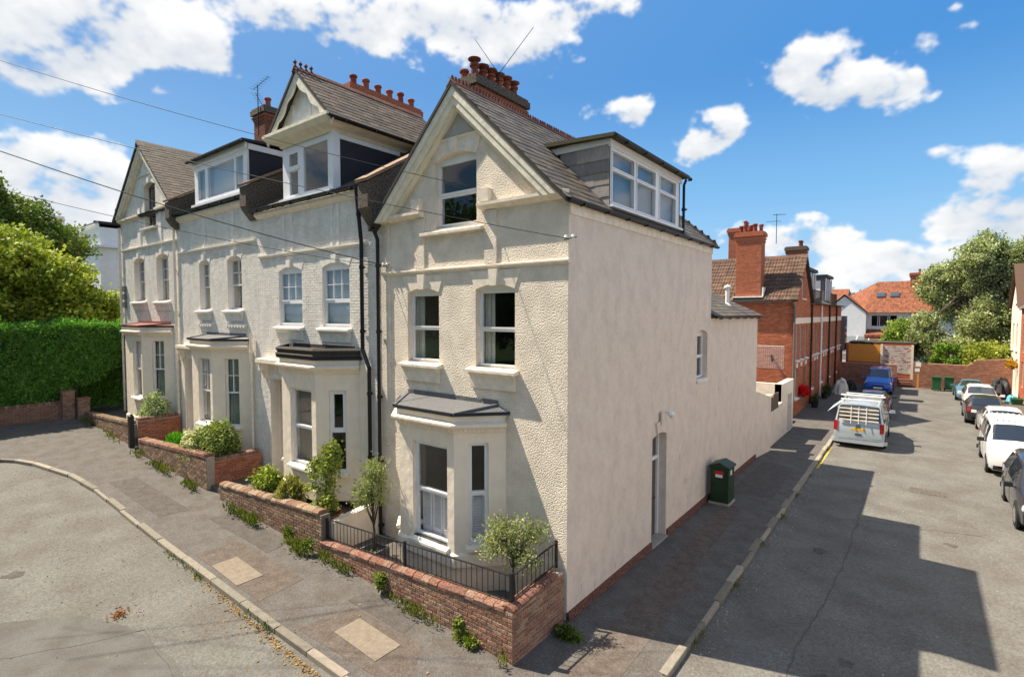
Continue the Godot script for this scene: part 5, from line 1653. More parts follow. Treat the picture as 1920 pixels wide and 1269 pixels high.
	b.bb(-0.7, 0.85, 0.7, 3.85, -2.3, 9.0); b.bb(-0.7, 0.8, 1.9, 3.8, -4.6, -2.3); b.bb(-2.2, -0.7, 0.2, 3.8, -5.0, 9.0)
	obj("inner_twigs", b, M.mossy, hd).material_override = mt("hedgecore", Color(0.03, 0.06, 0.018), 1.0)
	var xs := []
	var cs := []
	for i in 30000:
		var z := rng.randf_range(-4.9, 8.0)
		var lowest := 0.55 if z > -2.0 else 1.7 + 0.35 * sin(z * 3.0)
		var y := rng.randf_range(lowest, 3.95)
		var p := Vector3(0.93 + 0.09 * sin(z * 1.3 + y * 1.7) + 0.07 * sin(z * 3.7 - y * 2.6) + 0.05 * sin(z * 9.0 + y * 7.0), y, z)
		var f := rng.randf()
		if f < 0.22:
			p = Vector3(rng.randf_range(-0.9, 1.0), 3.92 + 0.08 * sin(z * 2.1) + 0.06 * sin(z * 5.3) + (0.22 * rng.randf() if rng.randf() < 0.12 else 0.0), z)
		elif f < 0.28:
			p = Vector3(rng.randf_range(-1.5, 1.0), rng.randf_range(1.7, 3.95), -4.85)
		elif f < 0.36:
			p = Vector3(rng.randf_range(-0.7, -0.6), rng.randf_range(0.1, 2.2), rng.randf_range(-5.0, -2.0))
		p += Vector3(rng.randfn(0, 0.06), rng.randfn(0, 0.05), rng.randfn(0, 0.05))
		xs.append(Transform3D(Basis(Vector3(rng.randfn(0, 1), rng.randfn(0, 1), rng.randfn(0, 1)).normalized(), rng.randf() * TAU), p))
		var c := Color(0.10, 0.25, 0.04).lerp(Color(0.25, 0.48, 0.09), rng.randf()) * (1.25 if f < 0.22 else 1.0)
		c.a = 1
		cs.append(c)
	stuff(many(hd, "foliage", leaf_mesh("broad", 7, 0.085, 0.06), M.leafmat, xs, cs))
	# the yellow-green tree behind the hedge, and those beyond
	var t := [Vector3(0, 0, 0), Vector3(-0.15, 2.0, 0.1), Vector3(-0.35, 4.0, 0.0), Vector3(-0.2, 5.6, 0.1), Vector3(-0.1, 7.2, 0.1)]
	var bl := [[Vector3(0, 7.3, 0.9), Vector3(2.3, 1.0, 1.9), 0.9], [Vector3(0, 6.0, -0.9), Vector3(2.2, 1.2, 1.5), 0.9], [Vector3(0.3, 4.6, -2.1), Vector3(2.2, 1.1, 1.4), 0.9], [Vector3(0, 6.6, 1.4), Vector3(2.4, 1.6, 1.8), 1.0], [Vector3(0.3, 4.9, 1.6), Vector3(2.0, 1.0, 2.0), 0.6], [Vector3(0.2, 4.1, -1.2), Vector3(1.8, 0.7, 2.4), 0.6], [Vector3(0, 6.6, 4.0), Vector3(2.3, 1.8, 1.6), 0.7]]
	tree("leafy_tree", "yellow-green leafy tree with forked trunk rising behind the hedge", "tree", Vector3(-28.8, 1.3, 2.6), t, limbs_to(t, bl, 4), 0.20, bl, 105, 14, broad, Color(0.12, 0.17, 0.02), Color(0.46, 0.48, 0.075), 0.22, "trees behind the hedge", 0.5)
	t = [Vector3(0, 0, 0), Vector3(0, 4, 0), Vector3(0.2, 8, 0)]
	bl = [[Vector3(0, 11.0, 2.2), Vector3(2.6, 1.8, 2.0), 1.0], [Vector3(0, 9.6, 0.2), Vector3(2.6, 1.5, 2.0), 1.0], [Vector3(0, 8.6, -1.8), Vector3(2.6, 1.3, 1.6), 0.9], [Vector3(0, 6.6, 1), Vector3(2.6, 2.0, 3.0), 1.0], [Vector3(0, 9.5, 5), Vector3(2.6, 2.0, 2.0), 0.8]]
	tree("leafy_tree", "taller olive-green tree behind the yellow-green one at the left edge", "tree", Vector3(-37, 1.3, 1.6), t, limbs_to(t, bl, 4), 0.25, bl, 100, 14, broad, Color(0.07, 0.11, 0.02), Color(0.22, 0.27, 0.06), 0.27, "trees behind the hedge", 0.45)
	# across the front road: what the panes mirror
	for s in [[-17.0, 25.0, 17.0, "green tree on the lawn across the front road, facing the flat dormer house"], [-5.0, 26.0, 19.0, "tallest green tree on the lawn across the front road, facing the corner house"], [7.0, 28.0, 15.0, "green tree on the lawn across the front road, facing the side street"], [-30.0, 27.0, 16.0, "green tree on the lawn across the front road, facing the hedge"]]:
		var q: float = s[2]
		t = [Vector3(0, 0, 0), Vector3(0, q * 0.3, 0), Vector3(0.2, q * 0.7, 0)]
		bl = [[Vector3(0, q * 0.7, 0), Vector3(q * 0.4, q * 0.32, q * 0.35), 1.0], [Vector3(q * 0.25, q * 0.5, 0), Vector3(q * 0.35, q * 0.25, q * 0.3), 0.7], [Vector3(-q * 0.25, q * 0.45, 0), Vector3(q * 0.35, q * 0.25, q * 0.3), 0.7]]
		tree("park_tree", s[3], "tree", Vector3(s[0], 0.0, s[1]), t, limbs_to(t, bl, 3), 0.3, bl, 190, 10, big, Color(0.05, 0.10, 0.02), Color(0.16, 0.24, 0.05), 0.55, "trees on the lawn across the front road")
	# end of the side street
	t = [Vector3(0, 0, 0), Vector3(0.1, 2, 0), Vector3(0.0, 4.5, 0.1), Vector3(0.1, 8, 0)]
	bl = []
	for k in 26:
		var a := rng.randf() * TAU
		var rr := sqrt(rng.randf())
		bl.append([Vector3(1.6 + cos(a) * rr * 4.4, 7.4 + sin(a) * rr * 3.6, rng.randf_range(-1.2, 1.2)), Vector3(1.15, 1.5, 1.1), 0.5])
	bl.append_array([[Vector3(-2.6, 4.2, 0.4), Vector3(1.3, 1.7, 1.3), 0.6], [Vector3(-1.6, 2.9, 0.8), Vector3(1.4, 1.3, 1.3), 0.6], [Vector3(0.6, 3.2, 0.8), Vector3(1.6, 1.3, 1.3), 0.6], [Vector3(2.8, 3.4, 0.8), Vector3(1.6, 1.3, 1.3), 0.6]])
	tree("birch_tree", "big grey-green weeping tree behind the wall at the street end", "tree", Vector3(8.0, 0, -50), t, limbs_to(t, bl, 2), 0.22, bl, 84, 12, broad, Color(0.15, 0.185, 0.08), Color(0.46, 0.48, 0.26), 0.24, "", 0.2)
	bl = [[Vector3(0, 1.9, 0), Vector3(1.5, 1.5, 1.0), 1.0], [Vector3(1.4, 1.2, 0.2), Vector3(1.2, 1.1, 0.9), 0.7]]
	tree("golden_shrub", "golden yellow shrub overhanging the brick wall at the street end", "shrub", Vector3(9.1, 0.3, -46.2), [Vector3(0, 0, 0), Vector3(0, 1, 0)], [], 0.06, bl, 70, 12, broad, Color(0.17, 0.21, 0.03), Color(0.42, 0.44, 0.09), 0.16)
	bl = [[Vector3(0, 2.6, 0), Vector3(1.1, 1.3, 1.0), 1.0], [Vector3(-0.5, 1.6, 0.1), Vector3(1.2, 1.0, 0.9), 0.8], [Vector3(0.6, 1.5, 0.1), Vector3(1.1, 1.0, 0.9), 0.7]]
	tree("lime_shrub", "light green rounded shrub tree in front of the white house", "tree", Vector3(3.75, 1.2, -50.5), [Vector3(0, 0, 0), Vector3(0, 1.5, 0)], [], 0.08, bl, 60, 12, broad, Color(0.13, 0.19, 0.03), Color(0.32, 0.40, 0.09), 0.18)
	bl = [[Vector3(0, 1.3, 0), Vector3(1.2, 1.3, 0.9), 1.0]]
	tree("lime_shrub", "bright green bush between the golden shrub and the weeping tree", "shrub", Vector3(6.9, 0.6, -46.8), [Vector3(0, 0, 0), Vector3(0, 1, 0)], [], 0.06, bl, 60, 12, broad, Color(0.06, 0.13, 0.02), Color(0.22, 0.34, 0.05), 0.16)
	for s in [[-6.0, -120.0, 7.5, "dark distant tree above the red roof beyond the white house gable"], [2.0, -135.0, 8.0, "dark distant tree behind the white house chimney"], [-14.0, -128.0, 9.0, "dark distant tree behind the red terrace dormers"], [12.0, -130.0, 8.5, "dark distant tree behind the weeping tree"]]:
		bl = [[Vector3(0, s[2], 0), Vector3(5, 3.0, 3), 1.0], [Vector3(4, s[2] - 1.5, 0), Vector3(4, 2.5, 3), 0.7]]
		tree("distant_tree", s[3], "tree", Vector3(s[0], 0, s[1]), [Vector3(0, 0, 0), Vector3(0, s[2], 0)], [], 0.3, bl, 60, 8, big, Color(0.03, 0.05, 0.02), Color(0.08, 0.11, 0.04), 0.6, "distant trees above the far roofs")
	# weeds, moss and litter
	xs = []; cs = []
	for s in [[-5.6, -0.05, 1.72, 150, 0.09], [-10.3, -5.6, 1.92, 230, 0.16], [-16.3, -11.3, 1.98, 200, 0.14], [-23, -17.7, 1.9, 70, 0.1]]:
		for i in s[3]:
			var x := rng.randf_range(s[0], s[1])
			if sin(x * 2.3 + s[0]) + 0.5 * sin(x * 5.1) < rng.randf_range(-0.6, 1.1):
				continue
			xs.append(Transform3D(Basis(Vector3.UP, rng.randf() * TAU).scaled(Vector3.ONE * rng.randf_range(0.6, 1.4)), Vector3(x, g(x) + rng.randf() * s[4], s[2] + absf(rng.randfn(0, 0.05)))))
			var c := Color(0.07, 0.12, 0.02).lerp(Color(0.26, 0.27, 0.06), rng.randf())
			cs.append(c)
	for i in kerb_line.size() - 1:
		var a: Vector2 = kerb_line[i]
		var c2: Vector2 = kerb_line[i + 1]
		for k in int(a.distance_to(c2) * 9):
			var q := a.lerp(c2, rng.randf())
			if sin(q.x * 1.9 + q.y * 2.6) + sin(q.x * 0.7 + q.y * 5.2) < 0.55:
				continue
			var nn := Vector2(-(c2 - a).y, (c2 - a).x).normalized()
			q += nn * rng.randf_range(0.07, 0.14)
			xs.append(Transform3D(Basis(Vector3.UP, rng.randf() * TAU).scaled(Vector3.ONE * rng.randf_range(0.4, 1.0)), Vector3(q.x, g(q.x) - 0.1, q.y)))
			cs.append(Color(0.06, 0.11, 0.015).lerp(Color(0.26, 0.27, 0.06), rng.randf()))
	stuff(tag(many(null, "weeds", leaf_mesh("blade", 9, 0.09, 0.05), M.leafmat, xs, cs), "low weeds and grass along the wall feet and kerb", "weeds"))
	xs = []; cs = []
	for i in 1500:
		var x := rng.randf_range(-10.5, 0.3)
		if rng.randf() > clampf(1.15 - absf(x + 3.0) / 4.5, 0.12, 1.0):
			continue
		var z := 3.72 + absf(rng.randfn(0, 0.09))
		if rng.randf() < 0.10:
			z = rng.randf_range(1.8, 7.0)
		var y := g(x) - (0.095 if z > 3.6 else -0.006)
		xs.append(Transform3D(Basis(Vector3(rng.randf_range(-0.4, 0.4), 1, rng.randf_range(-0.4, 0.4)).normalized(), rng.randf() * TAU).scaled(Vector3.ONE * rng.randf_range(0.5, 1.2)), Vector3(x, y, z)))
		cs.append(Color(0.24, 0.12, 0.04).lerp(Color(0.5, 0.36, 0.15), rng.randf()))
	for i in 90:
		var a := rng.randf() * TAU
		var r := absf(rng.randfn(0, 0.13))
		xs.append(Transform3D(Basis(Vector3(rng.randf_range(-1, 1), 1, rng.randf_range(-1, 1)).normalized(), rng.randf() * TAU), Vector3(-6.41 + cos(a) * r, g(-6.41) - 0.09 + rng.randf() * 0.04, 5.24 + sin(a) * r)))
		cs.append(Color(0.25, 0.09, 0.03).lerp(Color(0.38, 0.18, 0.06), rng.randf()))
	var lm := MB.new()
	lm.tri(Vector3(-0.03, 0.002, 0), Vector3(0, 0.006, 0.016), Vector3(0.035, 0.003, 0)); lm.tri(Vector3(-0.03, 0.002, 0), Vector3(0.035, 0.003, 0), Vector3(0, 0.01, -0.016))
	stuff(tag(many(null, "fallen_leaves", lm.mesh(), M.leafmat, xs, cs), "dry brown fallen leaves along the kerb and in the road", "leaves"))
	xs = []; cs = []
	var gm := MB.new()
	gm.tri(Vector3(-0.012, 0, -0.008), Vector3(0, 0.012, 0), Vector3(0.012, 0, -0.008)); gm.tri(Vector3(0.012, 0, -0.008), Vector3(0, 0.012, 0), Vector3(0, 0, 0.014)); gm.tri(Vector3(0, 0, 0.014), Vector3(0, 0.012, 0), Vector3(-0.012, 0, -0.008))
	for i in 2600:
		var q := Vector2(rng.randf_range(-18, 8.8), rng.randf_range(3.8, 9.0))
		if i % 3 == 0:
			q = Vector2(2.12 + absf(rng.randfn(0, 0.22)), rng.randf_range(-22, 1))
		elif i % 3 == 1:
			q = Vector2(rng.randf_range(2.2, 8.8), rng.randf_range(-30, 3))
		xs.append(Transform3D(Basis(Vector3.UP, rng.randf() * TAU).scaled(Vector3.ONE * rng.randf_range(0.4, 1.5)), Vector3(q.x, g(q.x) - 0.098, q.y)))
		cs.append(Color(0.16, 0.14, 0.12).lerp(Color(0.52, 0.48, 0.42), rng.randf()))
	stuff(tag(many(null, "road_grit", gm.mesh(), M.grit, xs, cs), "loose grit scattered on the road and in the gutters", "grit"))
	for s in [[-1.15, 0.34, "trailing green weed on the brick wall face nearest the corner"], [-0.85, 0.15, "low leafy weed at the foot of the corner brick wall"], [-3.3, 0.4, "small yellow-green weed hanging from middle of the railed wall"], [-6.6, 0.42, "upright leafy weed against the lichened brick wall"], [-5.75, 0.34, "leafy weed where the lichened wall meets the railed wall"]]:
		tree("weed", s[2], "weed", Vector3(s[0], g(s[0]), 1.70 if s[0] > -5.6 else 1.80), [], [], 0.01, [[Vector3(0, s[1] * 0.6, 0.02), Vector3(0.06, s[1] * 0.45, 0.03), 1.0]], 11, 5, weedm, Color(0.07, 0.11, 0.02), Color(0.24, 0.28, 0.05), 0.03, "weeds on the garden walls", 0.0)
	tree("weed", "dark leafy weed clump at the pavement corner by the return wall", "weed", Vector3(0.25, 0.0, 0.35), [], [], 0.01, [[Vector3(0, 0.03, 0), Vector3(0.26, 0.05, 0.14), 1.0]], 40, 6, weedm, Color(0.04, 0.055, 0.015), Color(0.16, 0.2, 0.03), 0.03, "weeds on the garden walls", 0.2)

# ---- the side street
func red_bricks(h: Node3D, called: String, t: Transform3D, outline: PackedVector2Array, holes: Array, th := 0.3, tints := [Color(0.64, 0.20, 0.095), Color(0.56, 0.17, 0.085), Color(0.70, 0.25, 0.125), Color(0.60, 0.185, 0.09), Color(0.48, 0.15, 0.085)]) -> void:
	var b := MB.new()
	b.wall(t, outline, holes, th)
	obj(called, b, M.redmortar, h)
	stuff(obj("brickwork", brickwork(t, outline, holes, tints, 0.225, 0.075, 0.009, 0.012, 0.12), M.brickmix, h))

func red_terrace() -> void:
	var I := Transform3D.IDENTITY
	var h := thing("red_brick_house", "red brick gabled house with big side chimney and brown pantiled roof", "house", Vector3.ZERO, "red brick terrace")
	var side := seg(Vector2(-7.0, -24.2), Vector2(-0.4, -24.2), 0.0)
	red_bricks(h, "side_wall", side, rect(0, -0.1, 6.6, 6.55), [])
	var b := MB.new()
	b.box(side * Vector3(5.3, 3.35, 0.008), Vector3(1.7, 1.3, 0.016), side.basis)
	var pale := obj("pale_patch", b, M.trimgrey, h)
	stuff(obj("brickwork", brickwork(side * Transform3D(Basis.IDENTITY, Vector3(0, 0, 0.016)), rect(4.45, 2.7, 6.15, 4.0), [], [Color(0.55, 0.22, 0.14), Color(0.6, 0.27, 0.18)], 0.225, 0.075, 0.006, 0.022), M.brickmix, pale))
	b = MB.new()
	b.beam(side * Vector3(5.5, 3.45, 0.0), side * Vector3(5.62, 3.15, 0.35), 0.08, 0.08)
	obj("bracket", b, M.iron, h)
	var f := seg(Vector2(-0.4, -24.2), Vector2(-0.4, -29.4), 0.0)
	var holes := [arched(0.55, 1.0, 1.4, 2.6, 0.15), rect(2.0, 3.15, 2.75, 5.1), rect(0.7, 3.15, 1.45, 5.1), rect(3.1, 0.1, 4.0, 2.6), rect(2.2, 6.7, 3.0, 8.0), rect(3.6, 3.15, 4.35, 5.1)]
	red_bricks(h, "front_wall", f, V2([0, -0.1, 5.2, -0.1, 5.2, 6.6, 2.6, 9.1, 0, 6.6]), holes)
	for q in holes:
		if q[0].y > 0.5:
			window(h, f, q[0].x, q[0].y, q[1].x, q[2].y, 0.15 if q.size() > 5 else 0.0, "sash4", 0.1, "whitewood", "curtains")
			sill(h, f, q[0].x - 0.1, q[1].x + 0.1, q[0].y, 0.12, "trimgrey")
	b = MB.new()
	b.box(f * Vector3(3.55, 1.35, -0.15), Vector3(0.9, 2.5, 0.06), f.basis)
	obj("door", b, M.navydoor, h)
	b = MB.new()
	b.box(f * Vector3(2.6, 5.4, 0.02), Vector3(5.2, 0.34, 0.05), f.basis)
	obj("stone_band", b, M.trim, h)
	b = MB.new()
	for x in [1.0, 2.4, 3.9]:
		b.box(f * Vector3(x, 2.86, 0.02), Vector3(0.5, 0.25, 0.05), f.basis)
	obj("stone_block", b, M.trim, h)
	b = MB.new()
	b.bb(-7.0, -6.7, -0.1, 6.6, -29.4, -24.4); b.bb(-7.0, -0.4, -0.1, 6.6, -29.4, -29.15); b.bb(-6.7, -0.7, 0.0, 0.1, -29, -24.5); b.bb(-6.7, -0.7, 2.8, 3.0, -29, -24.5); b.bb(-6.7, -0.7, 5.9, 6.1, -29, -24.5); b.bb(-2.6, -2.5, 0, 6, -29, -24.5)
	obj("inside", b, M.room, h)
	# roof: ridge along x, tiled slope to the camera
	b = MB.new()
	var e := [Vector3(-7.2, 6.55, -23.95), Vector3(-0.2, 6.55, -23.95), Vector3(-0.2, 9.2, -26.8), Vector3(-7.2, 9.2, -26.8), Vector3(-7.2, 6.55, -29.6), Vector3(-0.2, 6.55, -29.6)]
	b.quad(e[0], e[1], e[2], e[3]); b.quad(e[3], e[2], e[5], e[4])
	var dn := Vector3(0, 0.08, 0)
	b.quad(e[1] - dn, e[0] - dn, e[3] - dn, e[2] - dn); b.quad(e[2] - dn, e[3] - dn, e[4] - dn, e[5] - dn)
	b.quad(e[1] - dn, e[2] - dn, e[2], e[1]); b.quad(e[2] - dn, e[5] - dn, e[5], e[2])
	var ro := obj("roof", b, M.underslate, h)
	lay_slates(ro, slope(e[0], Vector3.RIGHT, Vector3(0, 2.65, -2.85)), 7.0, 3.89, 0.33, 0.33, tones("tile"), 300, func(c): return not (c.x > 3.68 and c.x < 5.12 and c.y < 1.0), "roof_tile", true)
	ridge_tiles(h, e[3] + Vector3(0, 0.02, 0), e[2] + Vector3(0, 0.02, 0), tones("tile"), false, 0.4)
	gutter(h, Vector3(-6.9, 6.5, -23.9), Vector3(-0.42, 6.5, -23.9), 0.06, "lead")
	downpipe(h, [Vector3(-0.42, 6.45, -23.92), Vector3(-0.36, 6.2, -24.1), Vector3(-0.36, 0.1, -24.12)], 0.05, "lead")
	b = MB.new()
	b.bb(-3.62, -1.98, 6.72, 6.8, -24.7, -23.98); b.bb(-2.06, -1.98, 6.7, 7.3, -24.8, -24.1)
	obj("flashing", b, M.trimgrey, h)
	var s := stack(h, Vector3(-2.83, 6.7, -24.6), 1.36, 0.85, 10.5, 1, false, "redbrick", "redmortar", false, 170)
	for k in 5:
		b = MB.new()
		b.lathe(Vector3(-3.38 + k * 0.27, 10.5, -24.6 + (0.1 if k % 2 else -0.1)), [Vector2(0.13, 0), Vector2(0.1, 0.05), Vector2(0.1, 0.28), Vector2(0.13, 0.32), Vector2(0.13, 0.42), Vector2(0.08, 0.42)], 12)
		obj("chimney_pot", b, M["pot%d" % (k % 6)], s)
	rebase(h, Vector3(-3.6, 0, -26.8))
	# four more fronts
	var L := ["red brick house next to the pantiled gabled house, under the dormer's near end", "red brick terrace house with the white downpipe, third from the near gable", "red brick terrace house fourth from the near gable", "last red brick terrace house before the grey box bay"]
	for i in 4:
		h = thing("red_brick_house", L[i], "house", Vector3.ZERO, "red brick terrace")
		var z0 := -29.4 - i * 4.05
		f = seg(Vector2(-0.4, z0), Vector2(-0.4, z0 - 4.05), 0.0)
		holes = [rect(0.4, 3.15, 1.15, 5.1), rect(1.7, 3.15, 2.45, 5.1), rect(2.9, 3.15, 3.6, 5.1), rect(0.5, 1.0, 1.4, 2.6), rect(2.4, 0.1, 3.3, 2.6)]
		red_bricks(h, "front_wall", f, rect(0, -0.1, 4.05, 6.45), holes)
		for q in holes:
			if q[0].y > 0.5:
				window(h, f, q[0].x, q[0].y, q[1].x, q[2].y, 0.0, "single", 0.1, "whitewood", "curtains")
				sill(h, f, q[0].x - 0.1, q[1].x + 0.1, q[0].y, 0.12, "trimgrey")
		b = MB.new()
		b.box(f * Vector3(2.85, 1.35, -0.15), Vector3(0.9, 2.5, 0.06), f.basis)
		obj("door", b, [M.white, M.navydoor, M.red, M.wooddark][(i + 3) % 4], h)
		b = MB.new()
		b.box(f * Vector3(2.02, 5.4, 0.02), Vector3(4.04, 0.34, 0.05), f.basis)
		obj("stone_band", b, M.trim, h)
		b = MB.new()
		for x in [0.8, 2.1, 3.2]:
			b.box(f * Vector3(x, 2.86, 0.02), Vector3(0.5, 0.25, 0.05), f.basis)
		obj("stone_block", b, M.trim, h)
		b = MB.new()
		b.bb(-6.5, -0.7, -0.1, 6.4, z0 - 4.04, z0 - 3.9); b.bb(-6.5, -6.3, -0.1, 6.4, z0 - 4, z0); b.bb(-6.3, -0.7, 0, 0.1, z0 - 4, z0); b.bb(-6.3, -0.7, 2.75, 2.95, z0 - 4, z0); b.bb(-6.3, -0.7, 5.9, 6.1, z0 - 4, z0); b.bb(-2.6, -2.5, 0, 6, z0 - 4, z0)
		obj("inside", b, M.room, h)
		b = MB.new()
		var q0 := Vector3(-0.2, 6.45, z0)
		var q1 := Vector3(-0.2, 6.45, z0 - 4.05)
		b.quad(q0, q1, q1 + Vector3(-3.2, 1.6, 0), q0 + Vector3(-3.2, 1.6, 0)); b.quad(q1 + Vector3(-6.4, 0, 0), q0 + Vector3(-6.4, 0, 0), q0 + Vector3(-3.2, 1.6, 0), q1 + Vector3(-3.2, 1.6, 0))
		b.quad(q1, q0, q0 + Vector3(-6.4, 0, 0), q1 + Vector3(-6.4, 0, 0))
		obj("roof", b, M.slate1, h)
		gutter(h, q0 + Vector3(0.04, 0, 0), q1 + Vector3(0.04, 0, 0), 0.06)
		downpipe(h, [Vector3(-0.3, 6.4, z0 - 0.12), Vector3(-0.3, 0.1, z0 - 0.12)], 0.06, "white" if i == 1 else "black")
		if i == 0 or i == 2:
			b = MB.new()
			b.bb(-3.2, -0.75, 6.5, 8.55, z0 - 3.7, z0 - 0.4)
			var dk := obj("dormer", b, M.lead, h)
			b = MB.new()
			b.bb(-3.3, -0.55, 8.55, 8.75, z0 - 3.9, z0 - 0.2)
			obj("dormer_roof", b, M.darkclad, dk)
			b = MB.new()
			b.bb(-0.76, -0.68, 6.9, 8.4, z0 - 3.6, z0 - 0.5)
			obj("dormer_glass", b, M.sideglass, dk)
			b = MB.new()
			for k in 4:
				b.bb(-0.7, -0.62, 6.8, 8.5, z0 - 0.5 - k * 1.02 - 0.05, z0 - 0.5 - k * 1.02 + 0.05)
			b.bb(-2.6, -1.0, 7.0, 8.3, z0 - 0.4, z0 - 0.37)
			obj("dormer_frame", b, M.white, dk)
			b = MB.new()
			for k in 12:
				b.bb(-0.3, -0.27, 6.5, 7.3, z0 - 0.2 - k * 0.32, z0 - 0.16 - k * 0.32)
			b.bb(-0.31, -0.25, 7.27, 7.32, z0 - 3.9, z0 - 0.1)
			obj("balustrade", b, M.wooddark, h)
		if i in [0, 1]:
			stack(h, [Vector3(-4.7, 6.5, -30.0), Vector3(-2.1, 6.8, -34.5)][i], [1.5, 1.2][i], 0.9, [11.6, 10.6][i], 2, false, "redbrick" if i == 0 else "stackbrick", "redmortar", false, 30)
		rebase(h, Vector3(-3.4, 0, z0 - 2.0))
	var ob := thing("box_bay_house", "grey box bay projecting at the far end of the red terrace", "house", Vector3(-0.4, 0, -46.3))
	b = MB.new()
	b.bb(-4, 0.3, 2.6, 5.6, -1.1, 0.7)
	obj("box", b, M.lead, ob)
	b = MB.new()
	b.bb(0.3, 0.33, 3.0, 5.3, -0.8, 0.4)
	obj("glazing", b, M.sideglass, ob)
	b = MB.new()
	b.bb(-4, 0.0, 0, 2.6, -1.1, 0.6)
	obj("wall", b, M.redbrick1, ob)
	# red geraniums by the first house
	var fb := thing("flower_basket", "basket of bright red flowers on the nearest red brick house front", "flowers", Vector3(-0.2, 1.15, -26.2))
	b = MB.new()
	b.lathe(Vector3.ZERO, [Vector2(0.05, -0.2), Vector2(0.22, 0.0), Vector2(0.2, 0.02)], 10)
	obj("basket", b, M.wooddark, fb)
	crown(fb, "blooms", [[Vector3(0, 0.18, 0), Vector3(0.3, 0.22, 0.35), 1.0]], 30, 6, leaf_mesh("broad", 8, 0.09, 0.06), Color(0.4, 0.005, 0.01), Color(0.75, 0.02, 0.03), 0.06)

func boundary() -> void:
	var b := MB.new()
	b.wall(seg(Vector2(0.0, -14.22), Vector2(0.22, -15.9), -0.1), V2([0, 0, 1.69, 0, 1.69, 2.4, 0, 2.8]), [], 0.18)
	b.box(Vector3(0.16, 2.34, -15.8), Vector3(0.24, 0.1, 0.3), Basis(Vector3.UP, -0.13))
	tag(obj("yard_wall", b, M.siderender), "cream rendered yard wall beside the rear wing, before the timber gate", "wall")
	var o := thing("timber_gate", "weathered dark brown timber gate board above the gap in the yard wall", "gate", Vector3(0.12, 0.0, -16.5))
	for i in 9:
		b = MB.new()
		b.bb(-0.02, 0.03, 1.58 + (i % 2) * 0.02, 2.28, 0.35 - i * 0.2, 0.54 - i * 0.2)
		obj("board", b, M.wooddark, o)
	b = MB.new()
	b.bb(-0.05, -0.02, 1.68, 1.76, -1.25, 0.5); b.bb(-0.05, -0.02, 2.08, 2.16, -1.25, 0.5); b.bb(-0.06, 0.06, -0.1, 2.2, 0.5, 0.6)
	obj("frame", b, M.wooddark, o)
	o = thing("outbuilding", "small cream rendered outbuilding with a door recess, against the red brick house", "outbuilding", Vector3(0, 0, -19.0))
	b = MB.new()
	b.wall(seg(Vector2(0.08, 0.25), Vector2(0.08, -2.65), 0.0), rect(0, -0.1, 2.9, 2.5), [rect(1.45, 0.0, 2.55, 1.85)], 0.3)
	b.bb(-3.2, -0.25, -0.1, 1.5, -2.65, -2.45)
	obj("street_wall", b, M.siderender, o)
	b = MB.new()
	b.bb(-3.2, 0.07, -0.1, 2.52, 0.02, 0.25)
	obj("front_wall", b, M.roughcast, o)
	b = MB.new()
	b.bb(-0.2, -0.16, 0, 1.85, -2.35, -1.15)
	obj("door", b, M.trimgrey, o)
	b = MB.new()
	b.bb(-0.12, 0.08, -0.1, 1.62, -0.05, 2.4)
	b.bb(-0.16, 0.12, 1.62, 1.68, -0.05, 2.4)
	tag(obj("low_yard_wall", b, M.siderender), "lower cream wall between the timber gate and the outbuilding", "wall").position = Vector3(0, 0, -18.72)

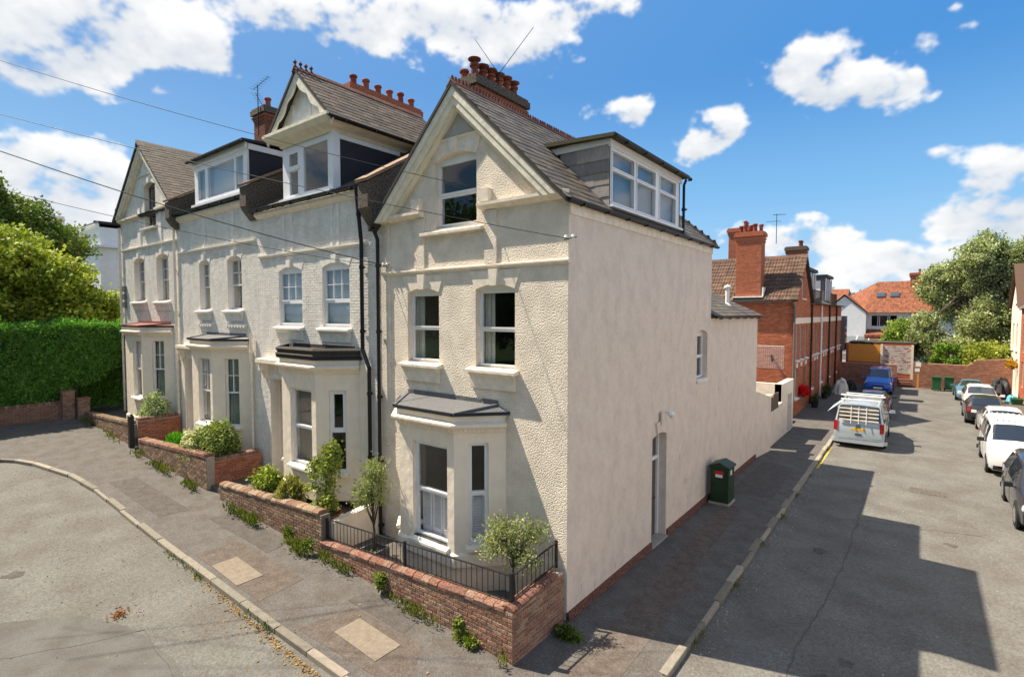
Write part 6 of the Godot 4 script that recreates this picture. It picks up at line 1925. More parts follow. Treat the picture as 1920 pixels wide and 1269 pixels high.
func end_of_street() -> void:
	var tints := [Color(0.50, 0.25, 0.165), Color(0.43, 0.205, 0.135), Color(0.56, 0.30, 0.20), Color(0.40, 0.20, 0.135)]
	var o := thing("end_wall", "red brick wall behind the blue van at the end of the street", "wall", Vector3(0, 0, -44))
	red_bricks(o, "core", Transform3D.IDENTITY, rect(-0.2, -0.1, 3.7, 1.72), [], 0.3, tints)
	o = thing("end_wall", "long uneven red brick wall behind the green bins and sports car", "wall", Vector3(0, 0, -44.6))
	red_bricks(o, "core", Transform3D.IDENTITY, V2([4.75, -0.1, 10.6, -0.1, 10.6, 2.5, 8.6, 2.3, 8.0, 1.85, 4.75, 1.9]), [], 0.3, tints)
	o = thing("garage", "white painted brick garage front with peeling paint at the street end", "garage", Vector3(3.6, 0.5, -46))
	var b := MB.new()
	b.bb(-1.1, 1.1, -0.3, 2.85, -4, -0.1)
	obj("wall", b, M.redbrick3, o)
	stuff(obj("peeling_brickwork", brickwork(Transform3D(Basis.IDENTITY, Vector3(0, 0, -0.1)), rect(-0.95, 0.3, 0.95, 2.65), [], [Color(0.85, 0.81, 0.76), Color(0.78, 0.72, 0.66), Color(0.84, 0.8, 0.75), Color(0.50, 0.32, 0.24), Color(0.82, 0.79, 0.74), Color(0.86, 0.83, 0.79), Color(0.8, 0.77, 0.72)], 0.225, 0.075, 0.02), M.brickmix, o))
	b = MB.new()
	b.bb(-1.12, -0.96, -0.3, 2.7, -0.1, 0.05)
	obj("post", b, M.trim, o)
	b = MB.new()
	b.bb(0.96, 1.12, -0.3, 2.7, -0.1, 0.05)
	obj("post", b, M.trim, o)
	b = MB.new()
	b.bb(-3.4, 1.3, 2.78, 2.88, -4.2, -0.1)
	obj("roof", b, M.felt, o)
	o = thing("timber_garage", "orange stained vertical board garage door beside the white brick garage", "garage", Vector3(1.3, 0.6, -46))
	for i in 12:
		b = MB.new()
		b.bb(-1.1 + i * 0.2, -0.905 + i * 0.2, 1.1, 2.62 - 0.02 * (i % 3), -0.06 - 0.008 * (i % 2), 0.0)
		obj("board", b, M.woodorange, o)
	b = MB.new()
	b.bb(-1.3, 1.25, -0.3, 1.1, -0.2, -0.02); b.bb(-1.3, -1.1, 1.1, 2.7, -0.2, 0.0); b.bb(-1.3, 1.25, -0.3, 2.6, -4, -0.2)
	obj("wall", b, M.redbrick1, o)
	b = MB.new()
	for i in 3:
		b.bb(3.72, 4.75, -0.1, 0.12 + i * 0.15, -45.9 + 0.0, -44.3 - i * 0.45)
	tag(obj("brick_steps", b, M.plinthbrick), "shallow brick steps up to the white garage", "steps")
	o = thing("sign_post", "weathered wooden post with small white notices by the brick steps", "post", Vector3(5.05, -0.1, -44.0))
	b = MB.new()
	b.bb(-0.06, 0.06, 0, 2.2, -0.06, 0.06)
	obj("post", b, M.woodorange, o)
	b = MB.new()
	b.bb(-0.17, 0.17, 1.75, 2.1, 0.07, 0.09)
	obj("notice", b, M.platewhite, o)
	b = MB.new()
	b.bb(-0.2, 0.1, 1.35, 1.6, 0.07, 0.09)
	obj("notice", b, M.platewhite, o)
	o = thing("board_fence", "dark timber fence behind the brick wall under the weeping tree", "fence", Vector3(5.6, 0, -46.4))
	for i in 14:
		b = MB.new()
		b.bb(i * 0.2, i * 0.2 + 0.19, 1.0, 2.75 + 0.02 * (i % 2), 0, 0.02)
		obj("board", b, M.wooddark, o)
	# white house behind
	o = thing("white_house", "white rendered house with red tiled roof and chimney behind the garages", "house", Vector3(0, 0, -62))
	b = MB.new()
	var W := Transform3D(Basis.IDENTITY, Vector3.ZERO)
	b.wall(W, rect(0.2, 0, 9.5, 6.0), [rect(0.75, 4.4, 3.1, 5.65), rect(4.6, 4.6, 6.6, 5.65)], 0.3)
	b.bb(0.2, 9.5, 0, 6, -7.5, -7.2)
	obj("wall", b, M.white, o)
	b = MB.new()
	b.extrude(V2([-3.6, 0, 0.35, 0, 0.35, 5.95, -1.7, 7.75, -3.6, 6.0]), Transform3D(Basis.IDENTITY, Vector3(0, 0, 1.0)), -6.0, 0.0)
	obj("gable_wing", b, M.white, o)
	for s in [[0.75, 4.4, 1.4, 5.65], [1.5, 4.4, 2.3, 5.65], [2.4, 4.4, 3.1, 5.65], [4.6, 4.6, 5.3, 5.65], [5.35, 4.6, 6.6, 5.65]]:
		window(o, W, s[0], s[1], s[2], s[3], 0, "single", 0.1)
	b = MB.new()
	b.bb(0.4, 9.3, 4.0, 4.1, -7, -0.4); b.bb(0.4, 9.3, 0, 6, -3.5, -3.4)
	obj("inside", b, M.room, o)
	b = MB.new()
	var rp := [Vector3(0.0, 5.95, 0.4), Vector3(9.9, 5.95, 0.4), Vector3(8.5, 9.4, -3.7), Vector3(1.0, 9.4, -3.7), Vector3(-3.9, 5.95, -7.6), Vector3(9.9, 5.95, -7.6)]
	b.quad(rp[0], rp[1], rp[2], rp[3]); b.tri(rp[1], rp[5], rp[2]); b.quad(rp[5], rp[4], rp[3], rp[2])
	b.quad(Vector3(-1.7, 7.95, 1.2), Vector3(0.6, 5.85, 1.2), Vector3(0.6, 5.95, -4), Vector3(-1.7, 7.95, -5)); b.quad(Vector3(-3.9, 5.85, 1.2), Vector3(-1.7, 7.95, 1.2), Vector3(-1.7, 7.95, -5), Vector3(-3.9, 5.85, -5))
	b.tri(Vector3(-1.7, 7.95, -5), Vector3(0.0, 5.95, 0.4), Vector3(1.0, 9.4, -3.7))
	var rf := obj("roof", b, mt("redroof", Color(0.42, 0.17, 0.105), 0.85, {"tex": "brickwear", "s": 0.4, "bump": "fine", "bs": 1.5, "det": "lichen", "ds": 0.12}), o)
	lay_slates(rf, slope(rp[0], Vector3.RIGHT, Vector3(0, 3.45, -4.1)), 9.7, 5.36, 0.3, 0.3, [M.redroof, M.redroof, M.redroof, M.redroof, M.redroof, M.redroof], 0, func(c): return c.x > 0.1 + c.y * 0.19 and c.x < 9.7 - c.y * 0.26, "roof_tile")
	for x in [1.5, 2.75]:
		b = MB.new()
		b.box(Vector3(x, 7.9, -1.75), Vector3(0.85, 0.06, 0.8), Basis(Vector3.RIGHT, 0.7))
		b.box(Vector3(x, 7.95, -1.72), Vector3(0.7, 0.03, 0.65), Basis(Vector3.RIGHT, 0.7))
		obj("roof_window", b, M.sideglass, o)
	var st := stack(o, Vector3(4.6, 8.6, -3.3), 1.1, 0.8, 10.3, 2, false, "redbrick", "redmortar", false, 0)
	b = MB.new()
	b.bb(0.3, 4.5, 3.3, 3.55, 0.1, 2.0); b.extrude(V2([0, 3.4, 2.3, 2.9, 2.3, 3.0, 0, 4.1]), Transform3D(Basis(Vector3(0, 0, 1), Vector3(0, 1, 0), Vector3(-1, 0, 0)), Vector3(4.4, 0, 0)), 0.0, 4.0)
	obj("lean_to_roof", b, M.redroof, o)
	b = MB.new()
	for i in 6:
		b.bb(-1.5 + i * 1.1, -1.42 + i * 1.1, 0.5, 2.6, 4.4, 4.5)
		b.beam(Vector3(-1.46 + i * 1.1, 2.6, 4.5), Vector3(-1.46 + i * 1.1, 3.3, 1.0), 0.08, 0.08)
	b.bb(-1.6, 4.2, 2.5, 2.78, 4.4, 4.52); b.bb(-1.6, 4.2, 1.6, 1.7, 4.4, 4.5); b.bb(-1.6, 4.2, 0.2, 0.9, 4.4, 4.5)
	obj("conservatory_frame", b, M.white, o)
	b = MB.new()
	b.quad(Vector3(-1.6, 2.62, 4.5), Vector3(4.2, 2.62, 4.5), Vector3(4.2, 3.32, 1.0), Vector3(-1.6, 3.32, 1.0)); b.quad(Vector3(-1.6, 0.9, 4.45), Vector3(4.2, 0.9, 4.45), Vector3(4.2, 2.5, 4.45), Vector3(-1.6, 2.5, 4.45))
	obj("conservatory_glass", b, M.sideglass, o)
	rebase(o, Vector3(3, 0, -65))
	for c in o.get_children():
		c.position += Vector3(0, 0, -62)
	for s in [[-10.0, -84.0, 12.0, 7.4, 9.6, "red tiled roof of a house beyond the white house's gable wing"], [9.0, -92.0, 11.0, 8.8, 11.0, "brown roofed house with white chimney beyond the white house"], [-26, -100.0, 14.0, 8.0, 11.0, "far house behind the red terrace roofs"]]:
		o = thing("far_house", s[5], "house", Vector3(s[0], 0, s[1]))
		b = MB.new()
		b.bb(-s[2] / 2, s[2] / 2, 0, s[3], -8, 0)
		obj("wall", b, M.trimgrey, o)
		b = MB.new()
		var a: float = s[2] / 2 + 0.3
		b.quad(Vector3(-a, s[3], 0.3), Vector3(a, s[3], 0.3), Vector3(a, s[4], -4), Vector3(-a, s[4], -4)); b.quad(Vector3(a, s[3], -8.3), Vector3(-a, s[3], -8.3), Vector3(-a, s[4], -4), Vector3(a, s[4], -4)); b.tri(Vector3(a, s[3], 0.3), Vector3(a, s[3], -8.3), Vector3(a, s[4], -4)); b.tri(Vector3(-a, s[3], -8.3), Vector3(-a, s[3], 0.3), Vector3(-a, s[4], -4))
		obj("roof", b, M.redroof if s[3] < 8 else M.tile1, o)
		b = MB.new()
		b.bb(-0.5, 0.5, s[4] - 0.6, s[4] + 1.2, -4.4, -3.6)
		for k in 3:
			b.lathe(Vector3(-0.3 + k * 0.3, s[4] + 1.2, -4), [Vector2(0.1, 0), Vector2(0.1, 0.4), Vector2(0, 0.4)], 8)
		obj("chimney", b, M.trimgrey, o)
	# right-hand side
	o = thing("cream_house", "cream painted gabled house at the far right end of the street", "house", Vector3(0, 0, 0))
	var R := seg(Vector2(10.55, -46.6), Vector2(10.55, -41.6), 0.0)
	R = Transform3D(Basis(Vector3(0, 0, 1), Vector3.UP, Vector3(-1, 0, 0)), Vector3(10.55, 0, -46.6))
	holes_house(o, R, V2([0, -0.1, 5.0, -0.1, 5.0, 6.3, 2.5, 9.2, 0, 6.3]), [rect(1.0, 3.2, 1.8, 5.1), rect(2.8, 3.2, 3.6, 5.1), rect(2.0, 6.6, 2.9, 7.9), rect(0.8, 0.9, 1.8, 2.6), rect(3.2, 0.1, 4.2, 2.6)], "smooth")
	b = MB.new()
	b.quad(Vector3(10.3, 6.2, -41.4), Vector3(17, 6.2, -41.4), Vector3(17, 9.4, -44.1), Vector3(10.3, 9.4, -44.1)); b.quad(Vector3(17, 6.2, -46.8), Vector3(10.3, 6.2, -46.8), Vector3(10.3, 9.4, -44.1), Vector3(17, 9.4, -44.1))
	obj("roof", b, M.tile2, o)
	b = MB.new()
	b.bb(10.6, 17, -0.1, 6.3, -46.6, -46.4); b.bb(16.8, 17, -0.1, 6.3, -46.6, -41.6); b.bb(10.8, 16.8, 2.8, 3.0, -46.4, -41.7); b.bb(10.8, 16.8, 5.9, 6.1, -46.4, -41.7); b.bb(10.8, 16.8, 0, 0.1, -46.4, -41.7); b.bb(12.5, 12.6, 0, 6, -46.4, -41.7)
	obj("inside", b, M.room, o)
	rebase(o, Vector3(13.5, 0, -44))
	o = thing("red_brick_house", "red brick house beside the cream gabled one at the right edge", "house", Vector3.ZERO, "red brick terrace")
	R = Transform3D(Basis(Vector3(0, 0, 1), Vector3.UP, Vector3(-1, 0, 0)), Vector3(10.55, 0, -41.55))
	b = MB.new()
	red_bricks(o, "front_wall", R, rect(0, -0.1, 8, 6.2), [rect(0.9, 3.2, 1.7, 5.1), rect(2.4, 3.2, 3.2, 5.1), rect(0.8, 0.9, 1.8, 2.6), rect(2.5, 0.1, 3.4, 2.6), rect(5.0, 3.2, 5.8, 5.1), rect(5.0, 0.9, 5.9, 2.6)])
	for q in [[0.9, 3.2, 1.7, 5.1], [2.4, 3.2, 3.2, 5.1], [0.8, 0.9, 1.8, 2.6], [5.0, 3.2, 5.8, 5.1], [5.0, 0.9, 5.9, 2.6], [2.5, 0.1, 3.4, 2.6]]:
		window(o, R, q[0], q[1], q[2], q[3], 0, "single", 0.1, "whitewood", "curtains")
	b = MB.new()
	b.quad(Vector3(10.3, 6.15, -41.5), Vector3(10.3, 6.15, -33.5), Vector3(13.6, 8.6, -33.5), Vector3(13.6, 8.6, -41.5)); b.quad(Vector3(17, 6.15, -33.5), Vector3(17, 6.15, -41.5), Vector3(13.6, 8.6, -41.5), Vector3(13.6, 8.6, -33.5)); b.bb(10.4, 17, 6.05, 6.14, -41.5, -33.5)
	obj("roof", b, M.slate1, o)
	b = MB.new()
	b.bb(10.6, 17, -0.1, 6.1, -33.8, -33.55); b.bb(16.8, 17, -0.1, 6.1, -41.5, -33.8); b.bb(10.8, 16.8, 2.8, 3.0, -41.5, -33.8); b.bb(10.8, 16.8, 0, 0.1, -41.5, -33.8)
	obj("inside", b, M.room, o)
	rebase(o, Vector3(13.5, 0, -37.5))
	o = thing("cream_terrace", "long cream rendered terrace across the side street from the corner house's side wall", "house", Vector3(13.5, 0, -15.0))
	R = Transform3D(Basis(Vector3(0, 0, 1), Vector3.UP, Vector3(-1, 0, 0)), Vector3(-2.9, 0, -18.4))
	var wins := []
	for k in 8:
		wins.append(rect(1.2 + k * 4.6, 3.3, 2.2 + k * 4.6, 5.0))
		wins.append(rect(1.2 + k * 4.6, 0.9, 2.2 + k * 4.6, 2.6))
	holes_house(o, R, rect(0, -0.1, 37.5, 6.3), wins, "trimgrey")
	b = MB.new()
	b.quad(Vector3(-3.2, 6.2, -18.5), Vector3(-3.2, 6.2, 19.2), Vector3(0.3, 8.9, 19.2), Vector3(0.3, 8.9, -18.5)); b.quad(Vector3(4, 6.2, 19.2), Vector3(4, 6.2, -18.5), Vector3(0.3, 8.9, -18.5), Vector3(0.3, 8.9, 19.2)); b.bb(-3.0, 4, 6.0, 6.15, -18.4, 19.1)
	obj("roof", b, M.tile2, o)
	b = MB.new()
	b.bb(-2.7, 3.8, -0.1, 6.0, -18.4, -18.2); b.bb(-2.7, 3.8, -0.1, 6.0, 18.9, 19.1); b.bb(3.6, 3.8, -0.1, 6.0, -18.2, 18.9); b.bb(-2.6, 3.6, 2.8, 3.0, -18.2, 18.9); b.bb(-2.6, 3.6, 0, 0.1, -18.2, 18.9)
	obj("inside", b, M.room, o)
	var fb := thing("flower_basket", "hanging basket with orange flowers on the cream gabled house", "flowers", Vector3(10.3, 2.1, -42.4))
	b = MB.new()
	b.lathe(Vector3.ZERO, [Vector2(0.05, -0.2), Vector2(0.2, 0.0), Vector2(0.2, 0.02)], 10)
	b.tube(Vector3(0, 0, 0), Vector3(0.2, 0.5, 0), 0.01, 0.01)
	obj("basket", b, M.wooddark, fb)
	crown(fb, "blooms", [[Vector3(0, 0.12, 0), Vector3(0.25, 0.2, 0.25), 1.0]], 24, 6, leaf_mesh("broad", 8, 0.08, 0.06), Color(0.08, 0.14, 0.02), Color(0.7, 0.3, 0.03), 0.06)

func holes_house(o: Node3D, t: Transform3D, outline: PackedVector2Array, holes: Array, mat: String) -> void:
	var b := MB.new()
	b.wall(t, outline, holes, 0.3)
	obj("front_wall", b, M[mat], o)
	for q in holes:
		window(o, t, q[0].x, q[0].y, q[1].x, q[2].y, 0, "sash4", 0.1, "whitewood", "curtains")
		sill(o, t, q[0].x - 0.1, q[1].x + 0.1, q[0].y, 0.1, "trimgrey")

func villa() -> void:
	var o := thing("white_villa", "tall white rendered villa with stepped roofline behind the left tree", "house", Vector3(-40, 1.2, -3.3))
	var b := MB.new()
	b.bb(-22, 0, 0, 10.6, -14, 0)
	obj("wall", b, M.white, o)
	b = MB.new()
	b.sweep([Vector2(-22, 0), Vector2(0, 0)], [Vector2(0.0, 0.25), Vector2(0.25, 0.2), Vector2(0.25, 0.1), Vector2(0.0, 0.0)], 10.6)
	b.sweep([Vector2(-22, 0), Vector2(0, 0), Vector2(0, -14)], [Vector2(0.0, 0.2), Vector2(0.35, 0.15), Vector2(0.35, 0.0), Vector2(0.0, -0.05)], 9.2)
	obj("cornice", b, M.white, o)
	b = MB.new()
	b.bb(-22, 0.05, 10.85, 11.0, -14, 0.05)
	obj("roof", b, M.felt, o)
	b = MB.new()
	b.path([Vector3(0.08, 8.8, -3.0), Vector3(0.08, 0, -3.0)], 0.06, 0.06)
	obj("downpipe", b, M.lead, o)
	for s in [[-0.8, -6.0, 12.9, "white chimney stack"], [-13.0, -4.0, 12.2, "broad chimney"]]:
		b = MB.new()
		b.bb(s[0] - 0.5, s[0] + 0.5, 10.9, s[2], s[1] - 1.2, s[1] + 1.2)
		b.bb(s[0] - 0.6, s[0] + 0.6, s[2] - 0.4, s[2] - 0.15, s[1] - 1.3, s[1] + 1.3)
		var c := obj("chimney", b, M.white, o)
		for k in 5:
			b = MB.new()
			b.lathe(Vector3(s[0], s[2], s[1] + 0.9 - k * 0.45), [Vector2(0.16, 0), Vector2(0.13, 0.3), Vector2(0.18, 0.42), Vector2(0.16, 0.62), Vector2(0, 0.62)], 9)
			obj("chimney_pot", b, M["pot%d" % k] if k % 2 else M.blackplastic, c)
	aerial("small television aerial on the white villa's chimney", Vector3(-40.8, 13.6, -7.6), 1.6, 0.8)
	var d := thing("satellite_dish", "small dark satellite dish on the white villa roof edge", "satellite dish", Vector3(-40.0, 12.4, -4.6))
	b = MB.new()
	b.lathe(Vector3(0, 0.5, 0), [Vector2(0.0, 0), Vector2(0.25, 0.05), Vector2(0.42, 0.16)], 14, Basis(Vector3(0, 0, 1), -1.1))
	obj("dish", b, M.lead, d)
	b = MB.new()
	b.tube(Vector3(0, 0, 0), Vector3(0, 0.5, 0), 0.03, 0.03); b.tube(Vector3(0, 0.5, 0), Vector3(0.5, 0.65, 0), 0.02, 0.02)
	obj("mast", b, M.metal, d)
	o = thing("distant_terrace", "distant dark roof with a row of chimney pots behind the left trees", "house", Vector3(-75, 1.2, 3.0))
	b = MB.new()
	b.bb(-8, 0, 0, 16.0, -12, 0)
	obj("wall", b, M.smooth, o)
	for k in 9:
		b = MB.new()
		b.lathe(Vector3(-0.5, 16.0, -0.5 - k * 1.1), [Vector2(0.3, 0), Vector2(0.28, 0.9), Vector2(0.35, 1.0), Vector2(0.3, 1.4 + 0.3 * (k % 2)), Vector2(0, 1.4)], 8)
		obj("chimney_pot", b, M["pot%d" % (k % 6)] if k % 3 else M.blackplastic, o)

func aerial(label: String, at: Vector3, hgt: float, w: float, turn := 0.0) -> void:
	var o := thing("television_aerial", label, "aerial", at, "television aerials", turn)
	var b := MB.new()
	b.tube(Vector3.ZERO, Vector3(0, hgt, 0), 0.022, 0.018)
	obj("mast", b, M.iron, o)
	for k in 2:
		b = MB.new()
		var y := hgt - 0.05 - k * hgt * 0.22
		var d := Vector3(cos(0.5 - k * 2.6), 0.04, sin(0.5 - k * 2.6))
		b.tube(Vector3(0, y, 0) - d * w * 0.3, Vector3(0, y, 0) + d * w * 0.75, 0.012, 0.012, 5)
		for i in 7:
			var p := Vector3(0, y, 0) + d * w * (-0.28 + i * 0.165)
			var s := Vector3(-d.z, 0, d.x) * (0.2 - i * 0.012)
			b.tube(p - s, p + s, 0.006, 0.006, 4)
		obj("antenna", b, M.iron, o)

func cables() -> void:
	var pole := Vector3(-13.5, 0.0, 6.6)
	var ends := [[Vector3(-9.73, 10.91, 6.0), Vector3(-2.15, 8.37, 0.12), "highest overhead cable, crossing to the corner house attic window"], [Vector3(-9.97, 9.9, 6.0), Vector3(0.06, 7.15, 0.1), "second overhead cable, ending at the corner of the end house"], [Vector3(-10.13, 9.18, 6.0), Vector3(-5.21, 6.98, 0.1), "thicker twisted overhead cable, third from the top"], [Vector3(-10.31, 8.42, 6.0), Vector3(-4.97, 6.9, 0.1), "lowest overhead cable, passing above the hedge tree"]]
	for i in 4:
		var a: Vector3 = ends[i][0]
		var c: Vector3 = ends[i][1]
		a = c + (a - c) * 1.35
		var b := MB.new()
		var pts := []
		for k in 25:
			var u := k / 24.0
			pts.append(a.lerp(c, u) - Vector3(0, 0.22 * 4 * (u - 0.26) * (1 - u) if u > 0.26 else 0.0, 0))
		b.path(pts, 0.011 if i == 2 else 0.0065, 0.011 if i == 2 else 0.0065, 5)
		tag(obj("overhead_cable", b, M.cable), ends[i][2], "cable", "overhead cables")
	for s in [[Vector3(0.06, 7.15, 0.05), "small wire bracket on the top corner of the end house"], [Vector3(-5.1, 6.95, 0.05), "small wire bracket beside the black downpipes"]]:
		var o := thing("wire_bracket", s[1], "bracket", s[0])
		var b := MB.new()
		b.tube(Vector3(-0.12, 0, 0), Vector3(0.16, 0.02, 0.04), 0.012, 0.012)
		obj("arm", b, M.iron, o)
		for k in 2:
			b = MB.new()
			b.lathe(Vector3(-0.05 + k * 0.15, 0, 0.05), [Vector2(0.02, 0), Vector2(0.04, 0.03), Vector2(0.02, 0.07), Vector2(0, 0.07)], 8)
			obj("insulator", b, M.zinc, o)

func street_things() -> void:
	# the green cabinet
	var o := thing("utility_cabinet", "dark green utility cabinet with red and white notice, against the side wall", "cabinet", Vector3(0.42, 0, -8.35))
	var b := MB.new()
	b.bb(-0.27, 0.27, 0.06, 1.12, -0.32, 0.3)
	obj("body", b, M.cabinet, o)
	b = MB.new()
	b.bb(-0.3, 0.3, 0, 0.07, -0.35, 0.33)
	obj("base", b, M.concrete, o)
	b = MB.new()
	b.extrude(V2([-0.31, 1.12, 0.31, 1.12, 0.31, 1.17, 0, 1.3, -0.31, 1.17]), Transform3D.IDENTITY, -0.36, 0.34)
	obj("lid", b, M.cabinet, o)
	b = MB.new()
	b.bb(-0.24, 0.24, 0.14, 1.08, 0.3, 0.315)
	var d := obj("door", b, M.cabinet, o)
	b = MB.new()
	b.bb(-0.14, 0.12, 0.93, 1.04, 0.316, 0.32)
	obj("notice", b, M.red, d)
	b = MB.new()
	b.bb(-0.11, 0.1, 0.84, 0.928, 0.316, 0.32)
	obj("notice", b, M.platewhite, d)
	b = MB.new()
	b.bb(0.27, 0.274, 0.9, 1.05, -0.05, 0.1)
	obj("notice", b, M.platewhite, o)
	b = MB.new()
	b.bb(-0.22, -0.17, 0.55, 0.65, 0.315, 0.335)
	obj("handle", b, M.black, d)
	for s in [[Vector3(6.2, -0.1, -43.6), "left green wheelie bin by the end wall"], [Vector3(6.95, -0.1, -43.9), "right green wheelie bin, half behind the sports car"]]:
		o = thing("wheelie_bin", s[1], "bin", s[0], "green wheelie bins by the end wall")
		b = MB.new()
		var t := [Vector3(-0.24, 0.1, 0.24), Vector3(0.24, 0.1, 0.24), Vector3(0.24, 0.1, -0.3), Vector3(-0.24, 0.1, -0.3)]
		var u := [Vector3(-0.29, 1.0, 0.33), Vector3(0.29, 1.0, 0.33), Vector3(0.29, 1.0, -0.36), Vector3(-0.29, 1.0, -0.36)]
		for k in 4:
			b.quad(t[k], t[(k + 1) % 4], u[(k + 1) % 4], u[k])
		b.quad(t[3], t[2], t[1], t[0])
		obj("body", b, M.plasticgreen, o)
		b = MB.new()
		b.box(Vector3(0, 1.04, -0.01), Vector3(0.62, 0.06, 0.74), Basis(Vector3.RIGHT, -0.06)); b.tube(Vector3(-0.25, 1.0, -0.42), Vector3(0.25, 1.0, -0.42), 0.02, 0.02)
		obj("lid", b, M.plasticgreen, o)
		for x in [-0.26, 0.26]:
			b = MB.new()
			b.tube(Vector3(x - 0.03, 0.1, -0.3), Vector3(x + 0.03, 0.1, -0.3), 0.1, 0.1, 12)
			obj("wheel", b, M.tyre, o)
	# sheeted heaps
	covered("covered_motorbike", "pale grey sheet over a motorbike by the red terrace", "motorbike cover", Vector3(0.65, 0.0, -36.6), Vector3(0.5, 0.95, 1.0), M.curtain, 3)
	covered("covered_motorbike", "black tarpaulin draped over a motorbike near the end wall on the right", "motorbike cover", Vector3(9.55, 0.0, -40.9), Vector3(0.65, 1.2, 1.0), M.blackplastic, 9)
	covered("rubbish_bag", "light blue plastic bag on the pavement by the cream house", "bag", Vector3(10.0, 0.0, -39.2), Vector3(0.28, 0.4, 0.28), mt("bluebag", Color(0.12, 0.48, 0.62), 0.35), 5)
	covered("rubbish_bag", "dark rubbish bag by the green box at the terrace end", "bag", Vector3(1.0, 0.0, -39.4), Vector3(0.4, 0.6, 0.4), M.blackplastic, 6)
	for s in [[Vector3(10.1, 0.0, -38.0), "dark green recycling box beside the light blue bag"], [Vector3(0.75, 0.0, -40.6), "green recycling box behind the sheeted motorbike"]]:
		o = thing("recycling_box", s[1], "box", s[0])
		b = MB.new()
		var k := [[0.24, 0.0], [0.29, 0.34], [0.31, 0.34], [0.31, 0.38]]
		for i in 3:
			var a: Array = k[i]
			var c: Array = k[i + 1]
			for q in 4:
				var p0 := Vector2(1, 1).rotated(q * PI / 2)
				var p1 := Vector2(1, 1).rotated((q + 1) * PI / 2)
				b.quad(Vector3(p1.x * a[0], a[1], p1.y * a[0]), Vector3(p0.x * a[0], a[1], p0.y * a[0]), Vector3(p0.x * c[0], c[1], p0.y * c[0]), Vector3(p1.x * c[0], c[1], p1.y * c[0]))
		b.bb(-0.28, 0.28, 0.3, 0.33, -0.28, 0.28)
		obj("box", b, M.plasticgreen, o)
	for s in [[-0.05, -28.9, "black planted tub at the foot of the nearest red terrace downpipe"], [-0.05, -33.2, "black planted tub between the red terrace doors, middle of three"], [-0.05, -34.6, "black planted tub farthest along the red terrace"]]:
		o = thing("plant_tub", s[2], "plant pot", Vector3(s[0] + 0.1, 0, s[1]), "black tubs along the red terrace")
		b = MB.new()
		b.lathe(Vector3.ZERO, [Vector2(0.17, 0), Vector2(0.22, 0.4), Vector2(0.19, 0.4), Vector2(0, 0.36)], 12)
		obj("tub", b, M.blackplastic, o)
		crown(o, "foliage", [[Vector3(0, 0.55, 0), Vector3(0.2, 0.22, 0.2), 1.0]], 12, 6, leaf_mesh("broad", 7, 0.08, 0.05), Color(0.02, 0.05, 0.015), Color(0.08, 0.13, 0.03), 0.05)

func covered(called: String, label: String, cat: String, at: Vector3, s: Vector3, mat: Material, sd: int) -> void:  # a limp sheet with folds down to the ground
	var b := MB.new()
	var n := 28
	var pts := []
	var f := FastNoiseLite.new()
	f.seed = sd
	f.frequency = 0.9
	for r in 8:
		var v := r / 7.0
		var row := []
		for i in n:
			var a := TAU * i / n
			var d := f.get_noise_3d(cos(a) * 1.6, v * 1.2, sin(a) * 1.6)
			var q := pow(v, 0.55)
			var fold := 1.0 + 0.07 * v * sin(a * 9 + d * 5) + d * 0.35
			row.append(Vector3(cos(a) * s.x * q * fold, s.y * (1 - pow(v, 2.2)) * (1.0 + d * 0.18 + 0.16 * sin(a * 1.0 + sd) * (1 - v)) + 0.02, sin(a) * s.z * q * fold))
		pts.append(row)
	for r in 7:
		for i in n:
			b.quad(pts[r][i], pts[r][(i + 1) % n], pts[r + 1][(i + 1) % n], pts[r + 1][i])
	var o := obj(called, b, mat, null, 50)
	o.position = at
	tag(o, label, cat)

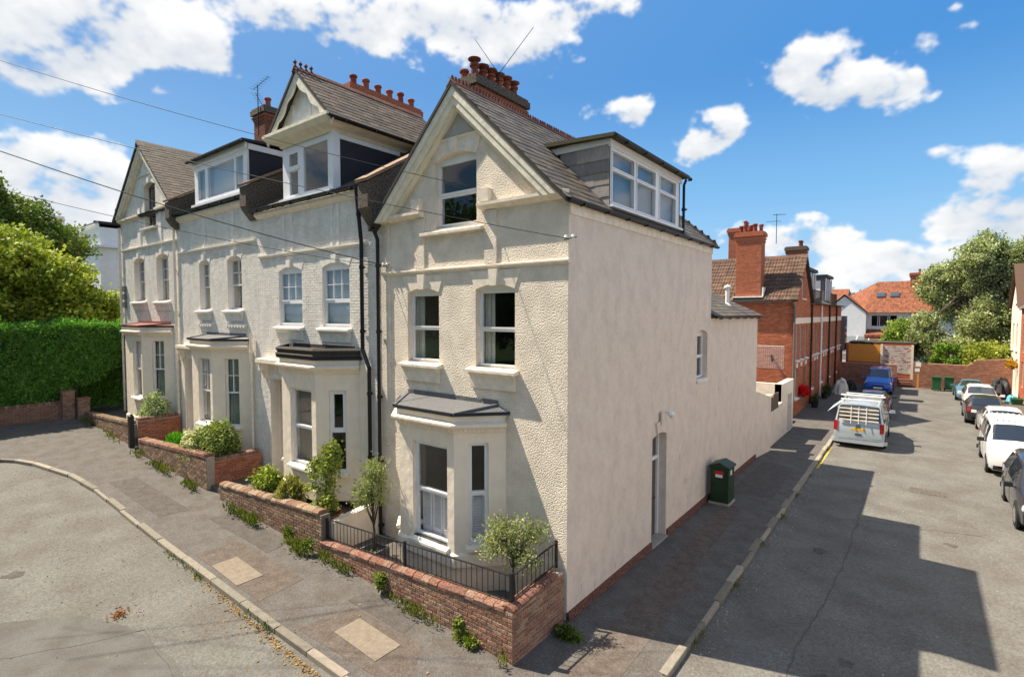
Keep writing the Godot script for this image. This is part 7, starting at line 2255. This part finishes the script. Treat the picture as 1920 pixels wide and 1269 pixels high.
# ---- sky: clear air paler towards the sun and the horizon, fair-weather cumulus (azimuth from -z, elevation, half sizes in degrees, weight)
func sky_image() -> Image:
	var clouds := [[-80.5, 20.9, 3.3, 3.2, 1.00], [-77.3, 22.5, 4.4, 2.6, 1.00], [-73.5, 22.5, 4.5, 2.7, 1.00], [-69.6, 23.8, 4.5, 2.4, 1.00], [-67.1, 23.1, 3.0, 1.8, 0.90], [-79.4, 18.8, 2.2, 1.7, 0.90], [-76.4, 19.8, 3.1, 1.9, 0.90], [-80.1, 24.4, 8.0, 2.4, 1.00], [-75.2, 25.3, 5.0, 2.1, 0.80], [-63.5, 27.1, 4.1, 1.4, 0.80], [-59.2, 27.2, 4.4, 1.7, 0.90], [-55.2, 27.0, 4.1, 1.9, 0.95], [-51.1, 26.4, 3.2, 1.9, 0.90], [-48.9, 28.7, 6.5, 1.9, 0.90], [-43.4, 28.8, 5.6, 2.1, 0.90], [-38.9, 27.6, 5.4, 2.4, 0.95], [-34.9, 26.3, 3.7, 2.2, 0.90], [-41.1, 25.2, 3.4, 1.4, 0.80], [-32.2, 29.0, 4.5, 1.7, 0.80], [-27.2, 29.3, 4.3, 1.0, 0.70], [-46.2, 25.6, 2.2, 1.3, 0.60], [-80.8, 12.2, 2.1, 2.2, 1.00], [-78.6, 12.2, 2.6, 2.2, 1.00], [-76.7, 11.7, 2.8, 2.3, 1.00], [-74.5, 11.8, 2.2, 1.7, 0.90], [-79.7, 9.6, 3.5, 2.5, 1.00], [-76.7, 9.2, 3.5, 2.2, 0.90], [-82.7, 10.3, 2.6, 3.1, 1.00], [-26.3, 19.9, 3.0, 1.4, 0.90], [-24.4, 20.2, 1.6, 1.1, 0.80], [-17.6, 17.2, 2.9, 2.0, 0.95], [-15.9, 18.0, 1.9, 1.6, 0.90], [-19.1, 16.4, 1.8, 1.2, 0.70], [-11.0, 22.2, 2.3, 1.9, 1.00], [-8.4, 22.3, 2.6, 2.3, 1.00], [-7.1, 20.4, 2.5, 2.1, 1.00], [-3.9, 19.3, 2.3, 1.7, 1.00], [-5.8, 19.3, 2.9, 1.6, 0.90], [-1.6, 18.6, 1.8, 1.4, 0.80], [-0.9, 19.3, 0.9, 0.8, 0.60], [-8.8, 20.1, 1.7, 1.2, 0.70], [3.8, 10.9, 2.4, 2.0, 1.00], [5.3, 11.4, 2.1, 2.2, 1.00], [2.3, 8.2, 2.2, 1.5, 1.00], [4.5, 8.3, 2.8, 2.1, 1.00], [6.9, 8.8, 2.6, 3.2, 1.00], [3.3, 6.8, 3.9, 1.1, 0.40], [-8.7, 7.9, 1.4, 1.1, 0.80], [-10.2, 7.0, 2.3, 1.2, 0.70], [-6.7, 6.3, 3.0, 1.4, 0.90], [-12.6, 7.6, 2.1, 1.4, 0.90], [-3.4, 4.9, 2.4, 1.3, 1.00], [-1.9, 5.5, 1.5, 1.0, 0.90], [0.3, 4.4, 1.8, 1.1, 0.90], [-5.0, 3.5, 7.3, 1.3, 0.60], [2.4, 4.7, 3.0, 1.3, 0.80], [-17.4, 7.9, 1.3, 0.8, 0.60], [1.1, 2.6, 7.0, 1.1, 0.50], [0.4, 13.3, 1.0, 0.4, 0.70], [1.4, 23.6, 0.5, 0.4, 0.80], [2.3, 22.1, 1.0, 0.4, 0.50], [-0.1, 21.6, 0.9, 0.7, 0.45], [1.4, 19.3, 0.7, 0.4, 0.35]]
	var r := RandomNumberGenerator.new()
	r.seed = 7
	for i in 60:  # the same kind of cloud all round
		var az := r.randf_range(14, 262)
		var el := r.randf_range(3, 60)
		var s := lerpf(2.2, 8.0, el / 60.0)
		for k in 6:
			clouds.append([az + r.randfn(0, s * 1.4), el + r.randfn(0, s * 0.35), s * r.randf_range(0.7, 1.5), s * r.randf_range(0.35, 0.75), r.randf_range(0.7, 1.0)])
	for i in 14:
		var az := r.randf_range(-85, 5)
		var el := r.randf_range(38, 70)
		for k in 5:
			clouds.append([az + r.randfn(0, 9), el + r.randfn(0, 2), r.randf_range(4, 10), r.randf_range(2, 4), 0.9])
	var W := 3072
	var H := W / 4
	var low := Image.create(256, 64, false, Image.FORMAT_RGBF)
	var sun := Vector3(-0.64, 1.0, 0.18).normalized()
	for y in 64:
		var el := PI / 2 * (1.0 - (y + 0.5) / 64.0)
		for x in 256:
			var az := TAU * (x + 0.5) / 256.0
			var d := Vector3(sin(az) * cos(el), sin(el), -cos(az) * cos(el))
			var e := rad_to_deg(el)
			var c := Color(0.46, 0.68, 0.88).lerp(Color(0.24, 0.52, 0.85), clampf(e / 11.0, 0, 1)).lerp(Color(0.075, 0.285, 0.67), smoothstep(8, 24, e)).lerp(Color(0.06, 0.24, 0.60), smoothstep(24, 80, e))
			var q := maxf(0.0, d.dot(sun))
			c = c.lerp(Color(0.62, 0.76, 0.90), 0.30 * q * q + 0.35 * pow(q, 10.0))
			low.set_pixel(x, y, c)
	low.resize(W, H, Image.INTERPOLATE_BILINEAR)
	var dens := PackedFloat32Array()
	dens.resize(W * H)
	var lift := PackedFloat32Array()
	lift.resize(W * H)
	var k := W / 360.0
	for b in clouds:
		var rx: float = b[2] * 1.6
		var ry: float = b[3] * 1.6
		for y in range(maxi(0, int((90 - b[1] - ry) * k)), mini(H, int((90 - b[1] + ry) * k) + 1)):
			var ey: float = (90.0 - (y + 0.5) / k - b[1]) / ry
			for x in range(int((b[0] - rx) * k), int((b[0] + rx) * k) + 1):
				var ex: float = ((x + 0.5) / k - b[0]) / rx
				var q: float = 1.0 - ex * ex - ey * ey
				if q > 0:
					var i := y * W + posmod(x, W)
					q *= q * b[4]
					dens[i] += q
					lift[i] += q * ey
	var f := FastNoiseLite.new()
	f.seed = 3
	f.noise_type = FastNoiseLite.TYPE_SIMPLEX_SMOOTH
	f.frequency = 11.0
	f.fractal_octaves = 6
	f.fractal_gain = 0.6
	var f2 := FastNoiseLite.new()
	f2.seed = 9
	f2.frequency = 16.0
	f2.noise_type = FastNoiseLite.TYPE_CELLULAR
	f2.fractal_octaves = 3
	var out := Image.create(W, W / 2, false, Image.FORMAT_RGBF)
	out.fill(Color(0.16, 0.15, 0.13))
	out.blit_rect(low, Rect2i(0, 0, W, H), Vector2i.ZERO)
	for y in H:
		var el := PI / 2 * (1.0 - (y + 0.5) / H)
		for x in W:
			var i := y * W + x
			var q := dens[i]
			if q <= 0.02:
				continue
			var az := TAU * (x + 0.5) / W
			var d := Vector3(sin(az) * cos(el), sin(el) * 1.5, -cos(az) * cos(el))
			var n := f.get_noise_3dv(d)
			var m := f2.get_noise_3dv(d)
			var a := smoothstep(0.0, 0.6, minf(q, 1.0) * 0.95 + n * 1.25 - m * 0.30 - 0.42)
			if a <= 0:
				continue
			var up := lift[i] / q
			var t := clampf(0.78 + up * 0.8 + n * 0.75 - (minf(q, 1.6) - 0.5) * 0.30 - m * 0.2, 0, 1)
			var c := Color(0.56, 0.62, 0.70).lerp(Color(0.95, 0.95, 0.94), t)
			out.set_pixel(x, y, low.get_pixel(x, y).lerp(c, a * 0.97))
	return out

# ---- cars: rings of [x, foot, belt, top, half width, half width at the top], front at +x
func car(label: String, at: Vector3, away: bool, kind: String, paint: Material, o := {}) -> Node3D:
	var h := thing(o.get("called", "parked_car"), label, o.get("cat", "car"), at, o.get("group", ""), (PI / 2 if away else -PI / 2) + o.get("turn", 0.0))
	var R: Array
	var cab: Array  # ring numbers: cowl, roof front, roof rear, tail
	var sides: Array
	var wr := 0.31
	var wx := [1.25, -1.28]
	match kind:
		"hatch":
			R = [[2.0, 0.32, 0.52, 0.58, 0.58, 0.5], [1.93, 0.22, 0.58, 0.70, 0.78, 0.66], [1.55, 0.2, 0.70, 0.86, 0.84, 0.72], [0.85, 0.19, 0.84, 1.0, 0.85, 0.73], [0.12, 0.19, 0.90, 1.41, 0.85, 0.57], [-0.7, 0.19, 0.92, 1.48, 0.85, 0.57], [-1.5, 0.19, 0.96, 1.42, 0.84, 0.55], [-1.86, 0.22, 0.94, 1.02, 0.82, 0.68], [-1.97, 0.28, 0.62, 0.90, 0.78, 0.66], [-2.0, 0.34, 0.52, 0.62, 0.66, 0.58]]
			cab = [3, 4, 6, 7]
			sides = [[0.62, -0.28], [-0.36, -1.1], [-1.18, -1.62]]
		"sports":
			R = [[2.32, 0.28, 0.44, 0.50, 0.55, 0.45], [2.22, 0.18, 0.52, 0.60, 0.84, 0.70], [1.6, 0.16, 0.66, 0.80, 0.93, 0.78], [0.75, 0.15, 0.78, 0.90, 0.92, 0.76], [-0.1, 0.15, 0.82, 1.24, 0.92, 0.52], [-0.75, 0.15, 0.84, 1.27, 0.93, 0.52], [-1.2, 0.15, 0.88, 1.2, 0.94, 0.5], [-1.95, 0.18, 0.86, 0.96, 0.92, 0.68], [-2.25, 0.26, 0.7, 0.9, 0.86, 0.7], [-2.34, 0.36, 0.55, 0.66, 0.7, 0.6]]
			cab = [3, 4, 6, 7]
			sides = [[0.35, -0.6], [-0.68, -1.35]]
			wr = 0.34
			wx = [1.42, -1.36]
		"van":
			R = [[2.45, 0.36, 0.68, 0.76, 0.72, 0.6], [2.36, 0.24, 0.82, 0.95, 0.90, 0.76], [1.85, 0.2, 1.02, 1.16, 0.95, 0.82], [1.55, 0.2, 1.07, 1.24, 0.95, 0.80], [0.75, 0.2, 1.12, 1.88, 0.95, 0.72], [-1.0, 0.2, 1.12, 1.96, 0.95, 0.74], [-2.2, 0.2, 1.12, 1.93, 0.94, 0.74], [-2.40, 0.22, 1.10, 1.20, 0.92, 0.84], [-2.46, 0.32, 0.86, 1.06, 0.90, 0.82], [-2.48, 0.40, 0.6, 0.72, 0.86, 0.78]]
			cab = [3, 4, 6, 7]
			sides = [[1.3, 0.35], [0.2, -0.9], [-1.0, -2.1]]
			wr = 0.33
			wx = [1.55, -1.45]
		"smallvan":
			R = [[2.08, 0.34, 0.6, 0.7, 0.66, 0.55], [2.0, 0.22, 0.74, 0.88, 0.82, 0.70], [1.5, 0.2, 0.92, 1.06, 0.86, 0.74], [1.05, 0.2, 0.98, 1.14, 0.86, 0.73], [0.35, 0.2, 1.02, 1.72, 0.86, 0.62], [-0.7, 0.2, 1.02, 1.8, 0.86, 0.64], [-1.85, 0.2, 1.02, 1.78, 0.86, 0.66], [-2.02, 0.24, 1.0, 1.1, 0.85, 0.76], [-2.08, 0.34, 0.7, 0.95, 0.82, 0.74], [-2.1, 0.4, 0.55, 0.65, 0.74, 0.66]]
			cab = [3, 4, 6, 7]
			sides = [[0.85, -0.05], [-0.15, -0.95], [-1.05, -1.8]]
			wx = [1.3, -1.3]
		"mpv":
			R = [[2.2, 0.32, 0.58, 0.66, 0.66, 0.55], [2.12, 0.22, 0.66, 0.82, 0.84, 0.70], [1.7, 0.18, 0.80, 0.98, 0.90, 0.78], [1.15, 0.18, 0.92, 1.08, 0.91, 0.78], [0.2, 0.18, 0.98, 1.60, 0.91, 0.62], [-0.8, 0.18, 1.0, 1.68, 0.91, 0.63], [-1.85, 0.18, 1.02, 1.62, 0.90, 0.61], [-2.14, 0.22, 1.0, 1.1, 0.88, 0.74], [-2.22, 0.32, 0.68, 0.95, 0.84, 0.74], [-2.26, 0.4, 0.55, 0.65, 0.74, 0.66]]
			cab = [3, 4, 6, 7]
			sides = [[0.95, 0.1], [0.02, -0.95], [-1.03, -1.85]]
			wr = 0.34
			wx = [1.4, -1.37]
	var ring := func(x: float) -> Array:
		var i := 0
		while i < R.size() - 2 and R[i + 1][0] > x:
			i += 1
		var u: float = clampf((R[i][0] - x) / (R[i][0] - R[i + 1][0]), 0, 1)
		var q := []
		for k in 6:
			q.append(lerpf(R[i][k], R[i + 1][k], u))
		return q
	var section := func(q: Array, s: float) -> Array:
		var cabin: float = clampf((q[3] - q[2] - 0.15) / 0.2, 0, 1)
		return [Vector3(q[0], q[1], 0), Vector3(q[0], q[1], s * q[4] * 0.86), Vector3(q[0], q[1] + 0.1, s * q[4] * 0.985), Vector3(q[0], lerpf(q[1], q[2], 0.62), s * q[4]), Vector3(q[0], q[2], s * q[4] * 0.965), Vector3(q[0], q[3] - lerpf(0.03, 0.09, cabin), s * q[5] * lerpf(1.0, 1.03, cabin)), Vector3(q[0], q[3] - 0.01, s * q[5] * 0.84), Vector3(q[0], q[3] + 0.02, 0)]
	var b := MB.new()
	for s in [1.0, -1.0]:
		for i in R.size() - 1:
			var a: Array = section.call(R[i], s)
			var c: Array = section.call(R[i + 1], s)
			for k in 7:
				if s > 0:
					b.quad(a[k], a[k + 1], c[k + 1], c[k])
				else:
					b.quad(a[k + 1], a[k], c[k], c[k + 1])
		for e in [0, R.size() - 1]:
			var a: Array = section.call(R[e], s)
			for k in 7:
				var m := Vector3(R[e][0], (R[e][1] + R[e][3]) / 2, 0)
				if (s > 0) == (e == 0):
					b.tri(m, a[k + 1], a[k])
				else:
					b.tri(m, a[k], a[k + 1])
	obj("body", b, paint, h, 32)
	# glass laid just proud of the skin
	for e in [["windscreen", cab[0], cab[1]], ["rear_window", cab[3], cab[2]]]:
		var q0: Array = R[e[1]]
		var q1: Array = R[e[2]]
		var g := MB.new()
		var sg := signf(q0[0] - q1[0])
		var nn := Vector3(q1[3] - q0[3], absf(q0[0] - q1[0]), 0).normalized() * 0.012
		nn.x = absf(nn.x) * sg
		for s in [1.0, -1.0]:
			for half in 2:
				var zf := [0.0, 0.84, 0.97]
				var yo := [0.02, -0.01, -0.05]
				var pts := []
				for u in [0.07, 0.93]:
					for j in [half, half + 1]:
						pts.append(Vector3(lerpf(q0[0], q1[0], u), lerpf(q0[3], q1[3], u) + yo[j], s * lerpf(q0[5], q1[5], u) * zf[j]) + nn)
				if s * sg > 0:
					g.quad(pts[1], pts[0], pts[2], pts[3])
				else:
					g.quad(pts[0], pts[1], pts[3], pts[2])
		obj(e[0], g, M.carglass, h)
	for s in [1.0, -1.0]:
		for w in sides:
			var g := MB.new()
			var n := 6
			for i in n:
				var pts := []
				for x in [lerpf(w[0], w[1], float(i) / n), lerpf(w[0], w[1], float(i + 1) / n)]:
					var c: Array = section.call(ring.call(x), s)
					for u in [0.05, 0.9]:
						pts.append(c[4].lerp(c[5], u) + Vector3(0, 0.003, s * 0.008))
				if pts[1].y - pts[0].y < 0.05 and pts[3].y - pts[2].y < 0.05:
					continue
				if s > 0:
					g.quad(pts[2], pts[0], pts[1], pts[3])
				else:
					g.quad(pts[0], pts[2], pts[3], pts[1])
			if g.v.size():
				obj("side_window", g, M.carglass, h)
		# sill trim and door gaps
		var tr := MB.new()
		for x in [w_edge(sides, 0), w_edge(sides, 1)]:
			var c: Array = section.call(ring.call(x), s)
			for k in [2, 3]:
				tr.beam(c[k] + Vector3(0, 0, s * 0.001), c[k + 1] + Vector3(0, 0, s * 0.001), 0.008, 0.012, Vector3(1, 0, 0))
		obj("door_gap", tr, M.blackplastic, h)
	for x in wx:
		for s in [1.0, -1.0]:
			var q: Array = ring.call(x)
			var hw: float = q[4]
			var zz: float = s * (hw - 0.10)
			var bz := Basis(Vector3(1, 0, 0), PI / 2 * s)
			var ar := MB.new()
			ar.lathe(Vector3(x, wr, s * (hw - 0.06)), [Vector2(wr + 0.06, 0.0), Vector2(wr + 0.06, 0.066), Vector2(wr * 0.5, 0.068)], 22, bz)
			obj("wheel_arch", ar, M.blackplastic, h)
			var wh := MB.new()
			wh.lathe(Vector3(x, wr, zz), [Vector2(wr * 0.9, -0.1), Vector2(wr, -0.06), Vector2(wr, 0.09), Vector2(wr * 0.93, 0.115), Vector2(wr * 0.68, 0.115)], 22, bz)
			var wo := obj("wheel", wh, M.tyre, h)
			var rm := MB.new()
			rm.lathe(Vector3(x, wr, zz), [Vector2(wr * 0.68, 0.117), Vector2(wr * 0.62, 0.10), Vector2(wr * 0.6, 0.07), Vector2(0.0, 0.06)], 20, bz)
			for k in 7:
				var d := Vector3(cos(k * TAU / 7), sin(k * TAU / 7), 0)
				rm.beam(Vector3(x, wr, zz + s * 0.1), Vector3(x, wr, zz + s * 0.105) + d * wr * 0.64, 0.03, wr * 0.15, Vector3(0, 0, 1).cross(d))
			rm.lathe(Vector3(x, wr, zz), [Vector2(wr * 0.16, 0.07), Vector2(wr * 0.14, 0.12), Vector2(0, 0.125)], 10, bz)
			obj("rim", rm, M.alloy, wo)
	# lights, plates, bumpers, mirrors
	var fr: Array = R[1]
	var rr: Array = R[-2]
	for s in [1.0, -1.0]:
		b = MB.new()
		var fx: float = lerpf(R[1][0], R[2][0], 0.28)
		b.lathe(Vector3(fx, R[1][2] + 0.03, s * (R[1][4] - 0.13)), [Vector2(0.15, 0.0), Vector2(0.13, 0.07), Vector2(0.06, 0.1), Vector2(0, 0.105)], 14, Basis(Vector3(0, 0, 1), -1.15) * Basis(Vector3(1, 0, 0), s * 0.25))
		obj("headlight", b, M.lamp, h)
		b = MB.new()
		var ty: float = R[-3][2] - 0.12
		var th: float = 0.42 if kind in ["van", "smallvan"] else 0.26
		b.box(Vector3(rr[0] + 0.065, ty, s * (rr[4] - 0.075)), Vector3(0.15, th, 0.16), Basis(Vector3.UP, s * 0.25) * Basis(Vector3(0, 0, 1), -0.08))
		obj("tail_light", b, M.tail, h)
		b = MB.new()
		var q: Array = ring.call(R[cab[0]][0] - 0.22)
		var base := Vector3(q[0], q[2] + 0.06, s * q[4] * 0.95)
		b.tube(base, base + Vector3(0, 0.03, s * 0.1), 0.025, 0.03, 6)
		b.box(base + Vector3(0.0, 0.06, s * 0.17), Vector3(0.09, 0.14, 0.2), Basis(Vector3.UP, s * 0.2))
		obj("wing_mirror", b, paint if o.get("mirror", true) else M.blackplastic, h)
	b = MB.new()
	b.box(Vector3(R[0][0] + 0.0, 0.47, 0), Vector3(0.03, 0.115, 0.52))
	obj("front_plate", b, M.platewhite, h)
	b = MB.new()
	b.box(Vector3(rr[0] - 0.005, o.get("plate", 0.72), 0), Vector3(0.03, 0.115, 0.52))
	obj("rear_plate", b, M.plateyellow, h)
	for e in [[R[0][0], R[0][4], "front_bumper"], [R[-1][0], R[-1][4], "rear_bumper"]]:
		b = MB.new()
		var sg := signf(e[0])
		b.box(Vector3(e[0] - sg * 0.05, 0.33, 0), Vector3(0.1, 0.16, e[1] * 2 + 0.1))
		for s in [1.0, -1.0]:
			b.box(Vector3(e[0] - sg * 0.17, 0.33, s * (e[1] + 0.08)), Vector3(0.3, 0.15, 0.06), Basis(Vector3.UP, s * sg * 0.55))
		obj(e[2], b, paint if o.get("bumper", true) else M.blackplastic, h)
	b = MB.new()
	b.box(Vector3(R[0][0] - 0.005, 0.62 if kind != "sports" else 0.4, 0), Vector3(0.04, 0.09, 0.7))
	obj("grille", b, M.blackplastic, h)
	return h

func w_edge(sides: Array, i: int) -> float:
	return (sides[i][1] + sides[i + 1][0]) / 2 if i + 1 < sides.size() else sides[i][1] - 0.05

func paint(called: String, c: Color, metal := 0.0) -> StandardMaterial3D:
	return mt(called, c, 0.35, {"coat": 0.9, "metal": metal, "tex": "soft", "s": 0.3})

func cars() -> void:
	mt("carglass", Color(0.02, 0.025, 0.03), 0.03, {"spec": 0.75, "coat": 0.5})
	var g1 := "cars along the right side of the side street"
	var g2 := "vehicles along the red brick terrace"
	var v := car("silver-blue van seen from behind with roof bars and a slatted rear rack", Vector3(3.1, -0.1, -21.4), true, "van", paint("silver", Color(0.48, 0.55, 0.60), 0.25), {"called": "parked_van", "cat": "van", "group": g2, "plate": 0.86})
	var b := MB.new()
	for x in [0.5, -0.6, -1.7]:
		b.tube(Vector3(x, 2.06, -0.75), Vector3(x, 2.06, 0.75), 0.025, 0.025)
		for s in [1, -1]:
			b.bb(x - 0.05, x + 0.05, 1.9, 2.06, s * 0.68 - 0.03, s * 0.68 + 0.03)
	obj("roof_bar", b, M.zinc, v)
	b = MB.new()
	b.bb(-0.75, -0.5, 2.09, 2.13, -0.85, 0.85)
	obj("roof_plank", b, M.trim, v)
	for k in 4:
		b = MB.new()
		var y := 1.24 + k * 0.16
		b.bb(-2.52 + k * 0.03, -2.47 + k * 0.03, y, y + 0.05, -0.72, 0.72)
		obj("rack_slat", b, M.trim, v)
	b = MB.new()
	for z in [-0.28, 0.0, 0.28]:
		b.beam(Vector3(-2.56, 1.12, z), Vector3(-2.42, 1.84, z), 0.025, 0.025, Vector3(1, 0, 0))
	obj("rack_frame", b, M.zinc, v)
	b = MB.new()
	for i in 18:
		var a := TAU * i / 18
		var c := TAU * (i + 1) / 18
		b.beam(Vector3(-2.475, 1.0 + 0.075 * cos(a), 0.075 * sin(a)), Vector3(-2.475, 1.0 + 0.075 * cos(c), 0.075 * sin(c)), 0.01, 0.01, Vector3(1, 0, 0))
	for e in [[-0.04, 0.055, 0.0, 0.005], [0.04, 0.055, 0.0, 0.005], [-0.065, 0.0, -0.025, -0.06], [-0.025, -0.06, 0.0, -0.005], [0.0, -0.005, 0.025, -0.06], [0.025, -0.06, 0.065, 0.0]]:
		b.beam(Vector3(-2.478, 1.0 + e[1], e[0]), Vector3(-2.478, 1.0 + e[3], e[2]), 0.01, 0.01, Vector3(1, 0, 0))
	obj("badge", b, M.blackplastic, v)
	b = MB.new()
	b.bb(-2.5, -2.46, 0.62, 0.68, -0.12, 0.12)
	obj("tailgate_handle", b, M.blackplastic, v)
	b = MB.new()
	b.quad(Vector3(-1.5, 1.9, -0.72), Vector3(0.4, 1.9, -0.72), Vector3(0.5, 1.42, -1.25), Vector3(-1.4, 1.38, -1.3))
	b.quad(Vector3(-1.4, 1.37, -1.3), Vector3(0.5, 1.41, -1.25), Vector3(0.4, 1.89, -0.72), Vector3(-1.5, 1.89, -0.72))
	tag(obj("awning", b, mt("awning", Color(0.55, 0.68, 0.68), 0.5, {"back": Color(0.3, 0.35, 0.35)})), "pale blue-green sheet hanging from the silver van's roof edge", "awning").transform = v.transform
	car("dark blue hatchback parked between the silver van and bright blue van", Vector3(3.05, -0.1, -29.3), true, "hatch", paint("navy", Color(0.015, 0.03, 0.07)), {"group": g2})
	car("bright blue van facing the camera by the end wall", Vector3(2.75, -0.1, -40.6), false, "smallvan", paint("brightblue", Color(0.01, 0.10, 0.52)), {"called": "parked_van", "cat": "van", "group": g2})
	car("light metallic blue low sports car nearest the end wall on the right", Vector3(8.05, -0.1, -40.4), false, "sports", paint("skyblue", Color(0.14, 0.30, 0.42), 0.3), {"group": g1})
	car("white hatchback facing the camera beside the black tarpaulin", Vector3(8.15, -0.1, -35.2), false, "hatch", paint("carwhite", Color(0.78, 0.78, 0.77)), {"group": g1})
	car("black hatchback seen from behind between two white hatchbacks", Vector3(8.0, -0.1, -30.7), true, "hatch", paint("carblack", Color(0.02, 0.02, 0.024)), {"group": g1})
	car("white hatchback with its red tail lights towards the camera", Vector3(8.35, -0.1, -26.4), true, "hatch", M.carwhite, {"group": g1})
	var w := car("white panel van with black bumper facing the camera, behind the grey people carrier", Vector3(8.05, -0.1, -19.4), false, "smallvan", M.carwhite, {"called": "parked_van", "cat": "van", "group": g1, "bumper": false, "mirror": false})
	b = MB.new()
	for i in 7:
		b.bb(-1.8, 0.1, 1.80, 1.825, -0.5 + i * 0.165 - 0.02, -0.5 + i * 0.165 + 0.02)
	obj("roof_rib", b, M.carwhite, w)
	car("dark grey people carrier at the right edge, nearest the camera", Vector3(8.25, -0.1, -13.05), false, "mpv", paint("darkgrey", Color(0.035, 0.038, 0.045), 0.2), {"group": g1})

func _ready() -> void:
	rng.seed = 20240611
	# camera
	var cam := Camera3D.new()
	cam.name = "camera"
	cam.fov = 65.29
	cam.near = 0.1
	cam.far = 3000.0
	cam.transform = Transform3D(Basis(Vector3(0.79034, 0.0, -0.61267), Vector3(-0.02870, 0.99890, -0.03703), Vector3(0.61199, 0.04685, 0.78947)).orthonormalized(), Vector3(5.13, 5.8, 8.3))
	add_child(cam)
	cam.current = true
	# sky and air
	var we := WorldEnvironment.new()
	we.name = "world"
	var env := Environment.new()
	env.background_mode = Environment.BG_SKY
	var sky := Sky.new()
	var pm := PanoramaSkyMaterial.new()
	pm.panorama = ImageTexture.create_from_image(sky_image())
	sky.sky_material = pm
	env.sky = sky
	env.tonemap_mode = Environment.TONE_MAPPER_LINEAR
	env.background_energy_multiplier = 0.57
	env.tonemap_exposure = 1.9
	env.sdfgi_enabled = true
	env.ssao_enabled = true
	env.ssil_enabled = true
	we.environment = env
	add_child(we)
	# sun: high from the front left, shadows fall right and slightly back
	var sun := DirectionalLight3D.new()
	sun.name = "sun"
	sun.light_energy = 1.6
	sun.light_color = Color(1.0, 0.95, 0.865)
	sun.light_angular_distance = 0.5
	sun.shadow_enabled = true
	add_child(sun)
	sun.look_at_from_position(Vector3.ZERO, Vector3(0.64, -1.0, -0.195))
	materials()
	setting()
	corner_house()
	blue_door_house()
	flat_dormer_house()
	far_gable_house()
	villa()
	red_terrace()
	boundary()
	end_of_street()
	front_things()
	plants()
	street_things()
	cars()
	aerial("tall television aerial on the far chimney beside the gable dormer", Vector3(-17.2, 13.3, -3.05), 2.1, 1.5, 0.4)
	aerial("television aerial on the red brick terrace chimneys", Vector3(-2.4, 10.3, -29.2), 1.9, 0.8, 1.2)
	var va := thing("rod_aerial", "thin V-shaped rod aerial on the corner house chimney pots", "aerial", Vector3(-5.06, 12.75, -4.2))
	for e in [Vector3(-0.95, 1.3, 0), Vector3(1.27, 0.95, 0)]:
		var b := MB.new()
		b.tube(Vector3(0, 0.2, 0), e + Vector3(0, 0.2, 0), 0.012, 0.008, 5)
		obj("rod", b, M.iron, va)
	var mb := MB.new()
	mb.tube(Vector3.ZERO, Vector3(0, 0.24, 0), 0.03, 0.04)
	obj("base", mb, M.iron, va)
	cables()
